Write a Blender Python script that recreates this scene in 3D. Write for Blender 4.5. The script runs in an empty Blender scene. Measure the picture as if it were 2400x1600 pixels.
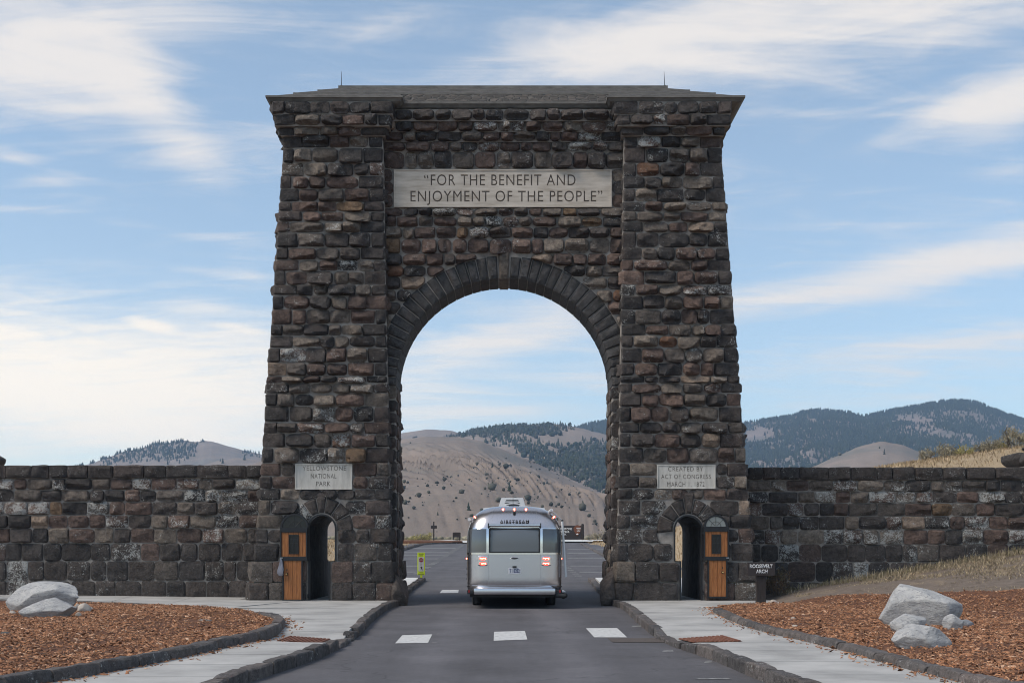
import bpy, bmesh, math, random
import numpy as np
from mathutils import Vector, Matrix, noise
from mathutils.geometry import tessellate_polygon

R = math.radians
scene = bpy.context.scene
COL = scene.collection
F, CU, HV, EYE = 2736.0, 1181.0, 1290.0, 1.55      # photo focal length (px), vanishing point, eye height

# ---------------------------------------------------------------- camera, sky, sun, exposure
cd = bpy.data.cameras.new('camera'); cam = bpy.data.objects.new('camera', cd); COL.objects.link(cam)
cam.location = (0, 0, EYE); cam.rotation_euler = (R(90), 0, 0)
cd.sensor_width = 36; cd.lens = F / 2400 * 36
cd.shift_x = 19 / 2400; cd.shift_y = 490 / 2400
cd.clip_start = 0.1; cd.clip_end = 12000
scene.camera = cam

SUN_AZ, SUN_EL = R(-112), R(46)        # to the left, veiled by thin cloud
world = bpy.data.worlds.new('World'); scene.world = world; world.use_nodes = True
scene.view_settings.view_transform = 'Standard'; scene.view_settings.look = 'None'
scene.view_settings.gamma = 1; scene.view_settings.exposure = 0.5
scene.view_settings.use_curve_mapping = False
scene.cycles.use_denoising = True; scene.cycles.denoiser = 'OPENIMAGEDENOISE'; scene.cycles.denoising_input_passes = 'RGB_ALBEDO_NORMAL'; scene.cycles.denoising_prefilter = 'ACCURATE'
scene.cycles.pixel_filter_type = 'BLACKMAN_HARRIS'; scene.cycles.filter_width = 1.0
scene.cycles.max_bounces = 6; scene.cycles.diffuse_bounces = 3; scene.cycles.transparent_max_bounces = 8
scene.cycles.volume_bounces = 1


def build_world():
    nt = world.node_tree; N = nt.nodes; L = nt.links
    for n in list(N): N.remove(n)
    out = N.new('ShaderNodeOutputWorld'); bg = N.new('ShaderNodeBackground')
    bg.inputs['Strength'].default_value = 0.10
    L.new(bg.outputs[0], out.inputs[0])
    sky = N.new('ShaderNodeTexSky'); sky.sky_type = 'NISHITA'; sky.sun_disc = False
    sky.sun_elevation = SUN_EL; sky.sun_rotation = SUN_AZ
    sky.altitude = 1600; sky.air_density = 1.0; sky.dust_density = 0.6; sky.ozone_density = 2.0
    tc = N.new('ShaderNodeTexCoord')
    sep = N.new('ShaderNodeSeparateXYZ'); L.new(tc.outputs['Generated'], sep.inputs[0])

    def m(op, a, b=None, c=None):
        n = N.new('ShaderNodeMath'); n.operation = op
        for i, v in enumerate((a, b, c)):
            if v is None: continue
            if isinstance(v, (int, float)): n.inputs[i].default_value = v
            else: L.new(v, n.inputs[i])
        return n.outputs[0]
    X, Y, Z = sep.outputs
    az = m('ARCTAN2', X, Y); el = m('ARCSINE', Z)
    zc = m('ADD', m('MAXIMUM', Z, 0.0), 0.10)
    cp = N.new('ShaderNodeCombineXYZ'); L.new(m('DIVIDE', X, zc), cp.inputs[0]); L.new(m('DIVIDE', Y, zc), cp.inputs[1])

    def nz(scale, detail, rough, dist, rot, sc):
        mp = N.new('ShaderNodeMapping'); mp.inputs['Rotation'].default_value = (0, 0, R(rot)); mp.inputs['Scale'].default_value = sc
        L.new(cp.outputs[0], mp.inputs[0])
        n = N.new('ShaderNodeTexNoise'); n.noise_dimensions = '2D'; n.inputs['Scale'].default_value = scale; n.inputs['Detail'].default_value = detail
        n.inputs['Roughness'].default_value = rough; n.inputs['Distortion'].default_value = dist
        L.new(mp.outputs[0], n.inputs['Vector']); return n.outputs['Fac']
    n1 = nz(1.1, 6, 0.62, 0.5, 12, (0.8, 1.5, 1))
    n2 = nz(3.2, 6, 0.68, 0.9, -18, (0.55, 2.2, 1))
    # fine streaks that also hold near the horizon, laid on azimuth / height
    ce = N.new('ShaderNodeCombineXYZ'); L.new(m('MULTIPLY', az, 3.0), ce.inputs[0]); L.new(m('MULTIPLY', el, 16.0), ce.inputs[1])
    n3n = N.new('ShaderNodeTexNoise'); n3n.noise_dimensions = '2D'; n3n.inputs['Scale'].default_value = 2.3; n3n.inputs['Detail'].default_value = 6
    n3n.inputs['Roughness'].default_value = 0.6; n3n.inputs['Distortion'].default_value = 0.5
    L.new(ce.outputs[0], n3n.inputs['Vector']); n3 = n3n.outputs['Fac']

    ae = N.new('ShaderNodeCombineXYZ'); L.new(az, ae.inputs[0]); L.new(el, ae.inputs[1])

    def blob(u, v, a, b, rot, amp):
        a0 = math.atan((u - CU) / F); e0 = math.atan((HV - v) / math.hypot(F, u - CU))
        mp = N.new('ShaderNodeMapping'); mp.vector_type = 'TEXTURE'; mp.inputs['Location'].default_value = (a0, e0, 0)
        mp.inputs['Rotation'].default_value = (0, 0, R(rot)); mp.inputs['Scale'].default_value = (a / F, b / F, 1)
        L.new(ae.outputs[0], mp.inputs[0])
        ln = N.new('ShaderNodeVectorMath'); ln.operation = 'LENGTH'; L.new(mp.outputs[0], ln.inputs[0])
        r_ = N.new('ShaderNodeMapRange'); r_.interpolation_type = 'SMOOTHSTEP'; L.new(ln.outputs['Value'], r_.inputs[0])
        r_.inputs[1].default_value = 0.0; r_.inputs[2].default_value = 1.75; r_.inputs[3].default_value = amp; r_.inputs[4].default_value = 0.0
        return r_.outputs[0]
    blobs = [(60, 90, 330, 150, 8, .62), (470, 20, 300, 60, -4, .30), (400, 300, 210, 62, -48, .40), (180, 200, 260, 90, -30, .25),
             (1850, 70, 560, 85, 5, .58), (1450, 110, 300, 70, 10, .28), (2300, 40, 260, 90, 0, .25), (2350, 250, 130, 62, 12, .78), (2180, 285, 140, 30, 12, .35),
             (170, 870, 700, 130, -4, .80), (120, 1010, 800, 90, 0, .34), (560, 800, 200, 60, 0, .15),
             (2080, 640, 430, 42, 7, .55), (2330, 600, 230, 40, 7, .35), (2000, 850, 480, 55, 2, .36), (2250, 800, 260, 26, 3, .30), (1950, 950, 300, 16, 2, .28),
             (1230, 770, 260, 62, 14, .50), (1060, 830, 150, 40, 5, .30), (1250, 900, 300, 22, 3, .22), (1180, 965, 320, 16, 0, .28),
             (125, 418, 90, 17, 8, .45), (540, 642, 110, 12, -3, .34), (470, 722, 100, 14, 2, .36), (355, 762, 48, 12, -10, .50), (570, 770, 70, 10, -6, .35),
             (20, 365, 90, 14, -8, .34), (500, 555, 90, 14, 0, .18), (1640, 330, 120, 60, 0, .12), (2370, 395, 80, 18, 0, .25)]
    bias = None
    for b in blobs:
        o = blob(*b); bias = o if bias is None else m('ADD', bias, o)
    ns = m('ADD', m('ADD', m('MULTIPLY', m('SUBTRACT', n1, .5), .75), m('MULTIPLY', m('SUBTRACT', n2, .5), .85)), m('MULTIPLY', m('SUBTRACT', n3, .5), .85))
    # thin cloud everywhere, thickened above the view to brighten trailer top and ambient light
    hi = N.new('ShaderNodeMapRange'); hi.interpolation_type = 'SMOOTHSTEP'; L.new(el, hi.inputs[0]); hi.inputs[1].default_value = R(20); hi.inputs[2].default_value = R(45); hi.inputs[3].default_value = .10; hi.inputs[4].default_value = .34
    dens = m('ADD', m('ADD', bias, hi.outputs[0]), ns)
    mr = N.new('ShaderNodeMapRange'); mr.interpolation_type = 'SMOOTHSTEP'
    L.new(dens, mr.inputs[0]); mr.inputs[1].default_value = 0.02; mr.inputs[2].default_value = 1.02
    mr.inputs[3].default_value = 0.0; mr.inputs[4].default_value = 0.95
    mask = mr.outputs[0]
    # whitish air near the horizon
    hz = m('MULTIPLY', m('EXPONENT', m('MULTIPLY', m('MAXIMUM', el, 0.0), -7.5)), .62)
    sd = (math.sin(SUN_AZ) * math.cos(SUN_EL), math.cos(SUN_AZ) * math.cos(SUN_EL), math.sin(SUN_EL))
    dot = m('ADD', m('ADD', m('MULTIPLY', X, sd[0]), m('MULTIPLY', Y, sd[1])), m('MULTIPLY', Z, sd[2]))
    glow = m('POWER', m('MAXIMUM', dot, 0.0), 5.0)

    def mix(fac, a, b):
        n = N.new('ShaderNodeMix'); n.data_type = 'RGBA'; n.clamp_factor = True
        for i, v in ((0, fac), (6, a), (7, b)):
            if isinstance(v, (float, int)): n.inputs[i].default_value = v
            elif isinstance(v, tuple): n.inputs[i].default_value = v
            else: L.new(v, n.inputs[i])
        return n.outputs[2]
    gain = N.new('ShaderNodeMix'); gain.data_type = 'RGBA'; gain.blend_type = 'MULTIPLY'; gain.inputs[0].default_value = 1
    L.new(sky.outputs[0], gain.inputs[6]); gain.inputs[7].default_value = SKY_GAIN
    lowl = blob(60, 980, 900, 330, 0, 1.0)
    air = mix(lowl, (3.5, 3.9, 3.95, 1), (7.8, 6.8, 5.2, 1))
    base = mix(.20, gain.outputs[2], (4.2, 4.8, 5.3, 1))
    base = mix(hz, base, air)
    ccol = mix(lowl, (6.6, 6.2, 5.85, 1), (9.3, 8.3, 6.9, 1))
    fin = mix(mask, base, ccol)
    L.new(fin, bg.inputs['Color'])


SKY_GAIN = (1.55, 1.52, 1.34, 1)
build_world()
sl = bpy.data.lights.new('sun', 'SUN'); sun = bpy.data.objects.new('sun', sl); COL.objects.link(sun)
sl.energy = 2.3; sl.angle = R(28); sl.color = (1.0, 0.90, 0.78)
_d = Vector((math.sin(SUN_AZ) * math.cos(SUN_EL), math.cos(SUN_AZ) * math.cos(SUN_EL), math.sin(SUN_EL)))
sun.rotation_euler = _d.to_track_quat('Z', 'Y').to_euler(); sun.location = (-40, 20, 40)

# ---------------------------------------------------------------- helpers
ORG = {}


def P(u, v, Y): return Vector(((u - CU) * Y / F, Y, EYE - (v - HV) * Y / F))


def link(o, parent=None):
    COL.objects.link(o)
    if parent is not None:
        o.parent = parent
        org = ORG.get(parent.name)
        if org is not None: o.matrix_parent_inverse = Matrix.Translation(-org)
    return o


def tag(o, label=None, cat=None, group=None, kind=None):
    if label: o['label'] = label
    if cat: o['category'] = cat
    if group: o['group'] = group
    if kind: o['kind'] = kind
    return o


def thing(name, loc, label, cat, group=None):
    o = bpy.data.objects.new(name, None); COL.objects.link(o); o.location = loc; o.empty_display_size = .3
    ORG[o.name] = Vector(loc)
    return tag(o, label, cat, group)


def mesh_np(name, V, Fq, smooth=False):
    """fast mesh from arrays; Fq (M,3) or (M,4)"""
    V = np.asarray(V, dtype=np.float32); Fq = np.asarray(Fq, dtype=np.int32); k = Fq.shape[1]
    me = bpy.data.meshes.new(name)
    me.vertices.add(len(V)); me.vertices.foreach_set('co', V.ravel())
    me.loops.add(Fq.size); me.loops.foreach_set('vertex_index', Fq.ravel())
    me.polygons.add(len(Fq)); me.polygons.foreach_set('loop_start', np.arange(0, Fq.size, k, dtype=np.int32))
    me.polygons.foreach_set('loop_total', np.full(len(Fq), k, dtype=np.int32))
    if smooth: me.polygons.foreach_set('use_smooth', np.ones(len(Fq), dtype=bool))
    me.update(calc_edges=True); me.validate()
    return me


def color_attr(me, cols):
    a = me.attributes.new('tint', 'FLOAT_COLOR', 'POINT')
    c = np.ones((len(me.vertices), 4), dtype=np.float32); c[:] = cols
    a.data.foreach_set('color', c.ravel())


def obj(name, me, mat=None, parent=None, loc=None, rotz=0.0):
    o = bpy.data.objects.new(name, me)
    if mat is not None and not me.materials: me.materials.append(mat)
    if loc is not None: o.location = loc
    if rotz: o.rotation_euler = (0, 0, rotz)
    return link(o, parent)


class MB:
    def __init__(s): s.v = []; s.f = []

    def add(s, vs, fs):
        n = len(s.v); s.v += [tuple(v) for v in vs]; s.f += [tuple(i + n for i in f) for f in fs]; return s

    def box(s, x0, x1, y0, y1, z0, z1):
        return s.add([(x0, y0, z0), (x1, y0, z0), (x1, y1, z0), (x0, y1, z0), (x0, y0, z1), (x1, y0, z1), (x1, y1, z1), (x0, y1, z1)],
                     [(0, 3, 2, 1), (4, 5, 6, 7), (0, 1, 5, 4), (1, 2, 6, 5), (2, 3, 7, 6), (3, 0, 4, 7)])

    def tube(s, a, b, r0, r1=None, n=10, cap=True):
        a = Vector(a); b = Vector(b); r1 = r0 if r1 is None else r1
        d = (b - a).normalized(); q = d.orthogonal().normalized(); w = d.cross(q)
        vs = []
        for c, r in ((a, r0), (b, r1)):
            for i in range(n):
                t = 2 * math.pi * i / n; vs.append(c + (q * math.cos(t) + w * math.sin(t)) * r)
        fs = [(i, (i + 1) % n, n + (i + 1) % n, n + i) for i in range(n)]
        if cap: fs += [tuple(range(n))[::-1], tuple(range(n, 2 * n))]
        return s.add(vs, fs)

    def prism(s, poly, y0, y1):
        """poly in (x,z), counter-clockwise seen from -y; extruded along y"""
        n = len(poly)
        vs = [(x, y0, z) for x, z in poly] + [(x, y1, z) for x, z in poly]
        fs = [tuple(range(n)), tuple(range(2 * n - 1, n - 1, -1))]
        fs += [(i, n + i, n + (i + 1) % n, (i + 1) % n) for i in range(n)]
        return s.add(vs, fs)

    def ball(s, c, r, nu=12, nv=8, sq=(1, 1, 1)):
        vs = []; fs = []
        for j in range(nv + 1):
            ph = math.pi * j / nv
            for i in range(nu):
                t = 2 * math.pi * i / nu
                vs.append((c[0] + r * sq[0] * math.sin(ph) * math.cos(t), c[1] + r * sq[1] * math.sin(ph) * math.sin(t), c[2] + r * sq[2] * math.cos(ph)))
        for j in range(nv):
            for i in range(nu):
                fs.append((j * nu + i, (j + 1) * nu + i, (j + 1) * nu + (i + 1) % nu, j * nu + (i + 1) % nu))
        return s.add(vs, fs)

    def mesh(s, name, smooth=False, bevel=0.0):
        me = bpy.data.meshes.new(name); me.from_pydata(s.v, [], s.f); me.update()
        bm = bmesh.new(); bm.from_mesh(me)
        bmesh.ops.remove_doubles(bm, verts=bm.verts, dist=1e-5)
        bmesh.ops.recalc_face_normals(bm, faces=bm.faces)
        if bevel > 0:
            ed = [e for e in bm.edges if len(e.link_faces) == 2 and e.calc_face_angle(0) > .6]
            bmesh.ops.bevel(bm, geom=ed, offset=bevel, segments=2, affect='EDGES', profile=.6)
        bm.to_mesh(me); bm.free()
        if smooth:
            for p in me.polygons: p.use_smooth = True
            me.set_sharp_from_angle(angle=R(38))
        return me

    def build(s, name, mat, parent=None, smooth=False, bevel=0.0):
        return obj(name, s.mesh(name, smooth, bevel), mat, parent)


# ---------------------------------------------------------------- materials
def new_mat(name):
    m = bpy.data.materials.new(name); m.use_nodes = True
    nt = m.node_tree; b = nt.nodes['Principled BSDF']
    return m, nt, nt.nodes, nt.links, b


def simple(name, col, rough=.6, metal=0.0, emit=None, estr=0.0, spec=.5):
    m, nt, N, L, b = new_mat(name)
    b.inputs['Base Color'].default_value = (*col, 1); b.inputs['Roughness'].default_value = rough
    b.inputs['Metallic'].default_value = metal; b.inputs['Specular IOR Level'].default_value = spec
    if emit:
        b.inputs['Emission Color'].default_value = (*emit, 1); b.inputs['Emission Strength'].default_value = estr
    return m


def noise_mat(name, cols, scale=3.0, detail=6, rough=.85, bump=.3, bscale=None, stretch=(1, 1, 1), coord='P', spec=.3, bdist=.02, pos=None, distort=0.0):
    """colour ramp over world-space noise with a matching bump"""
    m, nt, N, L, b = new_mat(name)
    if coord == 'P':
        g = N.new('ShaderNodeNewGeometry'); src = g.outputs['Position']
    else:
        g = N.new('ShaderNodeTexCoord'); src = g.outputs['Object']
    mp = N.new('ShaderNodeMapping'); mp.inputs['Scale'].default_value = stretch; L.new(src, mp.inputs[0])
    n = N.new('ShaderNodeTexNoise'); n.inputs['Scale'].default_value = scale; n.inputs['Detail'].default_value = detail
    n.inputs['Roughness'].default_value = .62; n.inputs['Distortion'].default_value = distort
    L.new(mp.outputs[0], n.inputs['Vector'])
    r = N.new('ShaderNodeValToRGB'); e = r.color_ramp.elements
    k = len(cols)
    pos = pos or [.28 + .44 * i / (k - 1) for i in range(k)]
    e[0].position = pos[0]; e[0].color = (*cols[0], 1); e[1].position = pos[-1]; e[1].color = (*cols[-1], 1)
    for i in range(1, k - 1):
        x = e.new(pos[i]); x.color = (*cols[i], 1)
    L.new(n.outputs['Fac'], r.inputs[0]); L.new(r.outputs[0], b.inputs['Base Color'])
    b.inputs['Roughness'].default_value = rough; b.inputs['Specular IOR Level'].default_value = spec
    if bump:
        n2 = N.new('ShaderNodeTexNoise'); n2.inputs['Scale'].default_value = bscale or scale * 6; n2.inputs['Detail'].default_value = 5
        L.new(mp.outputs[0], n2.inputs['Vector'])
        bp = N.new('ShaderNodeBump'); bp.inputs['Strength'].default_value = bump; bp.inputs['Distance'].default_value = bdist
        L.new(n2.outputs['Fac'], bp.inputs['Height']); L.new(bp.outputs[0], b.inputs['Normal'])
    return m


def stone_material():
    m, nt, N, L, b = new_mat('basalt')
    g = N.new('ShaderNodeNewGeometry'); pos = g.outputs['Position']
    at = N.new('ShaderNodeAttribute'); at.attribute_name = 'tint'

    def nz(scale, detail=6, rough=.6, dist=0.0):
        n = N.new('ShaderNodeTexNoise'); n.inputs['Scale'].default_value = scale; n.inputs['Detail'].default_value = detail
        n.inputs['Roughness'].default_value = rough; n.inputs['Distortion'].default_value = dist
        L.new(pos, n.inputs['Vector']); return n.outputs['Fac']

    def rng(x, a, bb, c, d):
        n = N.new('ShaderNodeMapRange'); L.new(x, n.inputs[0])
        for i, v in enumerate((a, bb, c, d)): n.inputs[i + 1].default_value = v
        return n.outputs[0]

    def mix(fac, a, bb, bt='MIX'):
        n = N.new('ShaderNodeMix'); n.data_type = 'RGBA'; n.blend_type = bt
        for i, v in ((0, fac), (6, a), (7, bb)):
            if isinstance(v, (float, int)): n.inputs[i].default_value = v
            elif isinstance(v, tuple): n.inputs[i].default_value = v
            else: L.new(v, n.inputs[i])
        return n.outputs[2]
    val = rng(nz(8, 10, .78), .3, .7, .30, 1.85)
    cmb = N.new('ShaderNodeCombineColor')
    for i in range(3): L.new(val, cmb.inputs[i])
    c = mix(1.0, at.outputs['Color'], cmb.outputs[0], 'MULTIPLY')
    c = mix(rng(nz(2.2, 5, .6, .8), .55, .75, 0, .55), c, (.075, .047, .036, 1))          # rusty bloom
    c = mix(rng(nz(70, 2, .5), .60, .72, 0, .40), c, (.16, .145, .13, 1))                  # crystals
    c = mix(rng(nz(45, 3, .5), .28, .40, .65, 0), c, (.012, .011, .012, 1))                # pits
    # pale crustose lichen where the stone carries it (alpha of the tint)
    li = N.new('ShaderNodeMath'); li.operation = 'ADD'; cl_ = N.new('ShaderNodeMath'); cl_.operation = 'MULTIPLY_ADD'; L.new(nz(4.5, 3, .5, .4), cl_.inputs[0]); cl_.inputs[1].default_value = .55; cl_.inputs[2].default_value = -.275
    c2_ = N.new('ShaderNodeMath'); c2_.operation = 'ADD'; L.new(nz(26, 6, .7, .6), c2_.inputs[0]); L.new(cl_.outputs[0], c2_.inputs[1]); L.new(c2_.outputs[0], li.inputs[0])
    la = N.new('ShaderNodeMath'); la.operation = 'MULTIPLY'; L.new(at.outputs['Alpha'], la.inputs[0]); la.inputs[1].default_value = .165
    L.new(la.outputs[0], li.inputs[1])
    c = mix(rng(li.outputs[0], .62, .70, 0, .9), c, (.42, .42, .40, 1))
    L.new(c, b.inputs['Base Color'])
    b.inputs['Roughness'].default_value = .82; b.inputs['Specular IOR Level'].default_value = .35
    mu = N.new('ShaderNodeMath'); mu.operation = 'ADD'; L.new(nz(16, 7, .68), mu.inputs[0])
    m2 = N.new('ShaderNodeMath'); m2.operation = 'MULTIPLY'; L.new(nz(60, 4, .6), m2.inputs[0]); m2.inputs[1].default_value = .35
    L.new(m2.outputs[0], mu.inputs[1])
    bp = N.new('ShaderNodeBump'); bp.inputs['Strength'].default_value = .9; bp.inputs['Distance'].default_value = .07
    L.new(mu.outputs[0], bp.inputs['Height']); L.new(bp.outputs[0], b.inputs['Normal'])
    return m


def tint_mat(name, rough=.8, noise_amt=.35, scale=20.0, spec=.3):
    m, nt, N, L, b = new_mat(name)
    at = N.new('ShaderNodeAttribute'); at.attribute_name = 'tint'
    g = N.new('ShaderNodeNewGeometry'); n = N.new('ShaderNodeTexNoise'); n.inputs['Scale'].default_value = scale
    L.new(g.outputs['Position'], n.inputs['Vector'])
    mr = N.new('ShaderNodeMapRange'); L.new(n.outputs['Fac'], mr.inputs[0]); mr.inputs[1].default_value = .3; mr.inputs[2].default_value = .7
    mr.inputs[3].default_value = 1 - noise_amt; mr.inputs[4].default_value = 1 + noise_amt
    vm = N.new('ShaderNodeVectorMath'); vm.operation = 'SCALE'; L.new(at.outputs['Color'], vm.inputs[0]); L.new(mr.outputs[0], vm.inputs['Scale'])
    L.new(vm.outputs[0], b.inputs['Base Color']); b.inputs['Roughness'].default_value = rough; b.inputs['Specular IOR Level'].default_value = spec
    return m


STONE = stone_material()
MORTAR = noise_mat('mortar', [(.16, .143, .128), (.27, .243, .218), (.37, .334, .30)], 4, 7, .92, .5, 40, bdist=.015)
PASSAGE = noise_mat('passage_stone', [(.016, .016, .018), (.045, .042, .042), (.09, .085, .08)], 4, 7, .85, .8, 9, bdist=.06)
CONCRETE = noise_mat('sidewalk_concrete', [(.24, .237, .23), (.36, .354, .343), (.46, .45, .434)], .9, 12, .85, .25, 60, bdist=.006)
CASTCON = noise_mat('cast_concrete', [(.10, .094, .086), (.16, .15, .138), (.22, .208, .19)], 3, 8, .85, .3, 25, stretch=(1, 1, 3), bdist=.01)
PLAQUE = noise_mat('plaque_concrete', [(.38, .325, .265), (.53, .465, .395), (.63, .56, .485)], 1.4, 9, .85, .3, 24, stretch=(1, 1, 6), bdist=.01)
PLAQUE2 = noise_mat('pale_plaque', [(.37, .35, .315), (.52, .495, .45), (.59, .565, .52)], 1.6, 9, .85, .2, 24, stretch=(5, 1, 1), bdist=.008)
PLAQUE_SHADE = noise_mat('lettering_shade', [(.12, .10, .085), (.19, .162, .138)], 6, 5, .9, .2)  # shadow inside the cut letters, put into the colour of their bed
ASPHALT = noise_mat('asphalt', [(.058, .056, .060), (.082, .079, .084), (.108, .104, .108)], .55, 10, .88, .45, 90, bdist=.008, spec=.25)
PAINT = noise_mat('road_paint', [(.10, .098, .10), (.40, .40, .40), (.52, .52, .51), (.58, .58, .57)], 11, 12, .7, .3, 60, pos=[.29, .37, .5, .7], bdist=.004)
WORNPAINT = noise_mat('worn_road_paint', [(.09, .088, .09), (.17, .17, .17), (.32, .32, .32)], 9, 8, .8, .2, 60, bdist=.004)
GROUND = noise_mat('dry_ground', [(.10, .08, .066), (.17, .135, .10), (.27, .205, .135)], .55, 10, .95, .6, 14, bdist=.05)
HILLGRASS = None
MULCHBASE = noise_mat('mulch_bed', [(.045, .022, .014), (.13, .058, .032), (.24, .115, .065)], 22, 5, .95, .9, 45, bdist=.03)
CHIP = tint_mat('bark_chip', .85, .25, 60)
GRASSM = tint_mat('dry_grass', .8, .3, 8)
LEAF = tint_mat('leafage', .75, .3, 12)
# ---------------------------------------------------------------- rough stones
_TOPO = {}


def stone_topo(nx, nz, rows):
    k = (nx, nz, rows)
    if k in _TOPO: return _TOPO[k]
    idx = lambda i, j: j * nx + i
    f = [(idx(i, j), idx(i + 1, j), idx(i + 1, j + 1), idx(i, j + 1)) for j in range(nz - 1) for i in range(nx - 1)]
    ring = [idx(i, 0) for i in range(nx)] + [idx(nx - 1, j) for j in range(1, nz)] + [idx(i, nz - 1) for i in range(nx - 2, -1, -1)] + [idx(0, j) for j in range(nz - 2, 0, -1)]
    n = len(ring); base = nx * nz; prev = ring
    for r in range(rows):
        cur = [base + r * n + i for i in range(n)]
        f += [(prev[(i + 1) % n], prev[i], cur[i], cur[(i + 1) % n]) for i in range(n)]
        prev = cur
    _TOPO[k] = (np.array(f, dtype=np.int32), np.array(ring))
    return _TOPO[k]


def stone_verts(w, h, p, rng, emb=.10, rows=1, nx=9, nz=7, flat=.0, rough=.020, corner=.05, sag=.25, edge_pow=6, jit=.018, side_rough=0.0):
    """rock-faced block centred on the wall plane y=0, face towards -y"""
    tu = np.sin(np.linspace(-1, 1, nx) * math.pi / 2) * .45 + np.linspace(-1, 1, nx) * .55
    tv = np.sin(np.linspace(-1, 1, nz) * math.pi / 2) * .45 + np.linspace(-1, 1, nz) * .55
    U, Vv = np.meshgrid(tu, tv); U = U.ravel(); Vv = Vv.ravel()
    cx = min(corner / w * 2, .35); cz = min(corner / h * 2, .35)
    x = U * w / 2 * (1 - cx * np.abs(Vv) ** 9); z = Vv * h / 2 * (1 - cz * np.abs(U) ** 9)
    jx = [rng.uniform(-jit, jit) for _ in range(4)]; jz = [rng.uniform(-jit, jit) for _ in range(4)]
    a = (U + 1) / 2; b = (Vv + 1) / 2
    for q, wgt in enumerate(((1 - a) * (1 - b), a * (1 - b), a * b, (1 - a) * b)):
        x = x + jx[q] * wgt; z = z + jz[q] * wgt
    edge = np.sqrt(np.clip((1 - np.abs(U) ** edge_pow) * (1 - np.abs(Vv) ** edge_pow), 0, 1))
    u0, v0 = rng.uniform(-.6, .6), rng.uniform(-.75, .35)
    at, ab = rng.uniform(.15, .55), rng.uniform(.5, 1.5); ar, al = (rng.choice([.05, .15, .3, .7, 1.1]) * rng.uniform(.7, 1.2) for _ in range(2))
    tw_ = rng.uniform(-.28, .28); U_, V_ = U + tw_ * Vv, Vv - tw_ * U
    fac = 1 - np.maximum.reduce([at * (V_ - v0), ab * (v0 - V_), ar * (U_ - u0), al * (u0 - U_)]) * (1 - flat)
    for _ in range(2):
        ang = rng.uniform(0, 6.28); cut = rng.uniform(.25, 1.0)
        fac = np.minimum(fac, 1 - np.maximum(0, (U * math.cos(ang) + Vv * math.sin(ang) - cut)) * rng.uniform(.6, 1.6) * (1 - flat * .6))
    fac = np.clip(fac, .2, 1)
    so = Vector((rng.uniform(-99, 99), rng.uniform(-99, 99), rng.uniform(-99, 99)))
    nn = np.array([noise.noise(so + Vector((xx * 3.2, zz * 4.5, 0))) + .6 * noise.noise(so + Vector((xx * 9, zz * 12, 7))) + .35 * noise.noise(so + Vector((xx * 20, zz * 24, 2))) for xx, zz in zip(x, z)])
    H = (p * fac * (1 + .20 * nn) + rough * nn) * (.36 + .64 * edge) + .004
    H = np.maximum(H, .030 + .012 * nn) - INSET
    y = -H
    z = z - sag * np.maximum(H, 0) * (.35 + .65 * edge)
    Fq, ring = stone_topo(nx, nz, rows)
    V = [np.stack([x, y, z], 1)]
    rx, rz = x[ring], z[ring]
    for r in range(rows):
        t = (r + 1) / rows
        s = 1 - .015 * t
        ox = rx * s; oz = rz * s
        if side_rough:
            bul = side_rough * math.sin(math.pi * min(t * .8 + .1, 1))
            nr = np.array([noise.noise(so + Vector((xx * 3, t * 4, zz * 5))) for xx, zz in zip(rx, rz)])
            ox = ox + np.sign(rx) * (bul * (.75 + .9 * nr)) * (np.abs(rx) > w * .42)
        V.append(np.stack([ox, np.full(len(rx), -.0 + INSET + emb * t), oz], 1))
    return np.concatenate(V), Fq


INSET = .008
DARK = [(.044, .042, .042), (.050, .046, .045), (.037, .036, .037), (.056, .051, .049)]
BROWN = [(.088, .065, .057), (.100, .073, .063), (.074, .057, .051), (.082, .062, .055), (.112, .083, .071)]
GREY = [(.104, .093, .083), (.124, .111, .097), (.086, .079, .073), (.142, .127, .110)]
RUST = [(.115, .068, .045), (.12, .085, .055)]
TAN = [(.19, .155, .125)]


def tint(rng, zone='mix'):
    if zone == 'dark': c = rng.choice(DARK + DARK + [(.060, .052, .050)])
    elif zone == 'low': c = rng.choice(DARK * 3 + BROWN[2:4] + GREY[2:3])
    else:
        r = rng.random()
        c = rng.choice(DARK) if r < .22 else rng.choice(BROWN) if r < .62 else rng.choice(GREY) if r < .97 else rng.choice(RUST) if r < .993 else rng.choice(TAN)
    k = rng.uniform(.82, 1.2)
    return tuple(v * k * STONE_GAIN * w_ for v, w_ in zip(c, (1.09, 1.0, .94)))


STONE_GAIN = 1.06


class Joined:
    def __init__(s): s.V = []; s.F = []; s.C = []; s.n = 0

    def add(s, V, Fq, col):
        s.V.append(V); s.F.append(Fq + s.n); s.C.append(np.tile(np.array(col, dtype=np.float32), (len(V), 1))); s.n += len(V)

    def build(s, name, mat, parent=None, smooth=True):
        me = mesh_np(name, np.concatenate(s.V), np.concatenate(s.F), smooth)
        color_attr(me, np.concatenate(s.C))
        if smooth: me.set_sharp_from_angle(angle=R(24))
        return obj(name, me, mat, parent)


def rotv(V, a):
    c, s = math.cos(a), math.sin(a)
    return np.stack([V[:, 0] * c - V[:, 1] * s, V[:, 0] * s + V[:, 1] * c, V[:, 2]], 1)


def stone_obj(name, parent, V, Fq, loc, col, lichen=0.0, rotz=0.0, joined=None):
    if joined is not None:
        joined.add(rotv(V, rotz) + np.array(loc), Fq, (*col, lichen)); return None
    me = mesh_np(name, V, Fq, True); color_attr(me, (*col, lichen)); me.set_sharp_from_angle(angle=R(24))
    return obj(name, me, STONE, parent, loc, rotz)


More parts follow.
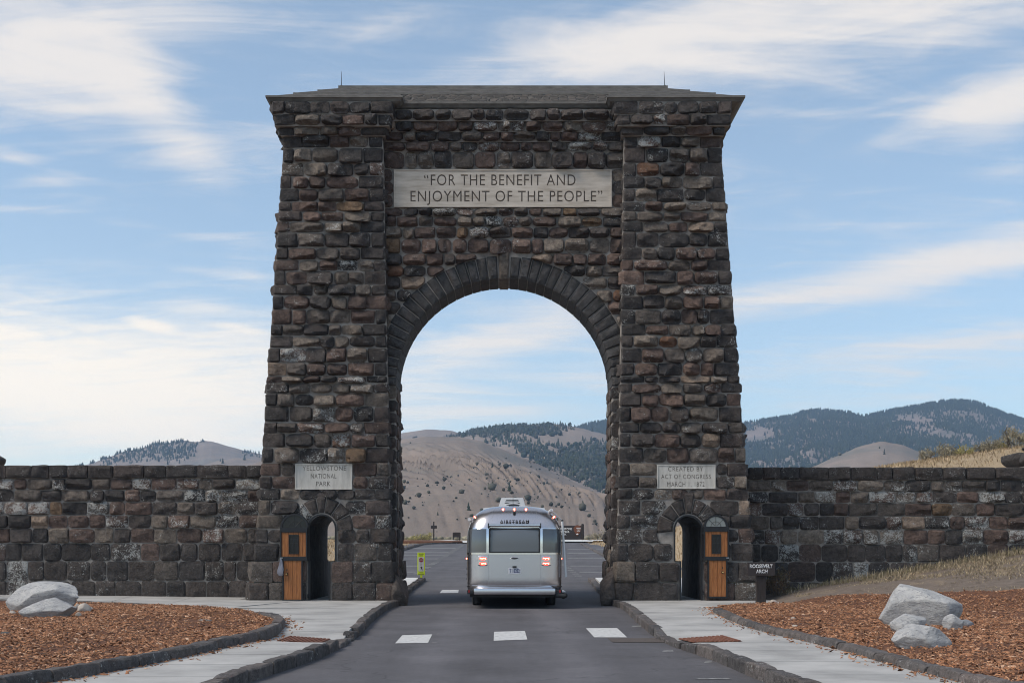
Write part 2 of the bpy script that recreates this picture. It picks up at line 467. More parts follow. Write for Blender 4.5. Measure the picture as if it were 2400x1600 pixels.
def lich(rng, amt):
    r = rng.random()
    return rng.uniform(.6, 1.0) if r < amt * .45 else rng.uniform(.3, .6) if r < amt else rng.uniform(-.6, .1)


def repel(V, loc, cen, rad):
    """push the part of a stone that reaches into a ring of voussoirs back to its edge"""
    X = V[:, 0] + loc[0] - cen[0]; Z = V[:, 2] + loc[2] - cen[1]
    d = np.hypot(X, Z); m = d < rad
    k = np.where(m, rad / np.maximum(d, 1e-4), 1.0)
    V[:, 0] = X * k + cen[0] - loc[0]; V[:, 2] = Z * k + cen[1] - loc[2]
    return V


def split(rng, x0, x1, mean, first=None, last=None):
    xs = [x0]
    a, b = x0, x1
    if first: a = x0 + first; xs.append(a)
    if last: b = x1 - last
    n = max(1, round((b - a) / mean))
    ws = [rng.uniform(.62, 1.38) for _ in range(n)]; s = sum(ws)
    for w in ws[:-1]: a += (b - (xs[-1] if False else (x0 + (first or 0)))) * w / s; xs.append(a)
    if last: xs.append(b)
    xs.append(x1)
    return xs


def zf(v, Y=33.0): return EYE - (v - HV) * Y / F
def xf(u, Y=33.0): return (u - CU) * Y / F


YT, YB = 33.0, 36.7            # tower front and back
YC, YCB = 33.36, 34.70         # recessed wall over the carriageway
COURSES = [237.5, 267, 293.6, 317.5, 347, 382, 413, 442.4, 473.2, 495.7, 519.5, 544.8, 580, 609.5, 635, 667, 692.6, 725, 760, 786.6, 814.7, 849.7,
           880.6, 897.5, 921.3, 952, 988.6, 1015.3, 1048, 1084.3, 1115, 1144.6, 1171.4, 1206, 1238, 1272, 1314.7, 1364, 1409]


def edges(side, v):
    """tower edges in photo pixels at the front plane for row v"""
    if side < 0: return 666 - (v - 320) * .0702, 898 + (v - 348) * .0195
    return 1462 - (v - 348) * .0155, 1690 + (v - 348) * .0790


arch = thing('stone_gateway_arch', (0, 34.5, 0), 'tall dark basalt arch with two square towers spanning the road', 'arch')
PLAQ_S = {-1: (692, 826, 1085, 1147), 1: (1539.5, 1677.5, 1087.5, 1145.5)}
DOOR = {-1: dict(c=754.5, r=33, cy=1238, lo=(724, 773)), 1: dict(c=1613, r=33, cy=1240, lo=(1594, 1645))}


def keyhole(side, Y=33.0, grow=0.0):
    d = DOOR[side]; g = grow
    cx, cz, r = xf(d['c'], Y), zf(d['cy'], Y), d['r'] * Y / F + g
    zl = zf(1314, Y); xl0, xl1 = xf(d['lo'][0], Y) - g, xf(d['lo'][1], Y) + g
    pts = [(xl1, 0.13), (xl1, zl)]
    if cx + r > xl1 + .01: pts.append((cx + r, zl))
    n = 14
    pts += [(cx + r * math.cos(math.pi * i / n), cz + r * math.sin(math.pi * i / n)) for i in range(n + 1)]
    pts += [(cx - r, zl)]
    if abs(cx - r - xl0) > .01: pts.append((xl0, zl))
    pts.append((xl0, 0.13))
    return pts


def tower(side):
    rng = random.Random(11 if side < 0 else 23)
    zt = zf(250); lo_t, li_t = edges(side, 250); lo_b, li_b = edges(side, 1409)
    # mortar core with the doorway cut through
    kh = keyhole(side)
    poly = [(xf(lo_b), -.3)]
    kb = [(kh[-1][0], -.3)] + kh[::-1] + [(kh[0][0], -.3)]
    poly += kb + [(xf(li_b), -.3), (xf(li_t), zt), (xf(lo_t), zt)]
    me = bpy.data.meshes.new('tower_core'); n = len(poly)
    vs = [(x, YT, z) for x, z in poly] + [(x, YB, z) for x, z in poly]
    bm = bmesh.new(); bv = [bm.verts.new(v) for v in vs]
    for t in tessellate_polygon([[Vector((x, z, 0)) for x, z in poly]]):
        bm.faces.new([bv[i] for i in t]); bm.faces.new([bv[n + i] for i in t][::-1])
    for i in range(n):
        j = (i + 1) % n; f = bm.faces.new((bv[i], bv[n + i], bv[n + j], bv[j]))
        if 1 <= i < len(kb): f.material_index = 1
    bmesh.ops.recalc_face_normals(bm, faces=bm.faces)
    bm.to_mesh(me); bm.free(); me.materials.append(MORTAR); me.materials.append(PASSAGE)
    tw = obj('tower', me, None, arch)
    J = Joined()
    d = DOOR[side]; cen = (xf(d['c']), zf(d['cy'])); rin, rout = d['r'] * 33 / F, 73 * 33 / F
    pq = PLAQ_S[side]
    lichen_amt = .13
    nC = len(COURSES) - 1
    for k in range(nC):
        v0, v1 = COURSES[k], COURSES[k + 1]; vm = (v0 + v1) / 2
        a, b = edges(side, vm); corb = 0
        fl = [(33, 26), (28, 18), (12, 8)]
        if k < 3:
            out, inn = fl[k]; corb = out * 33 / F
            a, b = (a - out, b + inn) if side < 0 else (a - inn, b + out)
        plinth = k >= nC - 2
        if plinth: a -= 7; b += 7; corb = .07
        elif k >= nC - 4: a -= 2; b += 2
        Yk = YT - corb if k < 3 else YT
        h = (v1 - v0) * Yk / F; z = zf(vm, Yk)
        x0, x1 = xf(a, Yk), xf(b, Yk)
        ql = .62 if (k + (side > 0)) % 2 else .36; qr = .36 if (k + (side > 0)) % 2 else .62
        if plinth: ql = qr = .62
        ql *= rng.uniform(.85, 1.15); qr *= rng.uniform(.85, 1.15)
        name = 'corbel_stone' if k < 3 else 'stone'
        mean = .60 if k > 2 else .58
        if plinth: mean = .64
        ranges = [(x0, x1, ql, qr)]
        # cut out plaque and doorway
        def cutr(rs, c0, c1):
            o = []
            for (s, e, f, l) in rs:
                if c1 <= s or c0 >= e: o.append((s, e, f, l)); continue
                if c0 - s > .12: o.append((s, c0, f if f and f < (c0 - s) * .75 else None, None))
                if e - c1 > .12: o.append((c1, e, None, l if l and l < (e - c1) * .75 else None))
            return o
        if v1 > pq[2] + 6 and v0 < pq[3] - 6: ranges = cutr(ranges, xf(pq[0]) - .01, xf(pq[1]) + .01)
        zz0, zz1 = zf(v1), zf(v0)
        if zz0 < cen[1] + rout - .05:
            if zz1 > cen[1] + .05:
                zmid = max((zz0 + zz1) / 2, cen[1]); hw = math.sqrt(max(rout ** 2 - (zmid - cen[1]) ** 2, 0))
                ranges = cutr(ranges, cen[0] - hw, cen[0] + hw)
            elif v0 < 1310: ranges = cutr(ranges, cen[0] - rin - .05, cen[0] + rin + .05)
            else: ranges = cutr(ranges, xf(d['lo'][0]) - .05, xf(d['lo'][1]) + .05)
        for (s, e, f, l) in ranges:
            if corb > .1: # solid backing for the flaring courses
                pass
            xs = split(rng, s, e, mean, f, l)
            for i in range(len(xs) - 1):
                gap = rng.uniform(.014, .03); w = xs[i + 1] - xs[i] - gap
                if w < .08: continue
                hh = h - rng.uniform(.014, .026)
                cx = (xs[i] + xs[i + 1]) / 2
                isq = (i == 0 and abs(s - x0) < .01) or (i == len(xs) - 2 and abs(e - x1) < .01)
                if isq:
                    nm = 'quoin' if k > 2 else name
                    pr = rng.uniform(.06, .12); sr = rng.uniform(.01, .075)
                    if rng.random() < .2: sr = .13
                    sd = -1 if i == 0 and abs(s - x0) < .01 else 1
                    V, Fq = stone_verts(w, hh, pr, rng, emb=.34 + corb, rows=4, nx=10, nz=7, flat=.45, corner=.012, sag=.06, edge_pow=14, side_rough=sr)
                    col = tint(rng, 'dark' if rng.random() < .72 else 'mix'); li = lich(rng, .06)
                else:
                    nm = name; jt = .016
                    pr = rng.uniform(.13, .30) if k < nC - 9 else rng.uniform(.07, .14) if not plinth else rng.uniform(.04, .08)
                    if k == 0: pr = rng.uniform(.08, .13)
                    if k >= nC - 9: hh -= 0
                    sk = rng.random()
                    if sk < .2: hh *= rng.uniform(.86, .95)
                    V, Fq = stone_verts(w, hh, pr, rng, emb=.12 + corb, rows=2 if corb > .1 else 1, nx=14, nz=10, flat=.12 if not plinth else .5,
                                        corner=rng.uniform(.01, .06) if not plinth else .02, sag=rng.uniform(.15, .45) if not plinth else .08, edge_pow=rng.choice([7, 9, 12, 16]), jit=jt)
                    zone = 'dark' if k == 0 else 'low' if k >= nC - 6 else 'mix'
                    col = tint(rng, zone); li = lich(rng, lichen_amt if 14 < k else .05)
                loc = (cx, YT - corb, z)
                if zz0 < cen[1] + rout and zz1 > cen[1]: V = repel(V, loc, cen, rout + .015)
                stone_obj(nm, tw, V, Fq, loc, col, li)
        # side and rear stones, seen only from beside
        for (sx, rot, outer) in ((x0, -math.pi / 2, side < 0), (x1, math.pi / 2, side > 0)):
            ys = split(rng, YT + .33, YB - .02, .6)
            for i in range(len(ys) - 1):
                vis = (not outer) and ys[i] > YCB - .1 and v0 > 600
                w = ys[i + 1] - ys[i] - .03
                if not outer and ys[i] < YCB and k > 2: continue
                V, Fq = stone_verts(w, h - .03, rng.uniform(.06, .13), rng, nx=6, nz=5, emb=.1, sag=.3)
                loc = (sx, (ys[i] + ys[i + 1]) / 2, z)
                stone_obj('jamb_stone', tw, V, Fq, loc, tint(rng), lich(rng, .1), rot, None if vis else J)
        xs = split(rng, x0, x1, .7)
        for i in range(len(xs) - 1):
            if zz0 < cen[1] + .5 and xs[i] < cen[0] + .45 and xs[i + 1] > cen[0] - .45: continue
            V, Fq = stone_verts(xs[i + 1] - xs[i] - .03, h - .03, rng.uniform(.06, .13), rng, nx=5, nz=4, emb=.1, sag=.3)
            J.add(rotv(V, math.pi) + np.array(((xs[i] + xs[i + 1]) / 2, YB, z)), Fq, (*tint(rng), 0))
    sj = J.build('side_stones', STONE, tw); sj['kind'] = 'stuff'
    # corbel backing and plinth backing
    mb = MB()
    for k in range(3):
        out, inn = fl_all[k]; a, b = edges(side, (COURSES[k] + COURSES[k + 1]) / 2)
        a, b = (a - out, b + inn) if side < 0 else (a - inn, b + out)
        o = out * 33 / F
        mb.box(xf(a, YT - o) + .03, xf(b, YT - o) - .03, YT - o + .012, YB + o - .012, zf(COURSES[k + 1], YT - o) - .02 + .004 * k, zf(COURSES[k], YT - o) - .004)
    mb.build('corbel_mortar', MORTAR, tw)
    # ring of the small doorway
    fan = [(-8, 27), (27, 55), (55, 81), (81, 101), (101, 127), (127, 154), (154, 188)] if side < 0 else [(-8, 26), (26, 53), (53, 79), (79, 99), (99, 125), (125, 153), (153, 188)]
    for i, (t0, t1) in enumerate(fan):
        r1 = rout + (.16 if i == 3 else rng.uniform(-.03, .02))
        voussoir(tw, cen, rin + .045, r1, t0 + 1.0, t1 - 1.0, YT, rng, .06, .25, 'voussoir', tint(rng, 'dark'), lich(rng, .12), seg=4)
    # steel liner of the doorway
    o_ = keyhole(side, 33, .012); i_ = keyhole(side, 33, -.028)
    if len(o_) == len(i_):
        m2 = MB(); n = len(o_)
        vs = [(x, YT - .05, z) for x, z in o_] + [(x, YT - .05, z) for x, z in i_] + [(x, YT + .16, z) for x, z in o_] + [(x, YT + .16, z) for x, z in i_]
        fs = []
        for i in range(n - 1):
            fs += [(i, i + 1, n + i + 1, n + i), (n + i, n + i + 1, 3 * n + i + 1, 3 * n + i), (2 * n + i, i, n * 0 + i, i)[:0] or (i + 1, i, 2 * n + i, 2 * n + i + 1)]
        m2.add(vs, fs); m2.build('door_frame', IRON, tw)
    return tw


fl_all = [(33, 26), (28, 18), (12, 8)]


def voussoir(parent, cen, r0, r1, a0, a1, Y, rng, pr, depth, name, col, li, seg=3, clipx=None):
    """wedge block; angles in degrees from +x, rough face towards -y"""
    na, nr = 8, 9
    A = np.linspace(R(a0), R(a1), na); Rr = np.linspace(r0, r1, nr)
    aa, rr = np.meshgrid(A, Rr); aa = aa.ravel(); rr = rr.ravel()
    U = (aa - aa.min()) / (aa.max() - aa.min()) * 2 - 1; Vv = (rr - r0) / (r1 - r0) * 2 - 1
    edge = np.sqrt(np.clip((1 - np.abs(U) ** 22) * (1 - np.abs(Vv) ** 22), 0, 1))
    so = Vector((rng.uniform(-99, 99), rng.uniform(-99, 99), 0))
    x = cen[0] + rr * np.cos(aa); z = cen[1] + rr * np.sin(aa)
    nn = np.array([noise.noise(so + Vector((q * 4, w * 4, 0))) + .5 * noise.noise(so + Vector((q * 10, w * 10, 3))) for q, w in zip(x, z)])
    slope = 1 - .6 * np.abs(U * rng.uniform(-1, 1) + Vv * rng.uniform(-1, 1))
    y = -(pr * edge * slope * (1 + .35 * nn)) - .012
    Fq, ring = stone_topo(na, nr, 2)
    cx, cz = float(x.mean()), float(z.mean())
    V = [np.stack([x - cx, y, z - cz], 1)]
    for t in (.02, 1.0): V.append(np.stack([x[ring] - cx, np.full(len(ring), depth * t), z[ring] - cz], 1))
    V = np.concatenate(V)
    if clipx: V[:, 0] = np.clip(V[:, 0], clipx[0] - cx, clipx[1] - cx)
    return stone_obj(name, parent, V, Fq[:, ::-1], (cx, Y, cz), col, li)


IRON = simple('dark_iron', (.022, .023, .026), .5, 0.4)
tower_l = tower(-1)
tower_r = tower(1)

# ---------------------------------------------------------------- the wall between the towers, with the great arch
rngc = random.Random(5)
AC = (0.0, zf(905, YC)); ARI = 252.8 * YC / F; ARO = 303.5 * YC / F
zt = zf(262, YC)
pts = [(-3.62, -.3), (-ARI - .02, -.3)]
pts += [(-(ARI + .02) * math.cos(math.pi * i / 40), AC[1] + (ARI + .02) * math.sin(math.pi * i / 40)) for i in range(41)]
pts += [(ARI + .02, -.3), (3.62, -.3), (3.62, zt), (-3.62, zt)]
mb = MB(); mb.prism(pts, YC, YCB)
cw = mb.build('curtain_wall', MORTAR, arch)
# keystone and voussoirs, through the full thickness
nV = 31; step = (180 - 7.0) / (nV - 1)
for i in range(nV):
    a0 = i * step + (3.5 - step / 2 if i > nV // 2 else 0) if False else None
half = 18; st = (90 - 3.0) / half
for sgn in (-1, 1):
    for i in range(half):
        t0, t1 = 3.0 + i * st, 3.0 + (i + 1) * st
        g = .20
        a0, a1 = (90 + t0 + g, 90 + t1 - g) if sgn < 0 else (90 - t1 + g, 90 - t0 - g)
        c = tint(rngc, 'dark')
        k_ = rngc.uniform(.85, 1.2); c = (.060 * k_, .057 * k_, .056 * k_)
        voussoir(cw, AC, ARI, ARO + rngc.uniform(-.02, .02), a0, a1, YC, rngc, rngc.uniform(.05, .09), YCB - YC + .03, 'voussoir', c, -.5)
voussoir(cw, AC, ARI - .02, ARO + .16, 90 - 2.4, 90 + 2.4, YC - .02, rngc, .07, YCB - YC + .05, 'keystone', (.13, .105, .085), -.5)
# quoins of the jambs below the springing
v = 905.0
while v < 1404:
    hpx = rngc.uniform(24, 34) if v < 1100 else rngc.uniform(34, 50)
    hpx = min(hpx, 1409 - v)
    if 1409 - v - hpx < 14: hpx = 1409 - v
    zc = zf(v + hpx / 2, YC); hh = hpx * YC / F - .03
    for sgn in (-1, 1):
        pr = rngc.uniform(.02, .07) if v < 980 else rngc.uniform(.05, .10)
        fx = sgn * (ARI + .0); ww = .36
        V, Fq = stone_verts(ww, hh, .05, rngc, emb=.3, rows=3, nx=6, nz=6, flat=.4, corner=.025, edge_pow=8, sag=.1, side_rough=.02)
        stone_obj('jamb_stone', cw, V, Fq, (sgn * (ARI + ww / 2 - .01), YC, zc), tint(rngc, 'dark' if rngc.random() < .6 else 'mix'), lich(rngc, .05))
        # reveal, facing the carriageway
        ys = split(rngc, YC + .30, YCB, .52)
        for j in range(len(ys) - 1):
            V, Fq = stone_verts(ys[j + 1] - ys[j] - .03, hh, pr * rngc.uniform(.7, 1.3), rngc, emb=.1, nx=7, nz=6, sag=.25)
            stone_obj('jamb_stone', cw, V, Fq, (sgn * ARI, (ys[j] + ys[j + 1]) / 2, zc), tint(rngc), lich(rngc, .05), math.pi / 2 * -sgn)
    v += hpx
# courses of the spandrels and the attic
CC = [255.8, 282.4, 307.7, 331.5, 355.4, 396, 426, 456, 487, 507, 532, 559, 594, 622, 648.5, 678.6, 706.6, 737.5, 770, 800, 833]
CU0, CU1 = 924.5, 1433.5
for k in range(len(CC) - 1):
    v0, v1 = CC[k], CC[k + 1]; vm = (v0 + v1) / 2; Yk = YC - ([.30, .18, .08][k] if k < 3 else 0); h = (v1 - v0) * Yk / F; z = zf(vm, Yk)
    x0, x1 = xf(899, YC) - .05, xf(1461, YC) + .05
    corb = [.30, .18, .08][k] if k < 3 else 0
    rs = [(x0, x1)]
    if 396 <= v0 < 487: rs = [(x0, xf(922.5, YC) - .012), (xf(1433.5, YC) + .012, x1)]
    zlo, zhi = zf(v1, YC), zf(v0, YC)
    if zlo < AC[1] + ARO:
        zm = min((zlo + zhi) / 2, AC[1] + ARO - .001)
        hw = math.sqrt(max(ARO ** 2 - (zm - AC[1]) ** 2, 0))
        if k == 12: rs = [(x0, -.30), (.30, x1)] if hw < .3 else [(x0, -hw), (hw, x1)]
        else: rs = [(x0, -hw), (hw, x1)]
    for (s, e) in rs:
        if e - s < .1: continue
        xs = split(rngc, s, e, .54)
        for i in range(len(xs) - 1):
            w = xs[i + 1] - xs[i] - rngc.uniform(.018, .036)
            if w < .06: continue
            pr = rngc.uniform(.13, .30)
            if 396 <= v0 < 487: pr = .06
            V, Fq = stone_verts(w, h - rngc.uniform(.014, .03), pr, rngc, emb=.1 + corb, nx=14, nz=10, rows=2 if corb else 1, sag=rngc.uniform(.15, .45),
                                flat=.08, corner=rngc.uniform(.01, .06), edge_pow=rngc.choice([7, 9, 12, 16]), jit=.016)
            loc = ((xs[i] + xs[i + 1]) / 2, YC - corb, z)
            if zlo < AC[1] + ARO: V = repel(V, loc, AC, ARO + .018)
            stone_obj('corbel_stone' if k < 3 else 'spandrel_stone', cw, V, Fq, loc, tint(rngc, 'dark' if k == 0 else 'mix'), lich(rngc, .12 if k < 4 else .06))
mb = MB()
for k in range(3):
    c = [.30, .18, .08][k]
    mb.box(-3.5, 3.5, YC - c + .012, YCB + c, zf(CC[k + 1], YC - c) - .02 + .003 * k, zf(CC[k], YC - c) - .004)
mb.build('corbel_mortar', MORTAR, cw)
J = Joined()
for zz in np.arange(.3, 14.0, .42):
    xs = split(rngc, -3.5, 3.5, .7)
    for i in range(len(xs) - 1):
        cx = (xs[i] + xs[i + 1]) / 2
        if (zz < AC[1] and abs(cx) < 3.35) or math.hypot(cx, zz - AC[1]) < ARO - .1: continue
        V, Fq = stone_verts(xs[i + 1] - xs[i] - .03, .39, rngc.uniform(.06, .13), rngc, nx=5, nz=4, emb=.1)
        J.add(rotv(V, math.pi) + np.array((cx, YCB, zz)), Fq, (*tint(rngc), 0))
J.build('rear_stones', STONE, cw)['kind'] = 'stuff'

# guard stones leaning against the tower feet
def boulder_mesh(name, dims, seed, cuts=9, amp=.10, sub=4, taper=None, bury=.2, outline=None):
    """cut and weathered rock whose bounds are exactly dims; origin at ground level, `bury` of the height below it"""
    rng = random.Random(seed)
    bm = bmesh.new(); bmesh.ops.create_icosphere(bm, subdivisions=sub, radius=1.0)
    planes = []
    for _ in range(cuts):
        n = Vector((rng.uniform(-1, 1), rng.uniform(-1, .4), rng.uniform(-.4, 1))).normalized(); planes.append((n, rng.uniform(.52, .84)))
    so = Vector((rng.uniform(-50, 50), rng.uniform(-50, 50), 0))
    for v in bm.verts:
        c = v.co.copy()
        for n, dd in planes:
            e = c.dot(n) - dd
            if e > 0: c -= n * e * .86
        r_ = 1 - abs(noise.noise(so + Vector((c.x * 1.3 + c.z, c.y * 1.3, c.z * 2.2 - c.x)))) * 2
        c *= 1 + amp * (noise.noise(so + c * 1.3) + .4 * noise.noise(so + c * 3.1) + .14 * noise.noise(so + c * 8) + .08 * noise.noise(so + c * 17) - .5 * max(0, r_ - .8) * 2)
        if taper: c = taper(c)
        v.co = c
    cs_ = np.array([tuple(v.co) for v in bm.verts]); mn, mx_ = cs_.min(0), cs_.max(0); sz = mx_ - mn
    for v in bm.verts:
        t = [(v.co[i] - mn[i]) / sz[i] for i in range(3)]
        v.co = Vector(((t[0] - .5) * dims[0], (t[1] - .5) * dims[1], (t[2] - bury) / (1 - bury) * dims[2]))
    me = bpy.data.meshes.new(name); bm.to_mesh(me); bm.free()
    for p in me.polygons: p.use_smooth = True
    me.set_sharp_from_angle(angle=R(60))
    return me


for sgn, sd in ((-1, 3), (1, 8)):
    me = boulder_mesh('guard_stone', (.62, .85, .98), sd, 8, .07, 4, bury=.15, taper=(lambda c: Vector((c.x - sgn * .42 * 0 + (sgn * .55 * (c.z + 1) * .5), c.y, c.z))))
    color_attr(me, (.085, .070, .062, -.3))
    o = obj('guard_stone', me, STONE, arch, (sgn * 3.02, 33.2, .03))

# ---------------------------------------------------------------- roof
ROOFM, nt, N, L, b = new_mat('roof_rubble')
g = N.new('ShaderNodeNewGeometry'); vo = N.new('ShaderNodeTexVoronoi'); vo.feature = 'DISTANCE_TO_EDGE'; vo.inputs['Scale'].default_value = 7.5
mp = N.new('ShaderNodeMapping'); mp.inputs['Scale'].default_value = (.6, .9, 1.4); L.new(g.outputs['Position'], mp.inputs[0]); L.new(mp.outputs[0], vo.inputs['Vector'])
v2 = N.new('ShaderNodeTexVoronoi'); v2.inputs['Scale'].default_value = 7.5; L.new(mp.outputs[0], v2.inputs['Vector'])
sc = N.new('ShaderNodeSeparateColor'); L.new(v2.outputs['Color'], sc.inputs[0])
r = N.new('ShaderNodeValToRGB'); r.color_ramp.elements[0].color = (.035, .033, .031, 1); r.color_ramp.elements[1].color = (.10, .085, .075, 1); L.new(sc.outputs[0], r.inputs[0])
ms = N.new('ShaderNodeMapRange'); L.new(vo.outputs['Distance'], ms.inputs[0]); ms.inputs[1].default_value = .03; ms.inputs[2].default_value = .12
mx = N.new('ShaderNodeMix'); mx.data_type = 'RGBA'; L.new(ms.outputs[0], mx.inputs[0]); mx.inputs[6].default_value = (.088, .082, .076, 1); L.new(r.outputs[0], mx.inputs[7])
L.new(mx.outputs[2], b.inputs['Base Color']); b.inputs['Roughness'].default_value = .9
bp = N.new('ShaderNodeBump'); bp.inputs['Strength'].default_value = .9; bp.inputs['Distance'].default_value = .05; L.new(ms.outputs[0], bp.inputs['Height']); L.new(bp.outputs[0], b.inputs['Normal'])

YE, YEB = 32.52, 37.18         # eaves of the towers, front and back
YEC = 32.98                    # eaves over the wall
XL, XR = xf(622, YE), xf(1747, YE)
XTL, XTR = xf(943.5, YE), xf(1423, YE)
ZE1 = zf(223.5, YE); ZE0 = zf(237.5, YE) + .01
YM = (YE + YEB) / 2; ZR = zf(205, YM); XRL, XRR = xf(800, YM), xf(1558, YM)
roof = None
mb = MB()


def eave_poly(o=0.0):
    """outline of the roof in plan, counter-clockwise from front left; o = inset"""
    return [(XL + o, YE + o), (XTL - o, YE + o), (XTL - o, YEC + o), (XTR + o, YEC + o), (XTR + o, YE + o), (XR - o, YE + o), (XR - o, YEB - o), (XL + o, YEB - o)]


def ring_loft(mb, A, za, B, zb):
    n = len(A)
    vs = [(x, y, za) for x, y in A] + [(x, y, zb) for x, y in B]
    mb.add(vs, [(i, (i + 1) % n, n + (i + 1) % n, n + i) for i in range(n)])


# fascia: a sloping under-edge, then an upright lip
ring_loft(mb, eave_poly(.20), ZE0 - .02, eave_poly(.09), ZE0 + .02)
ring_loft(mb, eave_poly(.09), ZE0 + .02, eave_poly(.03), ZE0 + .09)
ring_loft(mb, eave_poly(.03), ZE0 + .09, eave_poly(.0), ZE0 + .10)
ring_loft(mb, eave_poly(.0), ZE0 + .10, eave_poly(.0), ZE1)
ring_loft(mb, eave_poly(.0), ZE1, eave_poly(.10), ZE1 + .012)
pl = eave_poly(.2); mb.add([(x, y, ZE0 - .02) for x, y in pl], [tuple(range(8))[::-1]])
fas = MB.build(mb, 'fascia', CASTCON, None)
bpy.data.objects.remove(fas)
roof = mb.build('roof', CASTCON, arch)
# stepped hip in three bands
def hip(t):
    f = lambda a, b: a + (b - a) * t
    return [(f(XL, XRL), f(YE, YM)), (f(XR, XRR), f(YE, YM)), (f(XR, XRR), f(YEB, YM)), (f(XL, XRL), f(YEB, YM))]


zz = ZE1 + .02; ts = [.02, .36, .68, 1.0]
dz = (ZR - ZE1 - .10) / 3
for i in range(3):
    # the lower bands start at the recessed eave over the road
    A = hip(ts[i]); B = hip(ts[i + 1])
    z0 = ZE1 + .02 + (dz + .03) * i; z1 = z0 + dz
    m2 = MB()
    if i == 0:
        A2 = eave_poly(.10)
        tb = ts[1]; hb = hip(tb)
        B2 = [hb[0], (XTL, hb[0][1]), (XTL, hb[0][1]), (XTR, hb[0][1]), (XTR, hb[0][1]), hb[1], hb[2], hb[3]]
        B2 = [hb[0], (XTL - .1, hb[0][1]), (XTL - .1 + .02, hb[0][1]), (XTR + .1 - .02, hb[0][1]), (XTR + .1, hb[0][1]), hb[1], hb[2], hb[3]]
        ring_loft(m2, A2, z0, B2, z1)
    else:
        ring_loft(m2, A, z0, B, z1)
        if i == 2: pass
    m2.build('roof_course', ROOFM, roof)
    if i < 2:
        m3 = MB(); C = hip(ts[i + 1]); D = hip(ts[i + 1] + .05)
        o = .02
        Co = [(C[0][0] - o, C[0][1] - o), (C[1][0] + o, C[1][1] - o), (C[2][0] + o, C[2][1] + o), (C[3][0] - o, C[3][1] + o)]
        ring_loft(m3, C, z1 - .03, Co, z1 - .015); ring_loft(m3, Co, z1 - .015, Co, z1 + .03); ring_loft(m3, Co, z1 + .03, D, z1 + .045)
        m3.build('roof_ledge', CASTCON, roof)
m2 = MB(); m2.box(XRL - .08, XRR + .08, YM - .09, YM + .09, ZR - .08, ZR + .02); m2.build('ridge_cap', CASTCON, roof)
for x in (XRL, XRR):
    m2 = MB(); m2.tube((x, YM, ZR), (x + (.01 if x < 0 else -.02), YM, ZR + .47), .011, .005, 8); m2.tube((x, YM, ZR), (x, YM, ZR + .06), .05, .03, 8)
    m2.build('lightning_rod', IRON, roof)

# ---------------------------------------------------------------- lettering
def text_mesh(name, body, x0, x1, z0, z1, y, mat, parent, ext=.004, bold=0.0, spacing=1.0):
    """upright lettering facing -y, fitted into a box"""
    cu = bpy.data.curves.new(name, 'FONT'); cu.body = body; cu.size = 1; cu.offset = bold; cu.space_character = spacing
    o = bpy.data.objects.new(name, cu); COL.objects.link(o)
    bpy.context.view_layer.update()
    me = bpy.data.meshes.new_from_object(o.evaluated_get(bpy.context.evaluated_depsgraph_get()))
    bpy.data.objects.remove(o)
    n = len(me.vertices); co = np.empty(n * 3, dtype=np.float32); me.vertices.foreach_get('co', co); co = co.reshape(-1, 3)
    mn, mxx = co.min(0), co.max(0)
    X = x0 + (co[:, 0] - mn[0]) / (mxx[0] - mn[0]) * (x1 - x0); Z = z0 + (co[:, 1] - mn[1]) / (mxx[1] - mn[1]) * (z1 - z0)
    me.vertices.foreach_set('co', np.stack([X, np.full(n, y), Z], 1).astype(np.float32).ravel()); me.update()
    bm = bmesh.new(); bm.from_mesh(me)
    r = bmesh.ops.extrude_face_region(bm, geom=bm.faces[:])
    bmesh.ops.translate(bm, verts=[e for e in r['geom'] if isinstance(e, bmesh.types.BMVert)], vec=(0, -ext, 0))
    bmesh.ops.recalc_face_normals(bm, faces=bm.faces); bm.to_mesh(me); bm.free()
    me.materials.clear()
    return obj(name, me, mat, parent)


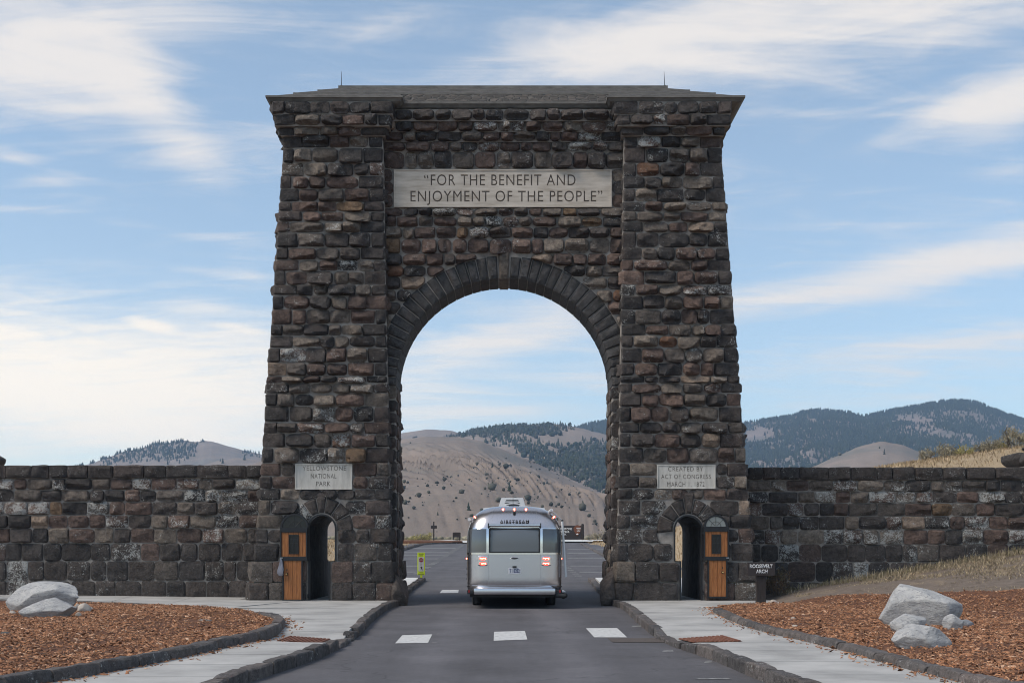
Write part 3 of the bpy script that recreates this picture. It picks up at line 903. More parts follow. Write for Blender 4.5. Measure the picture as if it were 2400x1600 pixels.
def engraved(name, rect, lines, y, mat, parent, depth=.03, bold=.0, border=.05):
    """slab with the letters cut through its face and a darker bed behind them; lines = (text, x0, x1, z0, z1)"""
    x0, x1, z0, z1 = rect
    tgt = bpy.data.curves.new(name, 'CURVE'); tgt.dimensions = '2D'; tgt.fill_mode = 'BOTH'; tgt.resolution_u = 5

    def poly(pts):
        s = tgt.splines.new('POLY'); s.points.add(len(pts) - 1)
        for p_, c in zip(s.points, pts): p_.co = (c[0], c[1], 0, 1)
        s.use_cyclic_u = True
    poly([(x0, z0), (x1, z0), (x1, z1), (x0, z1)])
    for (body, a0, a1, b0, b1) in lines:
        cu = bpy.data.curves.new('t', 'FONT'); cu.body = body; cu.size = 1; cu.space_character = 1.12; cu.offset = bold
        o = bpy.data.objects.new('t', cu); COL.objects.link(o)
        for q in bpy.context.view_layer.objects: q.select_set(False)
        o.select_set(True); bpy.context.view_layer.objects.active = o
        bpy.ops.object.convert(target='CURVE')
        o = bpy.context.view_layer.objects.active
        pts = [[p_ for p_ in s.bezier_points] for s in o.data.splines]
        xs = [p_.co.x for s in pts for p_ in s]; ys = [p_.co.y for s in pts for p_ in s]
        mx0, mx1 = min(xs), max(xs); my0 = 0 if min(ys) > -.3 else min(ys); my1 = max(ys)
        tf = lambda c: (a0 + (c[0] - mx0) / (mx1 - mx0) * (a1 - a0), b0 + (c[1] - my0) / (my1 - my0) * (b1 - b0), 0)
        for s in pts:
            ns = tgt.splines.new('BEZIER'); ns.bezier_points.add(len(s) - 1); ns.use_cyclic_u = True
            for q, p_ in zip(ns.bezier_points, s):
                q.handle_left_type = q.handle_right_type = 'FREE'
                q.co = tf(p_.co); q.handle_left = tf(p_.handle_left); q.handle_right = tf(p_.handle_right)
        bpy.data.objects.remove(o)
    tgt.extrude = depth / 2
    o = bpy.data.objects.new('t', tgt); COL.objects.link(o); bpy.context.view_layer.update()
    me = bpy.data.meshes.new_from_object(o.evaluated_get(bpy.context.evaluated_depsgraph_get())); bpy.data.objects.remove(o)
    n = len(me.vertices); co = np.empty(n * 3, dtype=np.float32); me.vertices.foreach_get('co', co); co = co.reshape(-1, 3)
    me.vertices.foreach_set('co', np.stack([co[:, 0], y - co[:, 2] + depth / 2, co[:, 1]], 1).ravel()); me.update()
    me.materials.clear()
    pl = obj(name, me, mat, parent)
    mb = MB(); mb.box(x0 + .01, x1 - .01, y + depth * .8, y + depth + .12, z0 + .01, z1 - .01); mb.build('lettering', PLAQUE_SHADE, pl)
    # raised border
    mb = MB(); t = border; e = .018
    mb.box(x0, x1, y - e, y + .1, z1, z1 + t); mb.box(x0, x1, y - e, y + .1, z0 - t, z0)
    mb.box(x0 - t, x0, y - e, y + .1, z0 - t, z1 + t); mb.box(x1, x1 + t, y - e, y + .1, z0 - t, z1 + t)
    mb.build('border', mat, pl, bevel=.006)
    return pl


Yp = YC - .06
X_ = lambda u: xf(u, Yp); Z_ = lambda v: zf(v, Yp)
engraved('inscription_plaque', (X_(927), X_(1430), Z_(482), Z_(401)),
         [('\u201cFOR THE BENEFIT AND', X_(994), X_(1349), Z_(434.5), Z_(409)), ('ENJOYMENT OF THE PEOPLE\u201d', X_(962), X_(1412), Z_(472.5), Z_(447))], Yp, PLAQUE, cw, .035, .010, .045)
Yp = YT - .05
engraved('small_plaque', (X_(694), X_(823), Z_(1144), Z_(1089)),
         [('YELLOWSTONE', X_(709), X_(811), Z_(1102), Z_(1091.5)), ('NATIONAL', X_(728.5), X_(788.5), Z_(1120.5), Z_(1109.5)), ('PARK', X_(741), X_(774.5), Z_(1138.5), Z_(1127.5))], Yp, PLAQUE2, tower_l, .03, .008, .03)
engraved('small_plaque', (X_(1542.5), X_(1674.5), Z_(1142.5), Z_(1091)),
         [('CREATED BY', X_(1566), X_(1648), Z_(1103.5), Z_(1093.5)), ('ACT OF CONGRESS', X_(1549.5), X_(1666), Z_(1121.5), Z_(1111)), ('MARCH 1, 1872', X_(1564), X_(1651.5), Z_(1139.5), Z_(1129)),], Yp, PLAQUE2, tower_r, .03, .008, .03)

# ---------------------------------------------------------------- doors, folded back against the towers
WOOD = noise_mat('stained_planks', [(.16, .055, .018), (.30, .115, .038), (.42, .175, .062)], 5, 8, .55, .3, 20, stretch=(9, 9, .7), bdist=.01, distort=.6)
GLASSD = simple('door_glass', (.012, .014, .018), .12, 0, spec=.35)
BRASS = simple('brass', (.55, .38, .16), .3, 1.0)
STEEL = simple('dull_steel', (.35, .35, .36), .4, 1.0)


def door_leaf(side, parent):
    Yd = YT - .20
    x = lambda u: xf(u, Yd); z = lambda v: zf(v, Yd)
    if side < 0: ox, oy, q = 640, 1190, 6.817; U0, U1, L0, L1 = 135, 525, 170, 452; W = (250, 410, 425, 735); fan = (345, 310, 195); kn = (222, 1055); up = (388, 775); lo = (838, 1460); ctr = 345
    else: ox, oy, q = 1560, 1190, 6.817; U0, U1, L0, L1 = 630, 990, 692, 966; W = (735, 880, 420, 728); fan = (803, 296, 160); kn = (910, 1025); up = (375, 775); lo = (836, 1412); ctr = 803
    uu = lambda a: x(ox + a / q); vv = lambda b: z(oy + b / q)
    fw = 22
    mb = MB(); t = .05
    # iron frame: arched head, stiles and rails round the two plank fields
    cxx, czz, rr = uu(fan[0]), vv(fan[1]), fan[2] / q * Yd / F
    n = 16
    pts_o = [(cxx + (rr + .055) * math.cos(math.pi * i / n), czz + (rr * .98 + .055) * math.sin(math.pi * i / n)) for i in range(n + 1)]
    pts_i = [(cxx + rr * math.cos(math.pi * i / n), czz + rr * .98 * math.sin(math.pi * i / n)) for i in range(n + 1)]
    vs = [(a, Yd - .025, b) for a, b in pts_o] + [(a, Yd - .025, b) for a, b in pts_i] + [(a, Yd + t, b) for a, b in pts_o] + [(a, Yd + t, b) for a, b in pts_i]
    m = n + 1; fs = []
    for i in range(n):
        fs += [(i, i + 1, m + i + 1, m + i), (2 * m + i, 3 * m + i, 3 * m + i + 1, 2 * m + i + 1), (i, 2 * m + i, 2 * m + i + 1, i + 1), (m + i, m + i + 1, 3 * m + i + 1, 3 * m + i)]
    mb.add(vs, fs)
    xl, xr = uu(U0 - fw), uu(U1 + fw); ll, lr = uu(L0 - fw), uu(L1 + fw)
    mb.box(xl, xr, Yd - .03, Yd + t, vv(up[0]), vv(fan[1]) + .002)
    mb.box(xl, uu(U0), Yd - .025, Yd + t, vv(up[1]), vv(up[0])); mb.box(uu(U1), xr, Yd - .025, Yd + t, vv(up[1]), vv(up[0]))
    mb.box(xl, xr, Yd - .03, Yd + t, vv(lo[0]), vv(up[1]))
    mb.box(ll, uu(L0), Yd - .025, Yd + t, vv(lo[1]), vv(lo[0])); mb.box(uu(L1), lr, Yd - .025, Yd + t, vv(lo[1]), vv(lo[0]))
    mb.box(ll, lr, Yd - .03, Yd + t, vv(lo[1] + 28), vv(lo[1]))
    dr = mb.build('door', IRON, parent, bevel=.004)
    # planks
    def planks(a0, a1, b0, b1, n, hole=None):
        wst = (a1 - a0) / n
        for i in range(n):
            p0, p1 = a0 + wst * i + .003, a0 + wst * (i + 1) - .003
            rg = [(b0, b1)]
            if hole and p1 > hole[0] + .01 and p0 < hole[1] - .01:
                if p0 < hole[0] - .02: # trimmed beside the window
                    rg = [(b0, b1)]; p1 = hole[0] - .002
                elif p1 > hole[1] + .02: p0 = hole[1] + .002
                else: rg = [(b0, hole[2]), (hole[3], b1)]
            for (c0, c1) in rg:
                m_ = MB(); m_.box(p0, p1, Yd - .004, Yd + .035, c0, c1); m_.build('plank', WOOD, dr, bevel=.004)
    hole = (uu(W[0]), uu(W[1]), vv(W[3]), vv(W[2]))
    n_ = 5
    a0, a1 = uu(U0), uu(U1)
    # plank joints line up with the window edges
    for (p0, p1, rg) in [(a0, a0 + (hole[0] - a0) * .5, None), (a0 + (hole[0] - a0) * .5, hole[0], None), (hole[0], (hole[0] + hole[1]) / 2, 1), ((hole[0] + hole[1]) / 2, hole[1], 1),
                         (hole[1], hole[1] + (a1 - hole[1]) * .5, None), (hole[1] + (a1 - hole[1]) * .5, a1, None)]:
        for (c0, c1) in ([(vv(up[1]), vv(up[0]))] if not rg else [(vv(up[1]), hole[2]), (hole[3], vv(up[0]))]):
            m_ = MB(); m_.box(p0 + .003, p1 - .003, Yd - .004, Yd + .035, c0, c1); m_.build('plank', WOOD, dr, bevel=.004)
    planks(uu(L0), uu(L1), vv(lo[1]), vv(lo[0]), 4)
    # window of the door
    m_ = MB(); f = .022
    x0, x1, z0, z1 = hole
    m_.box(x0, x1, Yd - .028, Yd + .03, z1 - f, z1); m_.box(x0, x1, Yd - .028, Yd + .03, z0, z0 + f); m_.box(x0, x0 + f, Yd - .028, Yd + .03, z0 + f, z1 - f); m_.box(x1 - f, x1, Yd - .028, Yd + .03, z0 + f, z1 - f)
    xm = (x0 + x1) / 2; m_.box(xm - .006, xm + .006, Yd - .015, Yd + .01, z0 + f, z1 - f)
    for k in (.55, .78): zz_ = z0 + (z1 - z0) * k; m_.box(x0 + f, x1 - f, Yd - .0145, Yd + .0095, zz_ - .006, zz_ + .006)
    wf = m_.build('door_window', IRON, dr)
    m_ = MB(); m_.box(x0 + f, x1 - f, Yd + .002, Yd + .02, z0 + f, z1 - f); m_.build('pane', GLASSD, wf)
    # fanlight
    m_ = MB(); k_ = len(pts_i)
    m_.add([(a, Yd + .005, b) for a, b in pts_i] + [(a, Yd + .02, b) for a, b in pts_i], [tuple(range(k_)), tuple(range(2 * k_ - 1, k_ - 1, -1))] + [(i, i + 1, k_ + i + 1, k_ + i) for i in range(k_ - 1)])
    m_.build('fanlight', GLASSD if side < 0 else FANGLASS, dr)
    m_ = MB()
    for a in (45, 90, 135): m_.tube((cxx + rr * .1 * math.cos(R(a)), Yd, czz + rr * .1 * math.sin(R(a))), (cxx + rr * math.cos(R(a)), Yd, czz + rr * .98 * math.sin(R(a))), .007, None, 6)
    for i in range(8): m_.tube((cxx + rr * .5 * math.cos(math.pi * i / 8), Yd, czz + rr * .5 * math.sin(math.pi * i / 8)), (cxx + rr * .5 * math.cos(math.pi * (i + 1) / 8), Yd, czz + rr * .5 * math.sin(math.pi * (i + 1) / 8)), .006, None, 6)
    m_.build('glazing_bar', IRON, dr)
    kx, kz = uu(kn[0]), vv(kn[1])
    m_ = MB(); m_.tube((kx, Yd - .004, kz), (kx, Yd - .03, kz), .036, .032, 14); m_.build('lock_rose', IRON, dr)
    m_ = MB(); m_.tube((kx, Yd - .03, kz), (kx, Yd - .06, kz), .011, None, 10); m_.ball((kx, Yd - .075, kz), .026, 12, 8); m_.build('door_knob', BRASS, dr, smooth=True)
    m_ = MB(); m_.box(kx - .01, kx + .01, Yd - .012, Yd, kz + .10, kz + .15); m_.build('keyhole_plate', IRON, dr)
    sgn = -1 if side < 0 else 1
    hx = xl if side < 0 else xr
    m_ = MB(); m_.box(min(hx, hx - sgn * .08), max(hx, hx - sgn * .08), Yd - .05, Yd - .031, vv(up[1]) - .05, vv(up[1]) - .02); m_.build('latch', STEEL, dr)
    # hinge straps to the wall
    hx = xr if side < 0 else xl
    m_ = MB()
    for zz_ in (vv(up[0]) - .05, vv(lo[0]) + .05, vv(lo[1]) + .1): m_.tube((hx, Yd + .05, zz_ - .05), (hx, Yd + .05, zz_ + .05), .018, None, 8); m_.box(hx - .02, hx + .02, Yd + .05, YT + .02, zz_ - .02, zz_ + .02)
    m_.build('hinge', IRON, dr)
    return dr, uu, vv, Yd


FANGLASS = simple('clear_glass_pane', (.10, .11, .13), .03, 0.0, spec=1.0)
FANGLASS.node_tree.nodes['Principled BSDF'].inputs['Metallic'].default_value = .3
FANGLASS.node_tree.nodes['Principled BSDF'].inputs['Base Color'].default_value = (.16, .17, .19, 1)
dl, uu, vv, Yd = door_leaf(-1, tower_l)
# carrier bag hung on the latch of the left door
bag = MB(); rows = []
prof = [(805, 130, 8), (830, 133, 16), (880, 135, 24), (930, 133, 34), (980, 130, 44), (1030, 128, 50), (1065, 135, 44), (1082, 140, 22)]
nn_ = 16; vs = []; fs = []
rb = random.Random(4)
for (b_, a_, w_) in prof:
    for i in range(nn_):
        t = 2 * math.pi * i / nn_; k = w_ / 6.817 * Yd / F * (1 + .22 * math.sin(3 * t + b_ * .01) + .12 * rb.uniform(-1, 1))
        vs.append((uu(a_) + k * math.cos(t), Yd - .075 + .55 * k * math.sin(t), vv(b_)))
for j in range(len(prof) - 1):
    fs += [(j * nn_ + i, j * nn_ + (i + 1) % nn_, (j + 1) * nn_ + (i + 1) % nn_, (j + 1) * nn_ + i) for i in range(nn_)]
fs += [tuple(range(nn_))[::-1], tuple(range((len(prof) - 1) * nn_, len(prof) * nn_))]
bag.add(vs, fs)
BAG = noise_mat('thin_plastic', [(.13, .13, .155), (.24, .24, .28)], 14, 5, .35, .5, 30, stretch=(2, 2, .5), bdist=.02, spec=.5)
o = bag.build('plastic_bag', BAG, None, smooth=True)
tag(o, 'crumpled grey plastic bag hanging from the latch of the left door', 'bag')
door_leaf(1, tower_r)
m_ = MB(); xr_ = xf(1580) + .13; m_.box(xr_, xr_ + .05, 35.95, 36.66, .2, 2.05); rd = m_.build('rear_door', IRON, tower_r)
for k in range(4):
    m_ = MB(); m_.box(xr_ - .012, xr_ - .001, 36.0 + .16 * k, 36.0 + .16 * k + .15, .28, 1.95); m_.build('plank', WOOD, rd)
# ---------------------------------------------------------------- ground
def sstep(x, a, b):
    t = np.clip((np.asarray(x, dtype=float) - a) / (b - a), 0, 1); return t * t * (3 - 2 * t)


def lot_z(Y): return .0268 * np.maximum(np.asarray(Y, dtype=float) - 33, 0)


def ground_z(X, Y):
    X = np.asarray(X, dtype=float); Y = np.asarray(Y, dtype=float)
    z = .0268 * np.clip(Y - 33, 0, 107) + .010 * np.clip(Y - 140, 0, 1500)
    # earth bank on the right, climbing to the wall and on behind it
    b = np.clip(X - 6.9, 0, 60); bank = .10 + .168 * np.minimum(b, 9) + .07 * np.clip(b - 9, 0, 20)
    w = sstep(Y, 22.5, 32.5) * sstep(X, 6.4, 8.2) * (1 - sstep(Y, 40, 60))
    z = z + bank * w
    hx = np.clip(X - 8.0, 0, 200); hill = .36 * np.minimum(hx, 16) + .14 * np.clip(hx - 16, 0, 25)
    z = z + hill * sstep(Y, 37, 69) * (1 - sstep(Y, 78, 140)) * sstep(X, 8.5, 12)
    hl = np.clip(-X - 11, 0, 40) * .05
    z = z + hl * sstep(Y, 40, 70) * (1 - sstep(Y, 90, 150))
    return z


def axis(segs):
    out = []
    for a, b, n in segs: out += list(np.linspace(a, b, n, endpoint=False))
    return np.array(out + [segs[-1][1]])


gx = axis([(-1900, -600, 8), (-600, -120, 16), (-120, -30, 36), (-30, 40, 150), (40, 130, 40), (130, 600, 16), (600, 1900, 8)])
gy = axis([(-400, -20, 8), (-20, 8, 14), (8, 45, 84), (45, 150, 120), (150, 420, 60), (420, 3100, 24)])
GX, GY = np.meshgrid(gx, gy)
GZ = ground_z(GX, GY)
road_w = (np.abs(GX) < 8.6) & (GY < 122)
nzv = np.array([noise.noise(Vector((a * .35, b * .35, 0))) * .05 + noise.noise(Vector((a * .09, b * .09, 4))) * .16 for a, b in zip(GX.ravel(), GY.ravel())]).reshape(GX.shape)
GZ = GZ + nzv * np.where((GX > 7) | (GY > 60) | (GX < -21), 1, 0) * np.where(road_w, 0, 1) - .05
nxg, nyg = len(gx), len(gy)
ii, jj = np.meshgrid(np.arange(nxg - 1), np.arange(nyg - 1)); q = (jj * nxg + ii).ravel()
FQ = np.stack([q, q + 1, q + nxg + 1, q + nxg], 1)
me = mesh_np('ground', np.stack([GX.ravel(), GY.ravel(), GZ.ravel()], 1), FQ, True)


def ground_material():
    m, nt, N, L, b = new_mat('dry_steppe')
    g = N.new('ShaderNodeNewGeometry'); pos = g.outputs['Position']

    def nz(scale, detail=8, rough=.6, st=(1, 1, 1)):
        mp = N.new('ShaderNodeMapping'); mp.inputs['Scale'].default_value = st; L.new(pos, mp.inputs[0])
        n = N.new('ShaderNodeTexNoise'); n.inputs['Scale'].default_value = scale; n.inputs['Detail'].default_value = detail
        n.inputs['Roughness'].default_value = rough; L.new(mp.outputs[0], n.inputs['Vector']); return n.outputs['Fac']

    def rng(x, a, bb, c, d):
        n = N.new('ShaderNodeMapRange'); L.new(x, n.inputs[0])
        for i, v in enumerate((a, bb, c, d)): n.inputs[i + 1].default_value = v
        return n.outputs[0]

    def mix(fac, a, bb):
        n = N.new('ShaderNodeMix'); n.data_type = 'RGBA'
        for i, v in ((0, fac), (6, a), (7, bb)):
            if isinstance(v, tuple): n.inputs[i].default_value = v
            else: L.new(v, n.inputs[i])
        return n.outputs[2]
    dirt = mix(rng(nz(6, 8, .7), .3, .7, 0, 1), (.12, .098, .085, 1), (.21, .172, .142, 1))
    straw = mix(rng(nz(9, 6, .7, (1.6, .5, 1)), .3, .7, 0, 1), (.25, .19, .122, 1), (.41, .32, .21, 1))
    sep = N.new('ShaderNodeSeparateXYZ'); L.new(pos, sep.inputs[0])
    # bare earth before the wall, grass gaining uphill and beyond
    ad = N.new('ShaderNodeMath'); ad.operation = 'ADD'; L.new(rng(sep.outputs[1], 34, 44, -.16, .22), ad.inputs[0]); L.new(nz(.9, 8, .66, (1, .7, 1)), ad.inputs[1])
    a2 = N.new('ShaderNodeMath'); a2.operation = 'ADD'; L.new(rng(sep.outputs[0], 9, 16, 0, .12), a2.inputs[0]); L.new(ad.outputs[0], a2.inputs[1])
    c = mix(rng(a2.outputs[0], .42, .62, 0, 1), dirt, straw)
    sage = mix(rng(nz(.35, 8, .7), .45, .6, 0, 1), (.25, .20, .15, 1), (.17, .155, .12, 1))
    c = mix(rng(sep.outputs[1], 130, 165, 0, 1), c, sage)
    L.new(c, b.inputs['Base Color']); b.inputs['Roughness'].default_value = .95; b.inputs['Specular IOR Level'].default_value = .15
    bp = N.new('ShaderNodeBump'); bp.inputs['Strength'].default_value = .8; bp.inputs['Distance'].default_value = .05
    L.new(nz(11, 8, .7), bp.inputs['Height']); L.new(bp.outputs[0], b.inputs['Normal'])
    return m


tag(obj('ground', me, ground_material()), kind='structure')

# road and car park as one asphalt sheet, rising beyond the arch
rx = axis([(-9.4, 9.0, 46)]); ry = axis([(-25, 33, 58), (33, 122, 60)])
RX, RY = np.meshgrid(rx, ry)
RZ = lot_z(RY) + .0 * RX
me_q = (np.arange(len(ry) - 1)[:, None] * len(rx) + np.arange(len(rx) - 1)[None]).ravel()
FQ = np.stack([me_q, me_q + 1, me_q + len(rx) + 1, me_q + len(rx)], 1)


def asphalt_material():
    m, nt, N, L, b = new_mat('asphalt_surface')
    g = N.new('ShaderNodeNewGeometry'); pos = g.outputs['Position']

    def nz(scale, detail=8, rough=.6, st=(1, 1, 1), dist=0):
        mp = N.new('ShaderNodeMapping'); mp.inputs['Scale'].default_value = st; L.new(pos, mp.inputs[0])
        n = N.new('ShaderNodeTexNoise'); n.inputs['Scale'].default_value = scale; n.inputs['Detail'].default_value = detail; n.inputs['Distortion'].default_value = dist
        n.inputs['Roughness'].default_value = rough; L.new(mp.outputs[0], n.inputs['Vector']); return n.outputs['Fac']

    def rng(x, a, bb, c, d):
        n = N.new('ShaderNodeMapRange'); L.new(x, n.inputs[0])
        for i, v in enumerate((a, bb, c, d)): n.inputs[i + 1].default_value = v
        return n.outputs[0]

    def mul(a, bb):
        n = N.new('ShaderNodeMath'); n.operation = 'MULTIPLY'; L.new(a, n.inputs[0]); L.new(bb, n.inputs[1]); return n.outputs[0]
    v = mul(mul(rng(nz(.55, 6), .3, .7, .82, 1.2), rng(nz(140, 3, .7), .25, .75, .62, 1.42)), mul(rng(nz(1.2, 5, .6, (1, .12, 1)), .3, .7, .88, 1.14), rng(nz(9, 6, .7), .3, .7, .9, 1.12)))
    cm = N.new('ShaderNodeCombineColor')
    for i, k in enumerate((.099, .096, .104)):
        n = N.new('ShaderNodeMath'); n.operation = 'MULTIPLY'; L.new(v, n.inputs[0]); n.inputs[1].default_value = k; L.new(n.outputs[0], cm.inputs[i])
    sx = N.new('ShaderNodeSeparateXYZ'); L.new(pos, sx.inputs[0])
    ab = N.new('ShaderNodeMath'); ab.operation = 'ABSOLUTE'; L.new(sx.outputs[0], ab.inputs[0])
    tk = N.new('ShaderNodeMath'); tk.operation = 'SUBTRACT'; L.new(ab.outputs[0], tk.inputs[0]); tk.inputs[1].default_value = 1.0
    t2 = N.new('ShaderNodeMath'); t2.operation = 'ABSOLUTE'; L.new(tk.outputs[0], t2.inputs[0])
    wob = N.new('ShaderNodeMath'); wob.operation = 'MULTIPLY_ADD'; L.new(nz(.8, 5, .6, (1, .3, 1)), wob.inputs[0]); wob.inputs[1].default_value = .7; L.new(t2.outputs[0], wob.inputs[2])
    v = mul(v, rng(wob.outputs[0], .45, .95, 1.13, .94))
    for i, nd in enumerate([l.from_node for l in L if l.to_node == cm]): L.new(v, nd.inputs[0])
    # pale scuffs
    mx = N.new('ShaderNodeMix'); mx.data_type = 'RGBA'; L.new(rng(nz(1.7, 7, .72, (1, 1.6, 1), .6), .68, .76, 0, .35), mx.inputs[0]); L.new(cm.outputs[0], mx.inputs[6]); mx.inputs[7].default_value = (.20, .195, .195, 1)
    # cracks
    vo = N.new('ShaderNodeTexVoronoi'); vo.feature = 'DISTANCE_TO_EDGE'; vo.inputs['Scale'].default_value = .22
    mp = N.new('ShaderNodeMapping'); L.new(pos, mp.inputs[0])
    ds = N.new('ShaderNodeVectorMath'); ds.operation = 'ADD'; L.new(mp.outputs[0], ds.inputs[0])
    nn = N.new('ShaderNodeTexNoise'); nn.inputs['Scale'].default_value = 1.5; L.new(pos, nn.inputs['Vector']); L.new(nn.outputs['Color'], ds.inputs[1]); L.new(ds.outputs[0], vo.inputs['Vector'])
    m3 = N.new('ShaderNodeMix'); m3.data_type = 'RGBA'; L.new(rng(vo.outputs['Distance'], .001, .006, .35, 0), m3.inputs[0]); L.new(mx.outputs[2], m3.inputs[6]); m3.inputs[7].default_value = (.03, .03, .032, 1)
    L.new(m3.outputs[2], b.inputs['Base Color']); b.inputs['Roughness'].default_value = .85; b.inputs['Specular IOR Level'].default_value = .25
    bp = N.new('ShaderNodeBump'); bp.inputs['Strength'].default_value = .5; bp.inputs['Distance'].default_value = .012; L.new(nz(110, 4, .7), bp.inputs['Height']); L.new(bp.outputs[0], b.inputs['Normal'])
    return m


road = obj('road', mesh_np('road', np.stack([RX.ravel(), RY.ravel(), RZ.ravel()], 1), FQ, True), asphalt_material()); tag(road, kind='structure')


def sheet(name, quad, mat, parent, dz=.005, n=4):
    """four corners (x,y) laid on the road"""
    (a, b, c, d) = [Vector((x, y, 0)) for x, y in quad]; vs = []; fs = []
    for j in range(n + 1):
        for i in range(n + 1):
            p = a.lerp(b, i / n).lerp(d.lerp(c, i / n), j / n); vs.append((p.x, p.y, float(lot_z(p.y)) + dz))
    fs = [(j * (n + 1) + i, j * (n + 1) + i + 1, (j + 1) * (n + 1) + i + 1, (j + 1) * (n + 1) + i) for j in range(n) for i in range(n)]
    me = bpy.data.meshes.new(name); me.from_pydata(vs, [], fs); me.update()
    return obj(name, me, mat, parent)


def G(u, v, z=0.0):
    Y = (EYE - z) * F / (v - HV); return ((u - CU) * Y / F, Y)


def GL(u, v):
    """photo point on the rising car park"""
    Y = (EYE + .0268 * 33) * F / (v - HV + .0268 * F); return ((u - CU) * Y / F, Y)


for qd in ([(926, 1507), (1003, 1506), (1013, 1486), (943, 1488)], [(1157, 1501), (1236, 1498), (1230, 1478), (1158, 1480)], [(1393, 1493), (1470, 1493), (1446, 1471), (1373, 1471.5)]):
    sheet('crosswalk_bar', [G(*p) for p in qd], PAINT, road)
sheet('crosswalk_bar', [GL(1030.5, 1389), GL(1074, 1389), GL(1075, 1381.5), GL(1036, 1382)], PAINT, road)
sheet('crosswalk_bar', [GL(1318, 1387), GL(1327, 1387), GL(1321, 1382), GL(1317, 1382)], PAINT, road)
for (u0, u1, v) in [(939, 1056, 1293.9), (939, 1040, 1300), (939, 1030, 1308.8), (939, 1012, 1326.5), (939, 990, 1340), (939, 1075, 1284)]:
    sheet('parking_line', [GL(u0 - 20, v + .75), GL(u1, v + .75), GL(u1, v - .55), GL(u0 - 20, v - .55)], WORNPAINT, road)
for (u0, u1, v) in [(1330, 1424, 1308), (1335, 1424, 1327), (1358, 1424, 1340.5), (1330, 1424, 1296), (1330, 1415, 1287)]:
    sheet('parking_line', [GL(u0, v + .75), GL(u1 + 20, v + .75), GL(u1 + 20, v - .55), GL(u0, v - .55)], WORNPAINT, road)
GUT = noise_mat('gutter_block', [(.04, .04, .043), (.07, .068, .07)], 5, 6, .9, .3)
for i in range(33):
    y = 52 + i * 1.8
    sheet('gutter_block', [(-4.08, y), (-3.72, y), (-3.72, y + .85), (-4.08, y + .85)], WORNPAINT, road, .006, 1)
    sheet('gutter_block', [(-4.08, y + .88), (-3.72, y + .88), (-3.72, y + 1.77), (-4.08, y + 1.77)], GUT, road, .006, 1)
for i in range(30):
    y = 50 + i * 1.9
    sheet('gutter_block', [(3.05, y), (3.35, y), (3.35, y + .6), (3.05, y + .6)], WORNPAINT, road, .006, 1)
for (u, v, du, dv) in [(1565, 1525, 14, 2.5), (1500, 1467, 22, 2.2), (1660, 1550, 10, 3), (1670, 1590, 45, 1.5), (1026, 1485, 2, 1), (1018, 1505, 6, .8)]:
    sheet('paint_scuff', [G(u - du, v + dv), G(u + du, v + dv * .6), G(u + du * .8, v - dv), G(u - du * .7, v - dv * .6)], WORNPAINT, road)

# ---------------------------------------------------------------- sidewalks and kerbs
RAMP_Y = 19.4


def walk_z(x, y, side):
    """pavement height with the dropped kerb by the crossing"""
    k = math.exp(-((y - RAMP_Y) / 1.15) ** 4) * max(0.0, min(1.0, (4.3 - abs(x)) / 1.6))
    return .15 - .115 * k + (.0105 * max(0, -x - 7) if side < 0 else 0)


KL = [(-3.05, 10.0), (-3.02, 12.0), (-2.98, 13.8), (-2.88, 14.6), (-2.70, 15.9), (-2.56, 18.0), (-2.57, 19.5), (-2.62, 21.8), (-2.78, 24.0), (-2.90, 26.4), (-3.0, 29.0), (-3.02, 31.9), (-2.92, 33.4)]
KR = [(3.25, 10.0), (3.12, 12.5), (3.0, 14.7), (2.93, 16.8), (2.70, 19.0), (2.66, 20.5), (2.78, 23.6), (2.95, 27.0), (3.10, 30.0), (3.12, 31.9), (2.98, 33.4)]
BL = [(-5.3, 10.0), (-4.95, 12.4), (-4.7, 13.2), (-4.36, 14.85), (-4.18, 16.4), (-4.08, 17.4), (-3.9, 18.3), (-3.95, 20.2), (-4.25, 22.3), (-4.74, 23.9), (-5.55, 25.9), (-6.96, 28.4), (-9.1, 30.3), (-11.9, 32.3), (-16, 33.3), (-21, 33.6)]
BR = [(5.15, 10.0), (4.95, 12.6), (4.85, 14.4), (4.86, 17.2), (4.50, 20.7), (4.72, 25.0), (5.02, 28.0), (5.6, 29.1), (6.6, 29.9), (7.6, 30.5)]


def resample(pl, step):
    pts = [Vector((a, b, 0)) for a, b in pl]; d = [0]
    for a, b in zip(pts, pts[1:]): d.append(d[-1] + (b - a).length)
    n = max(2, int(round(d[-1] / step))); out = []
    for i in range(n + 1):
        s = d[-1] * i / n; k = max(j for j in range(len(d)) if d[j] <= s + 1e-9); k = min(k, len(pts) - 2)
        t = (s - d[k]) / (d[k + 1] - d[k]); out.append(pts[k].lerp(pts[k + 1], t))
    return out


def smooth_pl(pl, it=2):
    for _ in range(it):
        o = [pl[0]]
        for a, b in zip(pl, pl[1:]): o += [(a[0] * .75 + b[0] * .25, a[1] * .75 + b[1] * .25), (a[0] * .25 + b[0] * .75, a[1] * .25 + b[1] * .75)]
        o.append(pl[-1]); pl = o
    return pl


KL, KR, BL, BR = (smooth_pl(p) for p in (KL, KR, BL, BR))


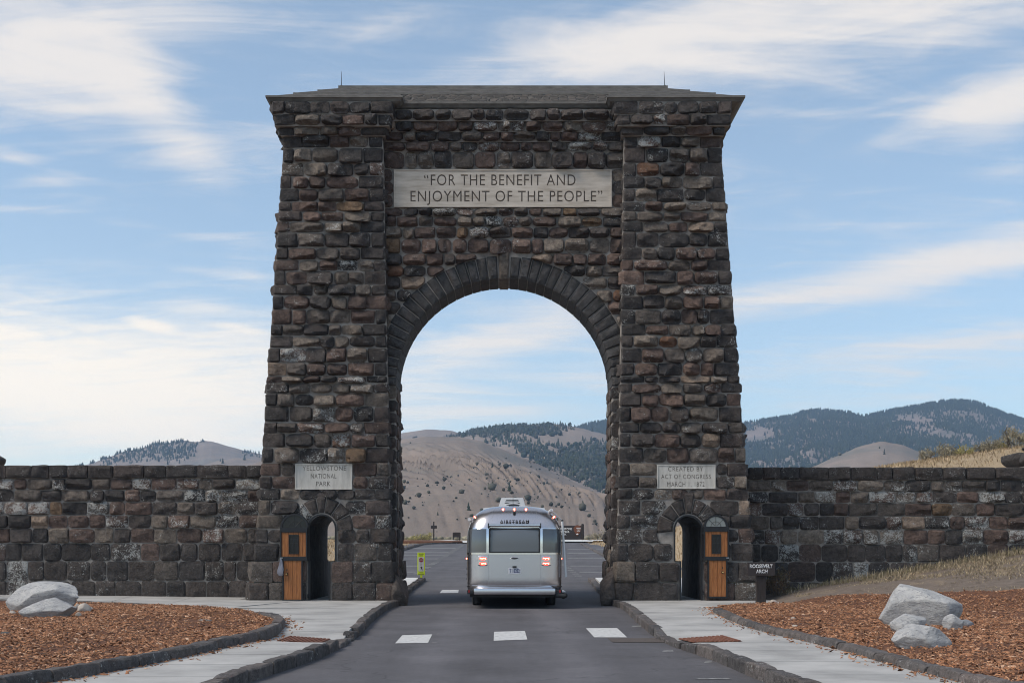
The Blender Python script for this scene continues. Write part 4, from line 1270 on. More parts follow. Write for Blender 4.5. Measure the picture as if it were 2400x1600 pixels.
def rough_box(L_, W_, H_, rng, rough=.02, nx=8, nz=5):
    """kerb block: length along x, width along y, top at z=0; chamfered and uneven"""
    prof = [(-W_ / 2, -H_), (-W_ / 2 - .015, -H_ * .5), (-W_ / 2, -.03), (-W_ / 2 + .03, 0), (W_ / 2 - .02, 0), (W_ / 2, -.02), (W_ / 2, -H_)]
    so = Vector((rng.uniform(-99, 99), 0, 0)); vs = []
    m = len(prof)
    for i in range(nx):
        t = i / (nx - 1); x = (t - .5) * L_; e = 1.0 if 0 < i < nx - 1 else .93
        for k, (y, z) in enumerate(prof):
            n = noise.noise(so + Vector((x * 4, y * 6, z * 6))); n2 = noise.noise(so + Vector((x * 4 + 50, y * 6, z * 6)))
            vs.append((x, y * e + rough * n * 1.4, z * (1 if k in (0, m - 1) else 1) + rough * n2 - (.012 if e < 1 and k in (2, 3, 4, 5) else 0)))
    fs = [(i * m + k, i * m + k + 1, (i + 1) * m + k + 1, (i + 1) * m + k) for i in range(nx - 1) for k in range(m - 1)]
    fs2 = [tuple(range(m - 1, -1, -1)), tuple(range((nx - 1) * m, nx * m))]
    me = bpy.data.meshes.new('kerb_stone'); me.from_pydata(vs, [], fs + fs2); me.update()
    bm = bmesh.new(); bm.from_mesh(me); bmesh.ops.recalc_face_normals(bm, faces=bm.faces); bm.to_mesh(me); bm.free()
    for p in me.polygons: p.use_smooth = True
    me.set_sharp_from_angle(angle=R(40))
    return me


def kerb(name, pl, zfun, rng, width=.21, height=.3, step=.95, top=.0, face=1):
    root = bpy.data.objects.new(name, None); COL.objects.link(root); tag(root, kind='structure')
    pts = resample(pl, step)
    for a, b in zip(pts, pts[1:]):
        d = b - a; Lk = d.length; mid = (a + b) / 2
        za, zb = zfun(a.x, a.y) + top, zfun(b.x, b.y) + top
        me = rough_box(Lk - .02, width * rng.uniform(.92, 1.1), height, rng, .016)
        c = tint(rng, 'dark'); color_attr(me, (c[0] * 1.9, c[1] * 1.95, c[2] * 2.0, rng.uniform(-.2, .1)))
        o = obj('kerb_stone', me, STONE, root, (mid.x, mid.y, (za + zb) / 2 + rng.uniform(-.008, .012)))
        o.rotation_euler = (0, -math.atan2(zb - za, Lk), math.atan2(d.y, d.x) + (math.pi if face < 0 else 0))
    return root


rk = random.Random(9)
kerb('kerb', [(x - .12, y) for x, y in KL], lambda x, y: walk_z(x, y, -1) + .012, rk, face=-1)
kerb('kerb', [(x + .12, y) for x, y in KR], lambda x, y: walk_z(x, y, 1) + .012, rk)
kerb('planter_kerb', BL, lambda x, y: .15 + (.13 if y < 23.5 else .13 - .11 * min(1, (y - 23.5) / 3)), rk, .2, .34, .85)
kerb('planter_kerb', BR, lambda x, y: .15 + (.10 if y < 26.5 else .03), rk, .2, .34, .85, face=-1)


def strip_panels(name, A, B, side, cuts, n=6):
    """paving between two edge lines, divided into panels with open joints"""
    root = bpy.data.objects.new(name, None); COL.objects.link(root); tag(root, kind='structure')

    def at(pl, y):
        for (a, b) in zip(pl, pl[1:]):
            if min(a[1], b[1]) <= y <= max(a[1], b[1]) and a[1] != b[1]:
                t = (y - a[1]) / (b[1] - a[1]); return a[0] + (b[0] - a[0]) * t
        return pl[-1][0] if y > pl[-1][1] else pl[0][0]
    for y0, y1 in zip(cuts, cuts[1:]):
        vs = []; k = 5; n_ = 4
        for j in range(n_ + 1):
            y = y0 + .014 + (y1 - y0 - .028) * j / n_
            xa, xb = at(A, y), at(B, y)
            for i in range(k + 1):
                x = xa + (xb - xa) * i / k; vs.append((x, y, walk_z(x, y, side)))
        m = k + 1
        fs = [(j * m + i, j * m + i + 1, (j + 1) * m + i + 1, (j + 1) * m + i) for j in range(n_) for i in range(k)]
        nv = len(vs); vs += [(x, y, z - .12) for x, y, z in vs]
        bd = [i for i in range(k + 1)] + [(j + 1) * m + k for j in range(n_)] + [n_ * m + i for i in range(k - 1, -1, -1)] + [j * m for j in range(n_ - 1, 0, -1)]
        fs += [(bd[i], bd[(i + 1) % len(bd)], bd[(i + 1) % len(bd)] + nv, bd[i] + nv) for i in range(len(bd))]
        me = bpy.data.meshes.new('paving_panel'); me.from_pydata(vs, [], fs); me.update()
        bm = bmesh.new(); bm.from_mesh(me); bmesh.ops.recalc_face_normals(bm, faces=bm.faces); bm.to_mesh(me); bm.free()
        obj('paving_panel', me, CONCRETE, root)
    return root


cy = [10, 11.5, 13, 14.4, 15.8, 17.2, 18.3, 20.6, 22.2, 24.0, 26.0, 28.2]
swl = strip_panels('sidewalk', [(x - .02, y) for x, y in BL], [(x - .16, y) for x, y in KL], -1, cy)
swr = strip_panels('sidewalk', [(x + .16, y) for x, y in KR], [(x + .02, y) for x, y in BR], 1, [10, 11.6, 13.2, 14.8, 16.4, 17.9, 20.7, 22.6, 24.6, 26.6, 28.2])
BASEM = noise_mat('joint_bed', [(.05, .05, .05), (.09, .088, .085)], 6, 5, .95, .2)


def poly_panel(name, pts, z, root, mat, th=.10):
    mb = MB(); n = len(pts); zz_ = (lambda x, y: z) if not callable(z) else z
    vs = [(x, y, zz_(x, y)) for x, y in pts] + [(x, y, zz_(x, y) - th) for x, y in pts]
    mb.add(vs, [tuple(range(n)), tuple(range(2 * n - 1, n - 1, -1))] + [(i, n + i, n + (i + 1) % n, (i + 1) % n) for i in range(n)])
    return mb.build(name, mat, root)


wl = lambda x, y: .15 + .0105 * max(0, -x - 7)
# forecourt of the left tower and the walk along the wall
BLf = [p for p in BL if p[1] > 28.2]
x_at = lambda pl, y: min(pl, key=lambda p: abs(p[1] - y))[0]
poly_panel('paving_panel', [(-7.2, 28.72), (x_at(KL, 28.2) - .16, 28.215), (x_at(KL, 31) - .16, 30.9), (-3.15, 32.1), (-3.12, 33.6), (-5.4, 33.6), (-6.75, 28.3)], wl, swl, CONCRETE)
poly_panel('paving_panel', [(-6.93, 28.55), (-5.42, 33.6), (-7.6, 33.6), (-7.6, 35.4), (-9.3, 35.4), (-8.7, 30.1)], wl, swl, CONCRETE)
for a, b in ((-8.72, -10.6), (-10.62, -12.5), (-12.52, -14.4), (-14.42, -16.5), (-16.52, -19)):
    f0 = lambda x: min(BL, key=lambda p: abs(p[0] - x) + (0 if p[1] > 24 else 99))[1] + .08
    poly_panel('paving_panel', [(a - .6, 35.4), (a, f0(a)), (b, f0(b)), (b - .6, 35.4)][::-1], wl, swl, CONCRETE)
poly_panel('paving_panel', [(3.10, 28.215), (5.0, 28.215), (5.62, 29.2), (5.4, 33.6), (3.2, 33.6), (3.22, 31.9)], .15, swr, CONCRETE)
poly_panel('paving_panel', [(5.635, 29.2), (6.6, 30.0), (7.6, 30.6), (7.5, 33.6), (5.415, 33.6)], .15, swr, CONCRETE)
# thresholds, and pavements behind the arch
fl_ = MB(); fl_.box(-5.5, -4.8, 33.0, 37.2, 0, .149); fl_.build('paving_panel', CONCRETE, swl)
fl_ = MB(); fl_.box(4.8, 5.8, 33.0, 37.2, 0, .149); fl_.build('paving_panel', CONCRETE, swr)
zb = lambda x, y: float(lot_z(y)) + .13
rear = bpy.data.objects.new('rear_sidewalk', None); COL.objects.link(rear); tag(rear, kind='structure')
PALE = noise_mat('pale_new_concrete', [(.44, .44, .43), (.54, .54, .53), (.60, .60, .59)], 1.2, 8, .85, .15, 60, bdist=.005)
for y0, y1 in ((36.9, 39), (39, 41.3), (41.3, 43.6), (43.6, 46.3)):
    poly_panel('paving_panel', [(-7.2, y0 + .01), (-3.35, y0 + .01), (-3.38, y1), (-7.2, y1)], zb, rear, PALE)
    poly_panel('paving_panel', [(3.35 + (y0 - 37) * .03, y0 + .01), (7.2, y0 + .01), (7.2, y1), (3.35 + (y1 - 37) * .03, y1)], zb, rear, PALE)
kz = lambda x, y: float(lot_z(y)) + .14
kerb('rear_kerb', [(-3.05, 34.9), (-3.18, 36.5), (-3.24, 40), (-3.22, 46.4)], kz, rk, .24, .34, .95, face=-1)
kerb('rear_kerb', [(3.05, 34.9), (3.18, 36.5), (3.3, 41), (3.45, 46.4)], kz, rk, .24, .34, .95)
kerb('lot_kerb', [(-8.3, 60), (-7.95, 88), (-7.8, 112), (-7.0, 116), (-4.6, 117)], lambda x, y: float(lot_z(y)) + .13, rk, .3, .3, 1.9, face=-1)
kerb('lot_kerb', [(6.3, 58), (6.6, 74), (7.2, 98), (7.8, 118)], lambda x, y: float(lot_z(y)) + .10, rk, .3, .3, 1.9)

# tactile plates (ribbed iron) at the dropped kerbs and the gully grate in the road
RUSTM = noise_mat('rusted_iron', [(.11, .045, .028), (.17, .072, .045), (.23, .11, .07)], 8, 6, .8, .3, 40, bdist=.004)
for side, x0, x1, y0, y1 in ((-1, -3.62, -2.92, 18.55, 19.75), (1, 2.95, 3.72, 18.2, 19.8)):
    root = thing('tactile_plate', ((x0 + x1) / 2, (y0 + y1) / 2, .05), 'rust coloured ribbed plate set in the ' + ('left' if side < 0 else 'right') + ' pavement by the crossing', 'plate', 'rusted tactile plates')
    n = 11
    mb = MB()
    zc = lambda x, y: walk_z(x, y, side)
    mb.add([(x0, y0, zc(x0, y0) + .004), (x1, y0, zc(x1, y0) + .004), (x1, y1, zc(x1, y1) + .004), (x0, y1, zc(x0, y1) + .004)], [(0, 1, 2, 3)]); mb.build('plate', RUSTM, root)
    for i in range(n):
        xa = x0 + (x1 - x0) * (i + .15) / n; xb = x0 + (x1 - x0) * (i + .7) / n
        vs = [];
        for (x, y) in ((xa, y0 + .03), (xb, y0 + .03), (xb, y1 - .03), (xa, y1 - .03)): vs.append((x, y, zc(x, y) + .02))
        vs += [(x, y, z - .014) for x, y, z in vs]
        m_ = MB(); m_.add(vs, [(0, 1, 2, 3), (0, 4, 5, 1), (1, 5, 6, 2), (2, 6, 7, 3), (3, 7, 4, 0)]); m_.build('rib', RUSTM, root)
g0 = G(1432, 1501.5); g1 = G(1545, 1495)
grate = thing('drain_grate', ((g0[0] + g1[0]) / 2, 19.9, .0), 'narrow rusty drain grate in the asphalt beside the right crossing bar', 'grate')
GR = noise_mat('grate_iron', [(.085, .075, .072), (.13, .11, .10)], 10, 5, .8, .2)
mb = MB(); mb.box(g0[0], g1[0], 19.72, 20.62, .002, .004); mb.build('drain_pit', simple('pit', (.045, .042, .042), .9), grate)
for i in range(26):
    x = g0[0] + (g1[0] - g0[0]) * (i + .2) / 26; w = (g1[0] - g0[0]) / 26 * .55
    m_ = MB(); m_.box(x, x + w, 19.72, 20.62, .003, .014); m_.build('bar', GR, grate)

# ---------------------------------------------------------------- planting beds of bark chips
def inside(poly, X, Y):
    c = np.zeros(X.shape, dtype=bool); n = len(poly)
    for i in range(n):
        x0, y0 = poly[i]; x1, y1 = poly[(i + 1) % n]
        if y0 == y1: continue
        hit = ((y0 > Y) != (y1 > Y)) & (X < (x1 - x0) * (Y - y0) / (y1 - y0) + x0); c ^= hit
    return c


POLY_L = BL + [(-21, 10.0)]
POLY_R = [(x, y) for x, y in BR] + [(8.6, 30.2), (9.7, 28.6), (11.5, 27.6), (13.5, 27.4), (16, 27.6), (18, 27.0), (18, 10.0)]


def mulch_z(X, Y, side):
    X = np.asarray(X, float); Y = np.asarray(Y, float)
    base = .22 if side < 0 else .20
    d = np.clip((np.abs(X) - 4.6) / 2.5, 0, 1)
    z = base + .10 * d * (1 - sstep(Y, 26, 31))
    if side > 0: z = z + np.maximum(0, ground_z(X, Y) - .12) * sstep(Y, 22, 27)
    else: z = z - .07 * sstep(Y, 22, 27)
    return z


def bed(name, poly, side, seed):
    xs = np.arange(-21, -3.5, .16) if side < 0 else np.arange(4.2, 18.2, .16); ys = np.arange(10, 33.8, .16)
    X, Y = np.meshgrid(xs, ys)
    nz_ = np.array([noise.noise(Vector((a * 1.3, b * 1.3, seed))) * .03 + noise.noise(Vector((a * 4, b * 4, seed))) * .014 for a, b in zip(X.ravel(), Y.ravel())]).reshape(X.shape)
    Z = mulch_z(X, Y, side) + nz_ - .012
    q = (np.arange(len(ys) - 1)[:, None] * len(xs) + np.arange(len(xs) - 1)[None])
    keep = inside(poly, X[:-1, :-1] + .08, Y[:-1, :-1] + .08)
    q = q[keep]
    me = mesh_np(name, np.stack([X.ravel(), Y.ravel(), Z.ravel()], 1), np.stack([q, q + 1, q + len(xs) + 1, q + len(xs)], 1), True)
    o = obj(name, me, MULCHBASE); tag(o, kind='structure')
    # loose chips: small bent slivers of bark, too many to count
    rg = np.random.default_rng(seed); n0 = 150000
    PX = rg.uniform(-13.5, -3.6, n0) if side < 0 else rg.uniform(4.3, 16.0, n0); PY = rg.uniform(11.2, 33, n0)
    pat = np.array([noise.noise(Vector((a * .45, b * .45, seed + 3))) + .6 * noise.noise(Vector((a * 1.6, b * 1.6, seed + 5))) for a, b in zip(PX, PY)])
    near = rg.random(n0) < (np.clip((17.0 / PY) ** 1.3, 0, 1) * .66 + .06) * np.clip(.95 + 1.1 * pat, .25, 1.25)
    k = inside(poly, PX, PY) & near & (np.abs(PX / PY) < .53)
    PX, PY = PX[k], PY[k]; n = len(PX)
    PZ = mulch_z(PX, PY, side) + np.array([noise.noise(Vector((a * 1.3, b * 1.3, seed))) * .03 + noise.noise(Vector((a * 4, b * 4, seed))) * .014 for a, b in zip(PX, PY)]) - .004
    # a few lie on the kerb and the paving
    edge_ = [p for p in (BL if side < 0 else BR) if 11 < p[1] < 29]; ei = rg.integers(0, len(edge_), 420); off = np.abs(rg.normal(0, .16, 420)) + .08
    EX = np.array([edge_[i][0] for i in ei]) + (off if side < 0 else -off); EY = np.array([edge_[i][1] for i in ei]) + rg.uniform(-.5, .5, 420)
    EZ = np.array([walk_z(a, b, side) for a, b in zip(EX, EY)]) + .0
    PX = np.concatenate([PX, EX]); PY = np.concatenate([PY, EY]); PZ = np.concatenate([PZ, EZ]); n = len(PX)
    Lh = rg.gamma(4, .011, n).clip(.015, .11) ; Wd = Lh * rg.uniform(.22, .5, n); Th = rg.uniform(.004, .010, n)
    yaw = rg.uniform(0, 6.283, n); pit = rg.normal(0, .30, n); rol = rg.normal(0, .35, n)
    loc = np.array([[-1, -.6, 0], [.9, -1, 0], [1, .7, 0], [-.8, 1, 0], [-.9, -.5, 1], [.8, -.8, 1], [.9, .6, 1], [-.7, .8, 1]], dtype=float)
    V = loc[None] * np.stack([Lh / 2, Wd / 2, Th], 1)[:, None]
    V = V + rg.normal(0, .12, V.shape) * np.stack([Lh / 2, Wd / 2, Th], 1)[:, None]
    c, s = np.cos(rol)[:, None], np.sin(rol)[:, None]; y = V[..., 1] * c - V[..., 2] * s; z = V[..., 1] * s + V[..., 2] * c; x = V[..., 0]
    c, s = np.cos(pit)[:, None], np.sin(pit)[:, None]; x, z = x * c - z * s, x * s + z * c
    c, s = np.cos(yaw)[:, None], np.sin(yaw)[:, None]; x, y = x * c - y * s, x * s + y * c
    V = np.stack([x + PX[:, None], y + PY[:, None], z + PZ[:, None] + .008], -1).reshape(-1, 3)
    fq = np.array([[4, 5, 6, 7], [0, 1, 5, 4], [1, 2, 6, 5], [2, 3, 7, 6], [3, 0, 4, 7]])
    Fq = (fq[None] + (np.arange(n) * 8)[:, None, None]).reshape(-1, 4)
    me = mesh_np('bark_chips', V, Fq)
    pal = np.array([(.265, .138, .078), (.21, .11, .065), (.33, .19, .115), (.14, .078, .052), (.42, .28, .19), (.08, .048, .036), (.30, .15, .08), (.50, .37, .28)])
    ci = rg.choice(len(pal), n, p=[.25, .2, .17, .13, .08, .07, .08, .02])
    col = pal[ci] * rg.uniform(.75, 1.25, (n, 1)) * MULCH_GAIN; col = np.concatenate([col, np.ones((n, 1))], 1)
    color_attr(me, np.repeat(col, 8, axis=0))
    tag(obj('bark_chips', me, CHIP), 'loose orange brown bark chips covering the ' + ('left' if side < 0 else 'right') + ' planting bed', 'bark chips', kind='stuff')


MULCH_GAIN = np.array([1.12, 1.0, .90])
bed('planting_bed', POLY_L, -1, 3)
bed('planting_bed', POLY_R, 1, 7)

# ---------------------------------------------------------------- wing walls and end piers
LW = [1089.5, 1120, 1147, 1175, 1206, 1237, 1272, 1314, 1360, 1404, 1445]
RW = [1094, 1124, 1151, 1178, 1209, 1240, 1275, 1316, 1363, 1410, 1450]


def wing(side):
    rng = random.Random(31 + side); Yw = 35.0; rows_ = LW if side < 0 else RW
    xa, xb = (-16.6, -7.25) if side < 0 else (7.3, 16.6)
    root = thing('wing_wall', (side * 12, Yw, 0), 'dark basalt block wall running ' + ('left from the arch behind the long boulder' if side < 0 else 'right from the arch above the grassy bank'), 'wall', 'wing walls')
    mb = MB(); ztop = zf(rows_[0], Yw) - .03
    mb.box(xa, xb, Yw, Yw + .8, -.4, ztop)
    # beyond the picture the wall bends back to its end pier
    ex, ey = side * 18.9, 41.2; sx = side * 16.6
    d = Vector((ex - sx, ey - Yw, 0)).normalized(); n = Vector((-d.y, d.x, 0)) * -.8 * (1 if side < 0 else -1)
    c = [Vector((sx, Yw, 0)), Vector((ex, ey, 0)), Vector((ex, ey, 0)) + n * -1, Vector((sx, Yw, 0)) + n * -1]
    mb.add([(p.x, p.y, -.4) for p in c] + [(p.x, p.y, ztop) for p in c], [(0, 1, 2, 3), (4, 5, 6, 7), (0, 1, 5, 4), (1, 2, 6, 5), (2, 3, 7, 6), (3, 0, 4, 7)])
    core = mb.build('mortar_core', MORTAR, root)
    J = Joined()
    for k in range(len(rows_) - 1):
        v0, v1 = rows_[k], rows_[k + 1]; z = zf((v0 + v1) / 2, Yw); h = (v1 - v0) * Yw / F
        xs = split(rng, xa, xb, .62 if k else .66)
        for i in range(len(xs) - 1):
            w = xs[i + 1] - xs[i] - rng.uniform(.014, .028); cx = (xs[i] + xs[i + 1]) / 2
            if k == 0:
                V, Fq = stone_verts(w, h - .012, .09, rng, emb=.86, rows=3, nx=10, nz=7, flat=.3, corner=.012, sag=.05, edge_pow=9, jit=.012)
                V[:, 2] = np.minimum(V[:, 2], h / 2 - .004 + .010 * np.sin(V[:, 0] * 9))
                stone_obj('coping_stone', core, V, Fq, (cx, Yw - .06, z), tint(rng, 'dark'), rng.uniform(-.2, .12)); continue
            pr = rng.uniform(.07, .16) if k < 6 else rng.uniform(.05, .09)
            V, Fq = stone_verts(w, h - rng.uniform(.012, .026), pr, rng, emb=.1, nx=14, nz=10, flat=.15 if k < 6 else .5, corner=rng.uniform(.008, .04), sag=rng.uniform(.15, .4) if k < 6 else .08, edge_pow=rng.choice([8, 11, 16]), jit=.012)
            if side > 0 and z + h < float(ground_z(cx, Yw - .3)) - .1: continue
            li = lich(rng, .24 if 1 <= k <= 5 and side > 0 else .26 if k <= 4 else .14)
            if side > 0 and k in (1, 2, 3, 5) and rng.random() < .14: li = rng.uniform(.7, .95)
            if side < 0 and k in (1, 2, 3) and rng.random() < .12: li = rng.uniform(.75, 1.0)
            stone_obj('stone', core, V, Fq, (cx, Yw, z), tint(rng, 'low' if k >= 6 else 'mix'), li)
        Lb = (Vector((ex, ey, 0)) - Vector((sx, Yw, 0))).length; ss = split(rng, 0, Lb, .65); ang = math.atan2(d.y, d.x) if side > 0 else math.atan2(-d.y, -d.x)
        for i in range(len(ss) - 1):
            V, Fq = stone_verts(ss[i + 1] - ss[i] - .03, h - .03, rng.uniform(.05, .1), rng, nx=5, nz=4)
            p_ = Vector((sx, Yw, 0)) + d * (ss[i] + ss[i + 1]) / 2
            J.add(rotv(V, ang) + np.array((p_.x, p_.y, z)), Fq, (*tint(rng), 0))
        xs = split(rng, xa, xb, .7)
        for i in range(len(xs) - 1):
            V, Fq = stone_verts(xs[i + 1] - xs[i] - .03, h - .03, rng.uniform(.05, .1), rng, nx=4, nz=4)
            J.add(rotv(V, math.pi) + np.array(((xs[i] + xs[i + 1]) / 2, Yw + .8, z)), Fq, (*tint(rng), 0))
    J.build('rear_stones', STONE, core)['kind'] = 'stuff'
    # end pier
    pr_ = thing('end_pier', (side * 19.2, 42, 0), ('stone pier rising behind the wall at the left edge of the picture' if side < 0 else 'rough stone pier rising behind the wall at the right edge, before the golden slope'), 'pier', 'wing wall end piers')
    mb = MB(); x0, x1 = sorted((side * 18.5, side * 20.7)); zt_ = 4.55
    mb.box(x0, x1, 41.0, 43.2, -.4, zt_); cr = mb.build('mortar_core', MORTAR, pr_)
    zc = 0.2
    while zc < zt_ - .05:
        h = min(rng.uniform(.34, .46), zt_ - zc)
        xs = split(rng, x0, x1, .6)
        for i in range(len(xs) - 1):
            V, Fq = stone_verts(xs[i + 1] - xs[i] - .03, h - .03, rng.uniform(.06, .12), rng, nx=7, nz=6, emb=.3, rows=2)
            stone_obj('stone', cr, V, Fq, ((xs[i] + xs[i + 1]) / 2, 41.0, zc + h / 2), tint(rng), lich(rng, .15))
        for (fx, rot) in ((x0, -math.pi / 2), (x1, math.pi / 2)):
            ys = split(rng, 41.1, 43.2, .6)
            for i in range(len(ys) - 1):
                V, Fq = stone_verts(ys[i + 1] - ys[i] - .03, h - .03, rng.uniform(.05, .1), rng, nx=6, nz=5)
                stone_obj('stone', cr, V, Fq, (fx, (ys[i] + ys[i + 1]) / 2, zc + h / 2), tint(rng), lich(rng, .15), rot)
        zc += h
    # heavy overhanging cap stones
    for i in range(3):
        xx = x0 + (x1 - x0) * (i + .5) / 3
        for yy in (41.35, 42.8):
            me = boulder_mesh('cap_stone', (.92, 1.5, .62), 70 + i + side * 9 + int(yy), 9, .05, 4, bury=0); color_attr(me, (*tint(rng, 'low'), -.3))
            obj('cap_stone', me, STONE, pr_, (xx + side * -.08, yy, zt_ - .02))
    me = boulder_mesh('crown_stone', (1.7, 1.6, .45), 88 + side, 9, .06, 4, bury=0); color_attr(me, (*tint(rng, 'low'), -.3)); obj('crown_stone', me, STONE, pr_, (side * 19.6, 42.05, zt_ + .45))
    if side < 0:
        me = boulder_mesh('finial_stone', (.5, .5, .16), 5, 6, .1, 3, bury=0); color_attr(me, (.05, .06, .04, 0)); obj('finial_stone', me, STONE, pr_, (-18.45, 41.6, zt_ + .62))


wing(-1); wing(1)

# ---------------------------------------------------------------- boulders
def granite_material():
    m, nt, N, L, b = new_mat('pale_granite')
    tc = N.new('ShaderNodeTexCoord'); pos = tc.outputs['Object']

    def nz(scale, detail=8, rough=.6, dist=0.0, st=(1, 1, 1)):
        mp = N.new('ShaderNodeMapping'); mp.inputs['Scale'].default_value = st; mp.inputs['Rotation'].default_value = (.5, .35, .2); L.new(pos, mp.inputs[0])
        n = N.new('ShaderNodeTexNoise'); n.inputs['Scale'].default_value = scale; n.inputs['Detail'].default_value = detail
        n.inputs['Roughness'].default_value = rough; n.inputs['Distortion'].default_value = dist; L.new(mp.outputs[0], n.inputs['Vector']); return n.outputs['Fac']

    def rng(x, a, bb, c, d):
        n = N.new('ShaderNodeMapRange'); L.new(x, n.inputs[0])
        for i, v in enumerate((a, bb, c, d)): n.inputs[i + 1].default_value = v
        return n.outputs[0]

    def mix(f, a, bb):
        n = N.new('ShaderNodeMix'); n.data_type = 'RGBA'
        for i, v in ((0, f), (6, a), (7, bb)):
            if isinstance(v, tuple): n.inputs[i].default_value = (*v, 1)
            else: L.new(v, n.inputs[i])
        return n.outputs[2]
    c = mix(rng(nz(2.0, 8, .6, 1.2), .35, .65, 0, 1), (.34, .342, .35), (.50, .492, .475))
    c = mix(rng(nz(4.0, 10, .7, 2.5, (1, 1, 2.6)), .53, .60, 0, .75), c, (.22, .225, .235))      # grey bands
    c = mix(rng(nz(3.0, 10, .75, 1.0), .60, .68, 0, .8), c, (.60, .59, .57))                      # bleached crust
    c = mix(rng(nz(70, 3, .6), .58, .68, 0, .5), c, (.12, .12, .125))                              # dark grains
    c = mix(rng(nz(5, 8, .7), .66, .74, 0, .5), c, (.24, .19, .14))                                # rusty stain
    L.new(c, b.inputs['Base Color']); b.inputs['Roughness'].default_value = .9; b.inputs['Specular IOR Level'].default_value = .25
    ad = N.new('ShaderNodeMath'); ad.operation = 'MULTIPLY_ADD'; L.new(nz(30, 5, .7), ad.inputs[0]); ad.inputs[1].default_value = .3; L.new(nz(7, 9, .7, .8, (1, 1, 2)), ad.inputs[2])
    bp = N.new('ShaderNodeBump'); bp.inputs['Strength'].default_value = .8; bp.inputs['Distance'].default_value = .05; L.new(ad.outputs[0], bp.inputs['Height']); L.new(bp.outputs[0], b.inputs['Normal'])
    return m


GRANITE = granite_material()


def boulder(name, u, vb, wpx, hpx, seed, label, depth=.75, cat='boulder', rot=0, cuts=10, amp=.085, taper=None, mat=None, side=1, dy=0.0, zg=None, sub=5, bury=.2):
    """rock standing on the bed where its foot shows at photo row vb"""
    Y = 22.0
    for _ in range(6):
        X = (u - CU) * Y / F; z = zg if zg is not None else float(mulch_z(X, Y, side)); Y = (EYE - z) * F / (vb - HV)
    Y += dy; k = Y / F
    me = boulder_mesh(name, (wpx * k, wpx * k * depth, hpx * k), seed, cuts, amp, sub, taper=taper, bury=bury)
    o = obj(name, me, mat or GRANITE, None, ((u - CU) * k, Y + wpx * k * depth * .35, z - .015)); o.rotation_euler = (0, 0, rot)
    return tag(o, label, cat)


def wedge(c):      # long block: blunt high left end, long top falling gently to a square right end
    return Vector((c.x, c.y, c.z * (1.0 - .16 * max(0, c.x)) - .10 * max(0, -c.x - .6)))


def shoulder(c):   # crest at the left, long slope to the right
    return Vector((c.x + .22 * c.z * (1 if c.z > 0 else 0) * -1, c.y, c.z * (1.0 - .42 * (c.x + .55 if c.x > -.55 else 0)) if c.z > 0 else c.z))


SAND = noise_mat('buff_pebble', [(.26, .225, .195), (.40, .355, .31), (.50, .45, .40)], 5, 8, .85, .3, 30, coord='O')
PEB = noise_mat('dark_pebble', [(.05, .05, .05), (.1, .1, .1)], 6)
boulder('boulder', 93, 1434, 178, 70, 12, 'long low pale boulder lying on the left bark bed before the wall', .55, taper=wedge, side=-1, dy=.5)
boulder('boulder', 106, 1445, 132, 47, 21, 'smaller slab of grey rock leaning before the long left boulder', .45, side=-1, cuts=12)
for (u, v, w_, h_, sd, lb) in [(193, 1433, 34, 22, 3, 'rounded buff stone right of the left boulders'), (182, 1442, 15, 10, 4, 'small buff stone at the foot of the left slab'), (28, 1437, 15, 9, 5, 'small white pebble left of the grey slab'),
                               (213, 1428, 12, 8, 6, 'tiny grey stone beside the rounded buff one'), (179, 1424, 14, 12, 9, 'small stone tucked behind the right end of the long boulder')]:
    boulder('field_stone', u, v, w_, h_, sd, lb, .8, 'stone', cuts=4, amp=.05, mat=SAND, side=-1, sub=3)
boulder('field_stone', 10, 1487, 26, 10, 29, 'dark stone in the bark at the left edge of the picture', .8, 'stone', cuts=5, mat=PEB, side=-1, sub=3)
boulder('field_stone', 478, 1453, 34, 5, 30, 'flat grey rock half buried in the left bark bed', .8, 'stone', cuts=5, mat=noise_mat('dusty_rock', [(.14, .125, .115), (.24, .22, .20)], 6, coord='O'), side=-1, sub=3, bury=.5)
boulder('boulder', 2174, 1468, 190, 98, 44, 'largest pale grey boulder on the right bark bed', .7, taper=shoulder, dy=.3, cuts=11)
boulder('boulder', 2134, 1481, 86, 44, 47, 'grey rock block leaning at the left foot of the largest boulder', .6, cuts=11, dy=.1)
boulder('boulder', 2238, 1472, 52, 36, 52, 'broken grey rock at the right foot of the largest boulder', .7, cuts=12)
boulder('boulder', 2266, 1466, 42, 17, 53, 'dark grey shard at the far right of the boulder group', .6, cuts=9, mat=noise_mat('dark_granite', [(.12, .125, .135), (.24, .245, .26), (.32, .32, .33)], 4, 9, .85, .5, 18, coord='O'))
boulder('boulder', 2171, 1517, 140, 56, 61, 'low rounded grey boulder in front of the largest one', .75, cuts=8, amp=.1)
for (u, v, w_, h_, sd, lb, zg) in [(1857, 1383, 26, 14, 15, 'round grey stone at the foot of the wall right of the brown sign', .30), (1812, 1413, 20, 10, 16, 'whitish stone on the pavement corner behind the sign post', .16),
                                   (1781, 1426, 8, 5, 17, 'small pale pebble in the bark right below the sign post', .2), (1864, 1466, 13, 5, 18, 'small flat stone lying in the right bark bed', None), (1860, 1449, 12, 6, 19, 'buff stone further back in the right bark bed', None)]:
    boulder('field_stone', u, v, w_, h_, sd, lb, .8, 'stone', cuts=5, amp=.05, mat=SAND if sd != 15 else GRANITE, zg=zg, sub=3)

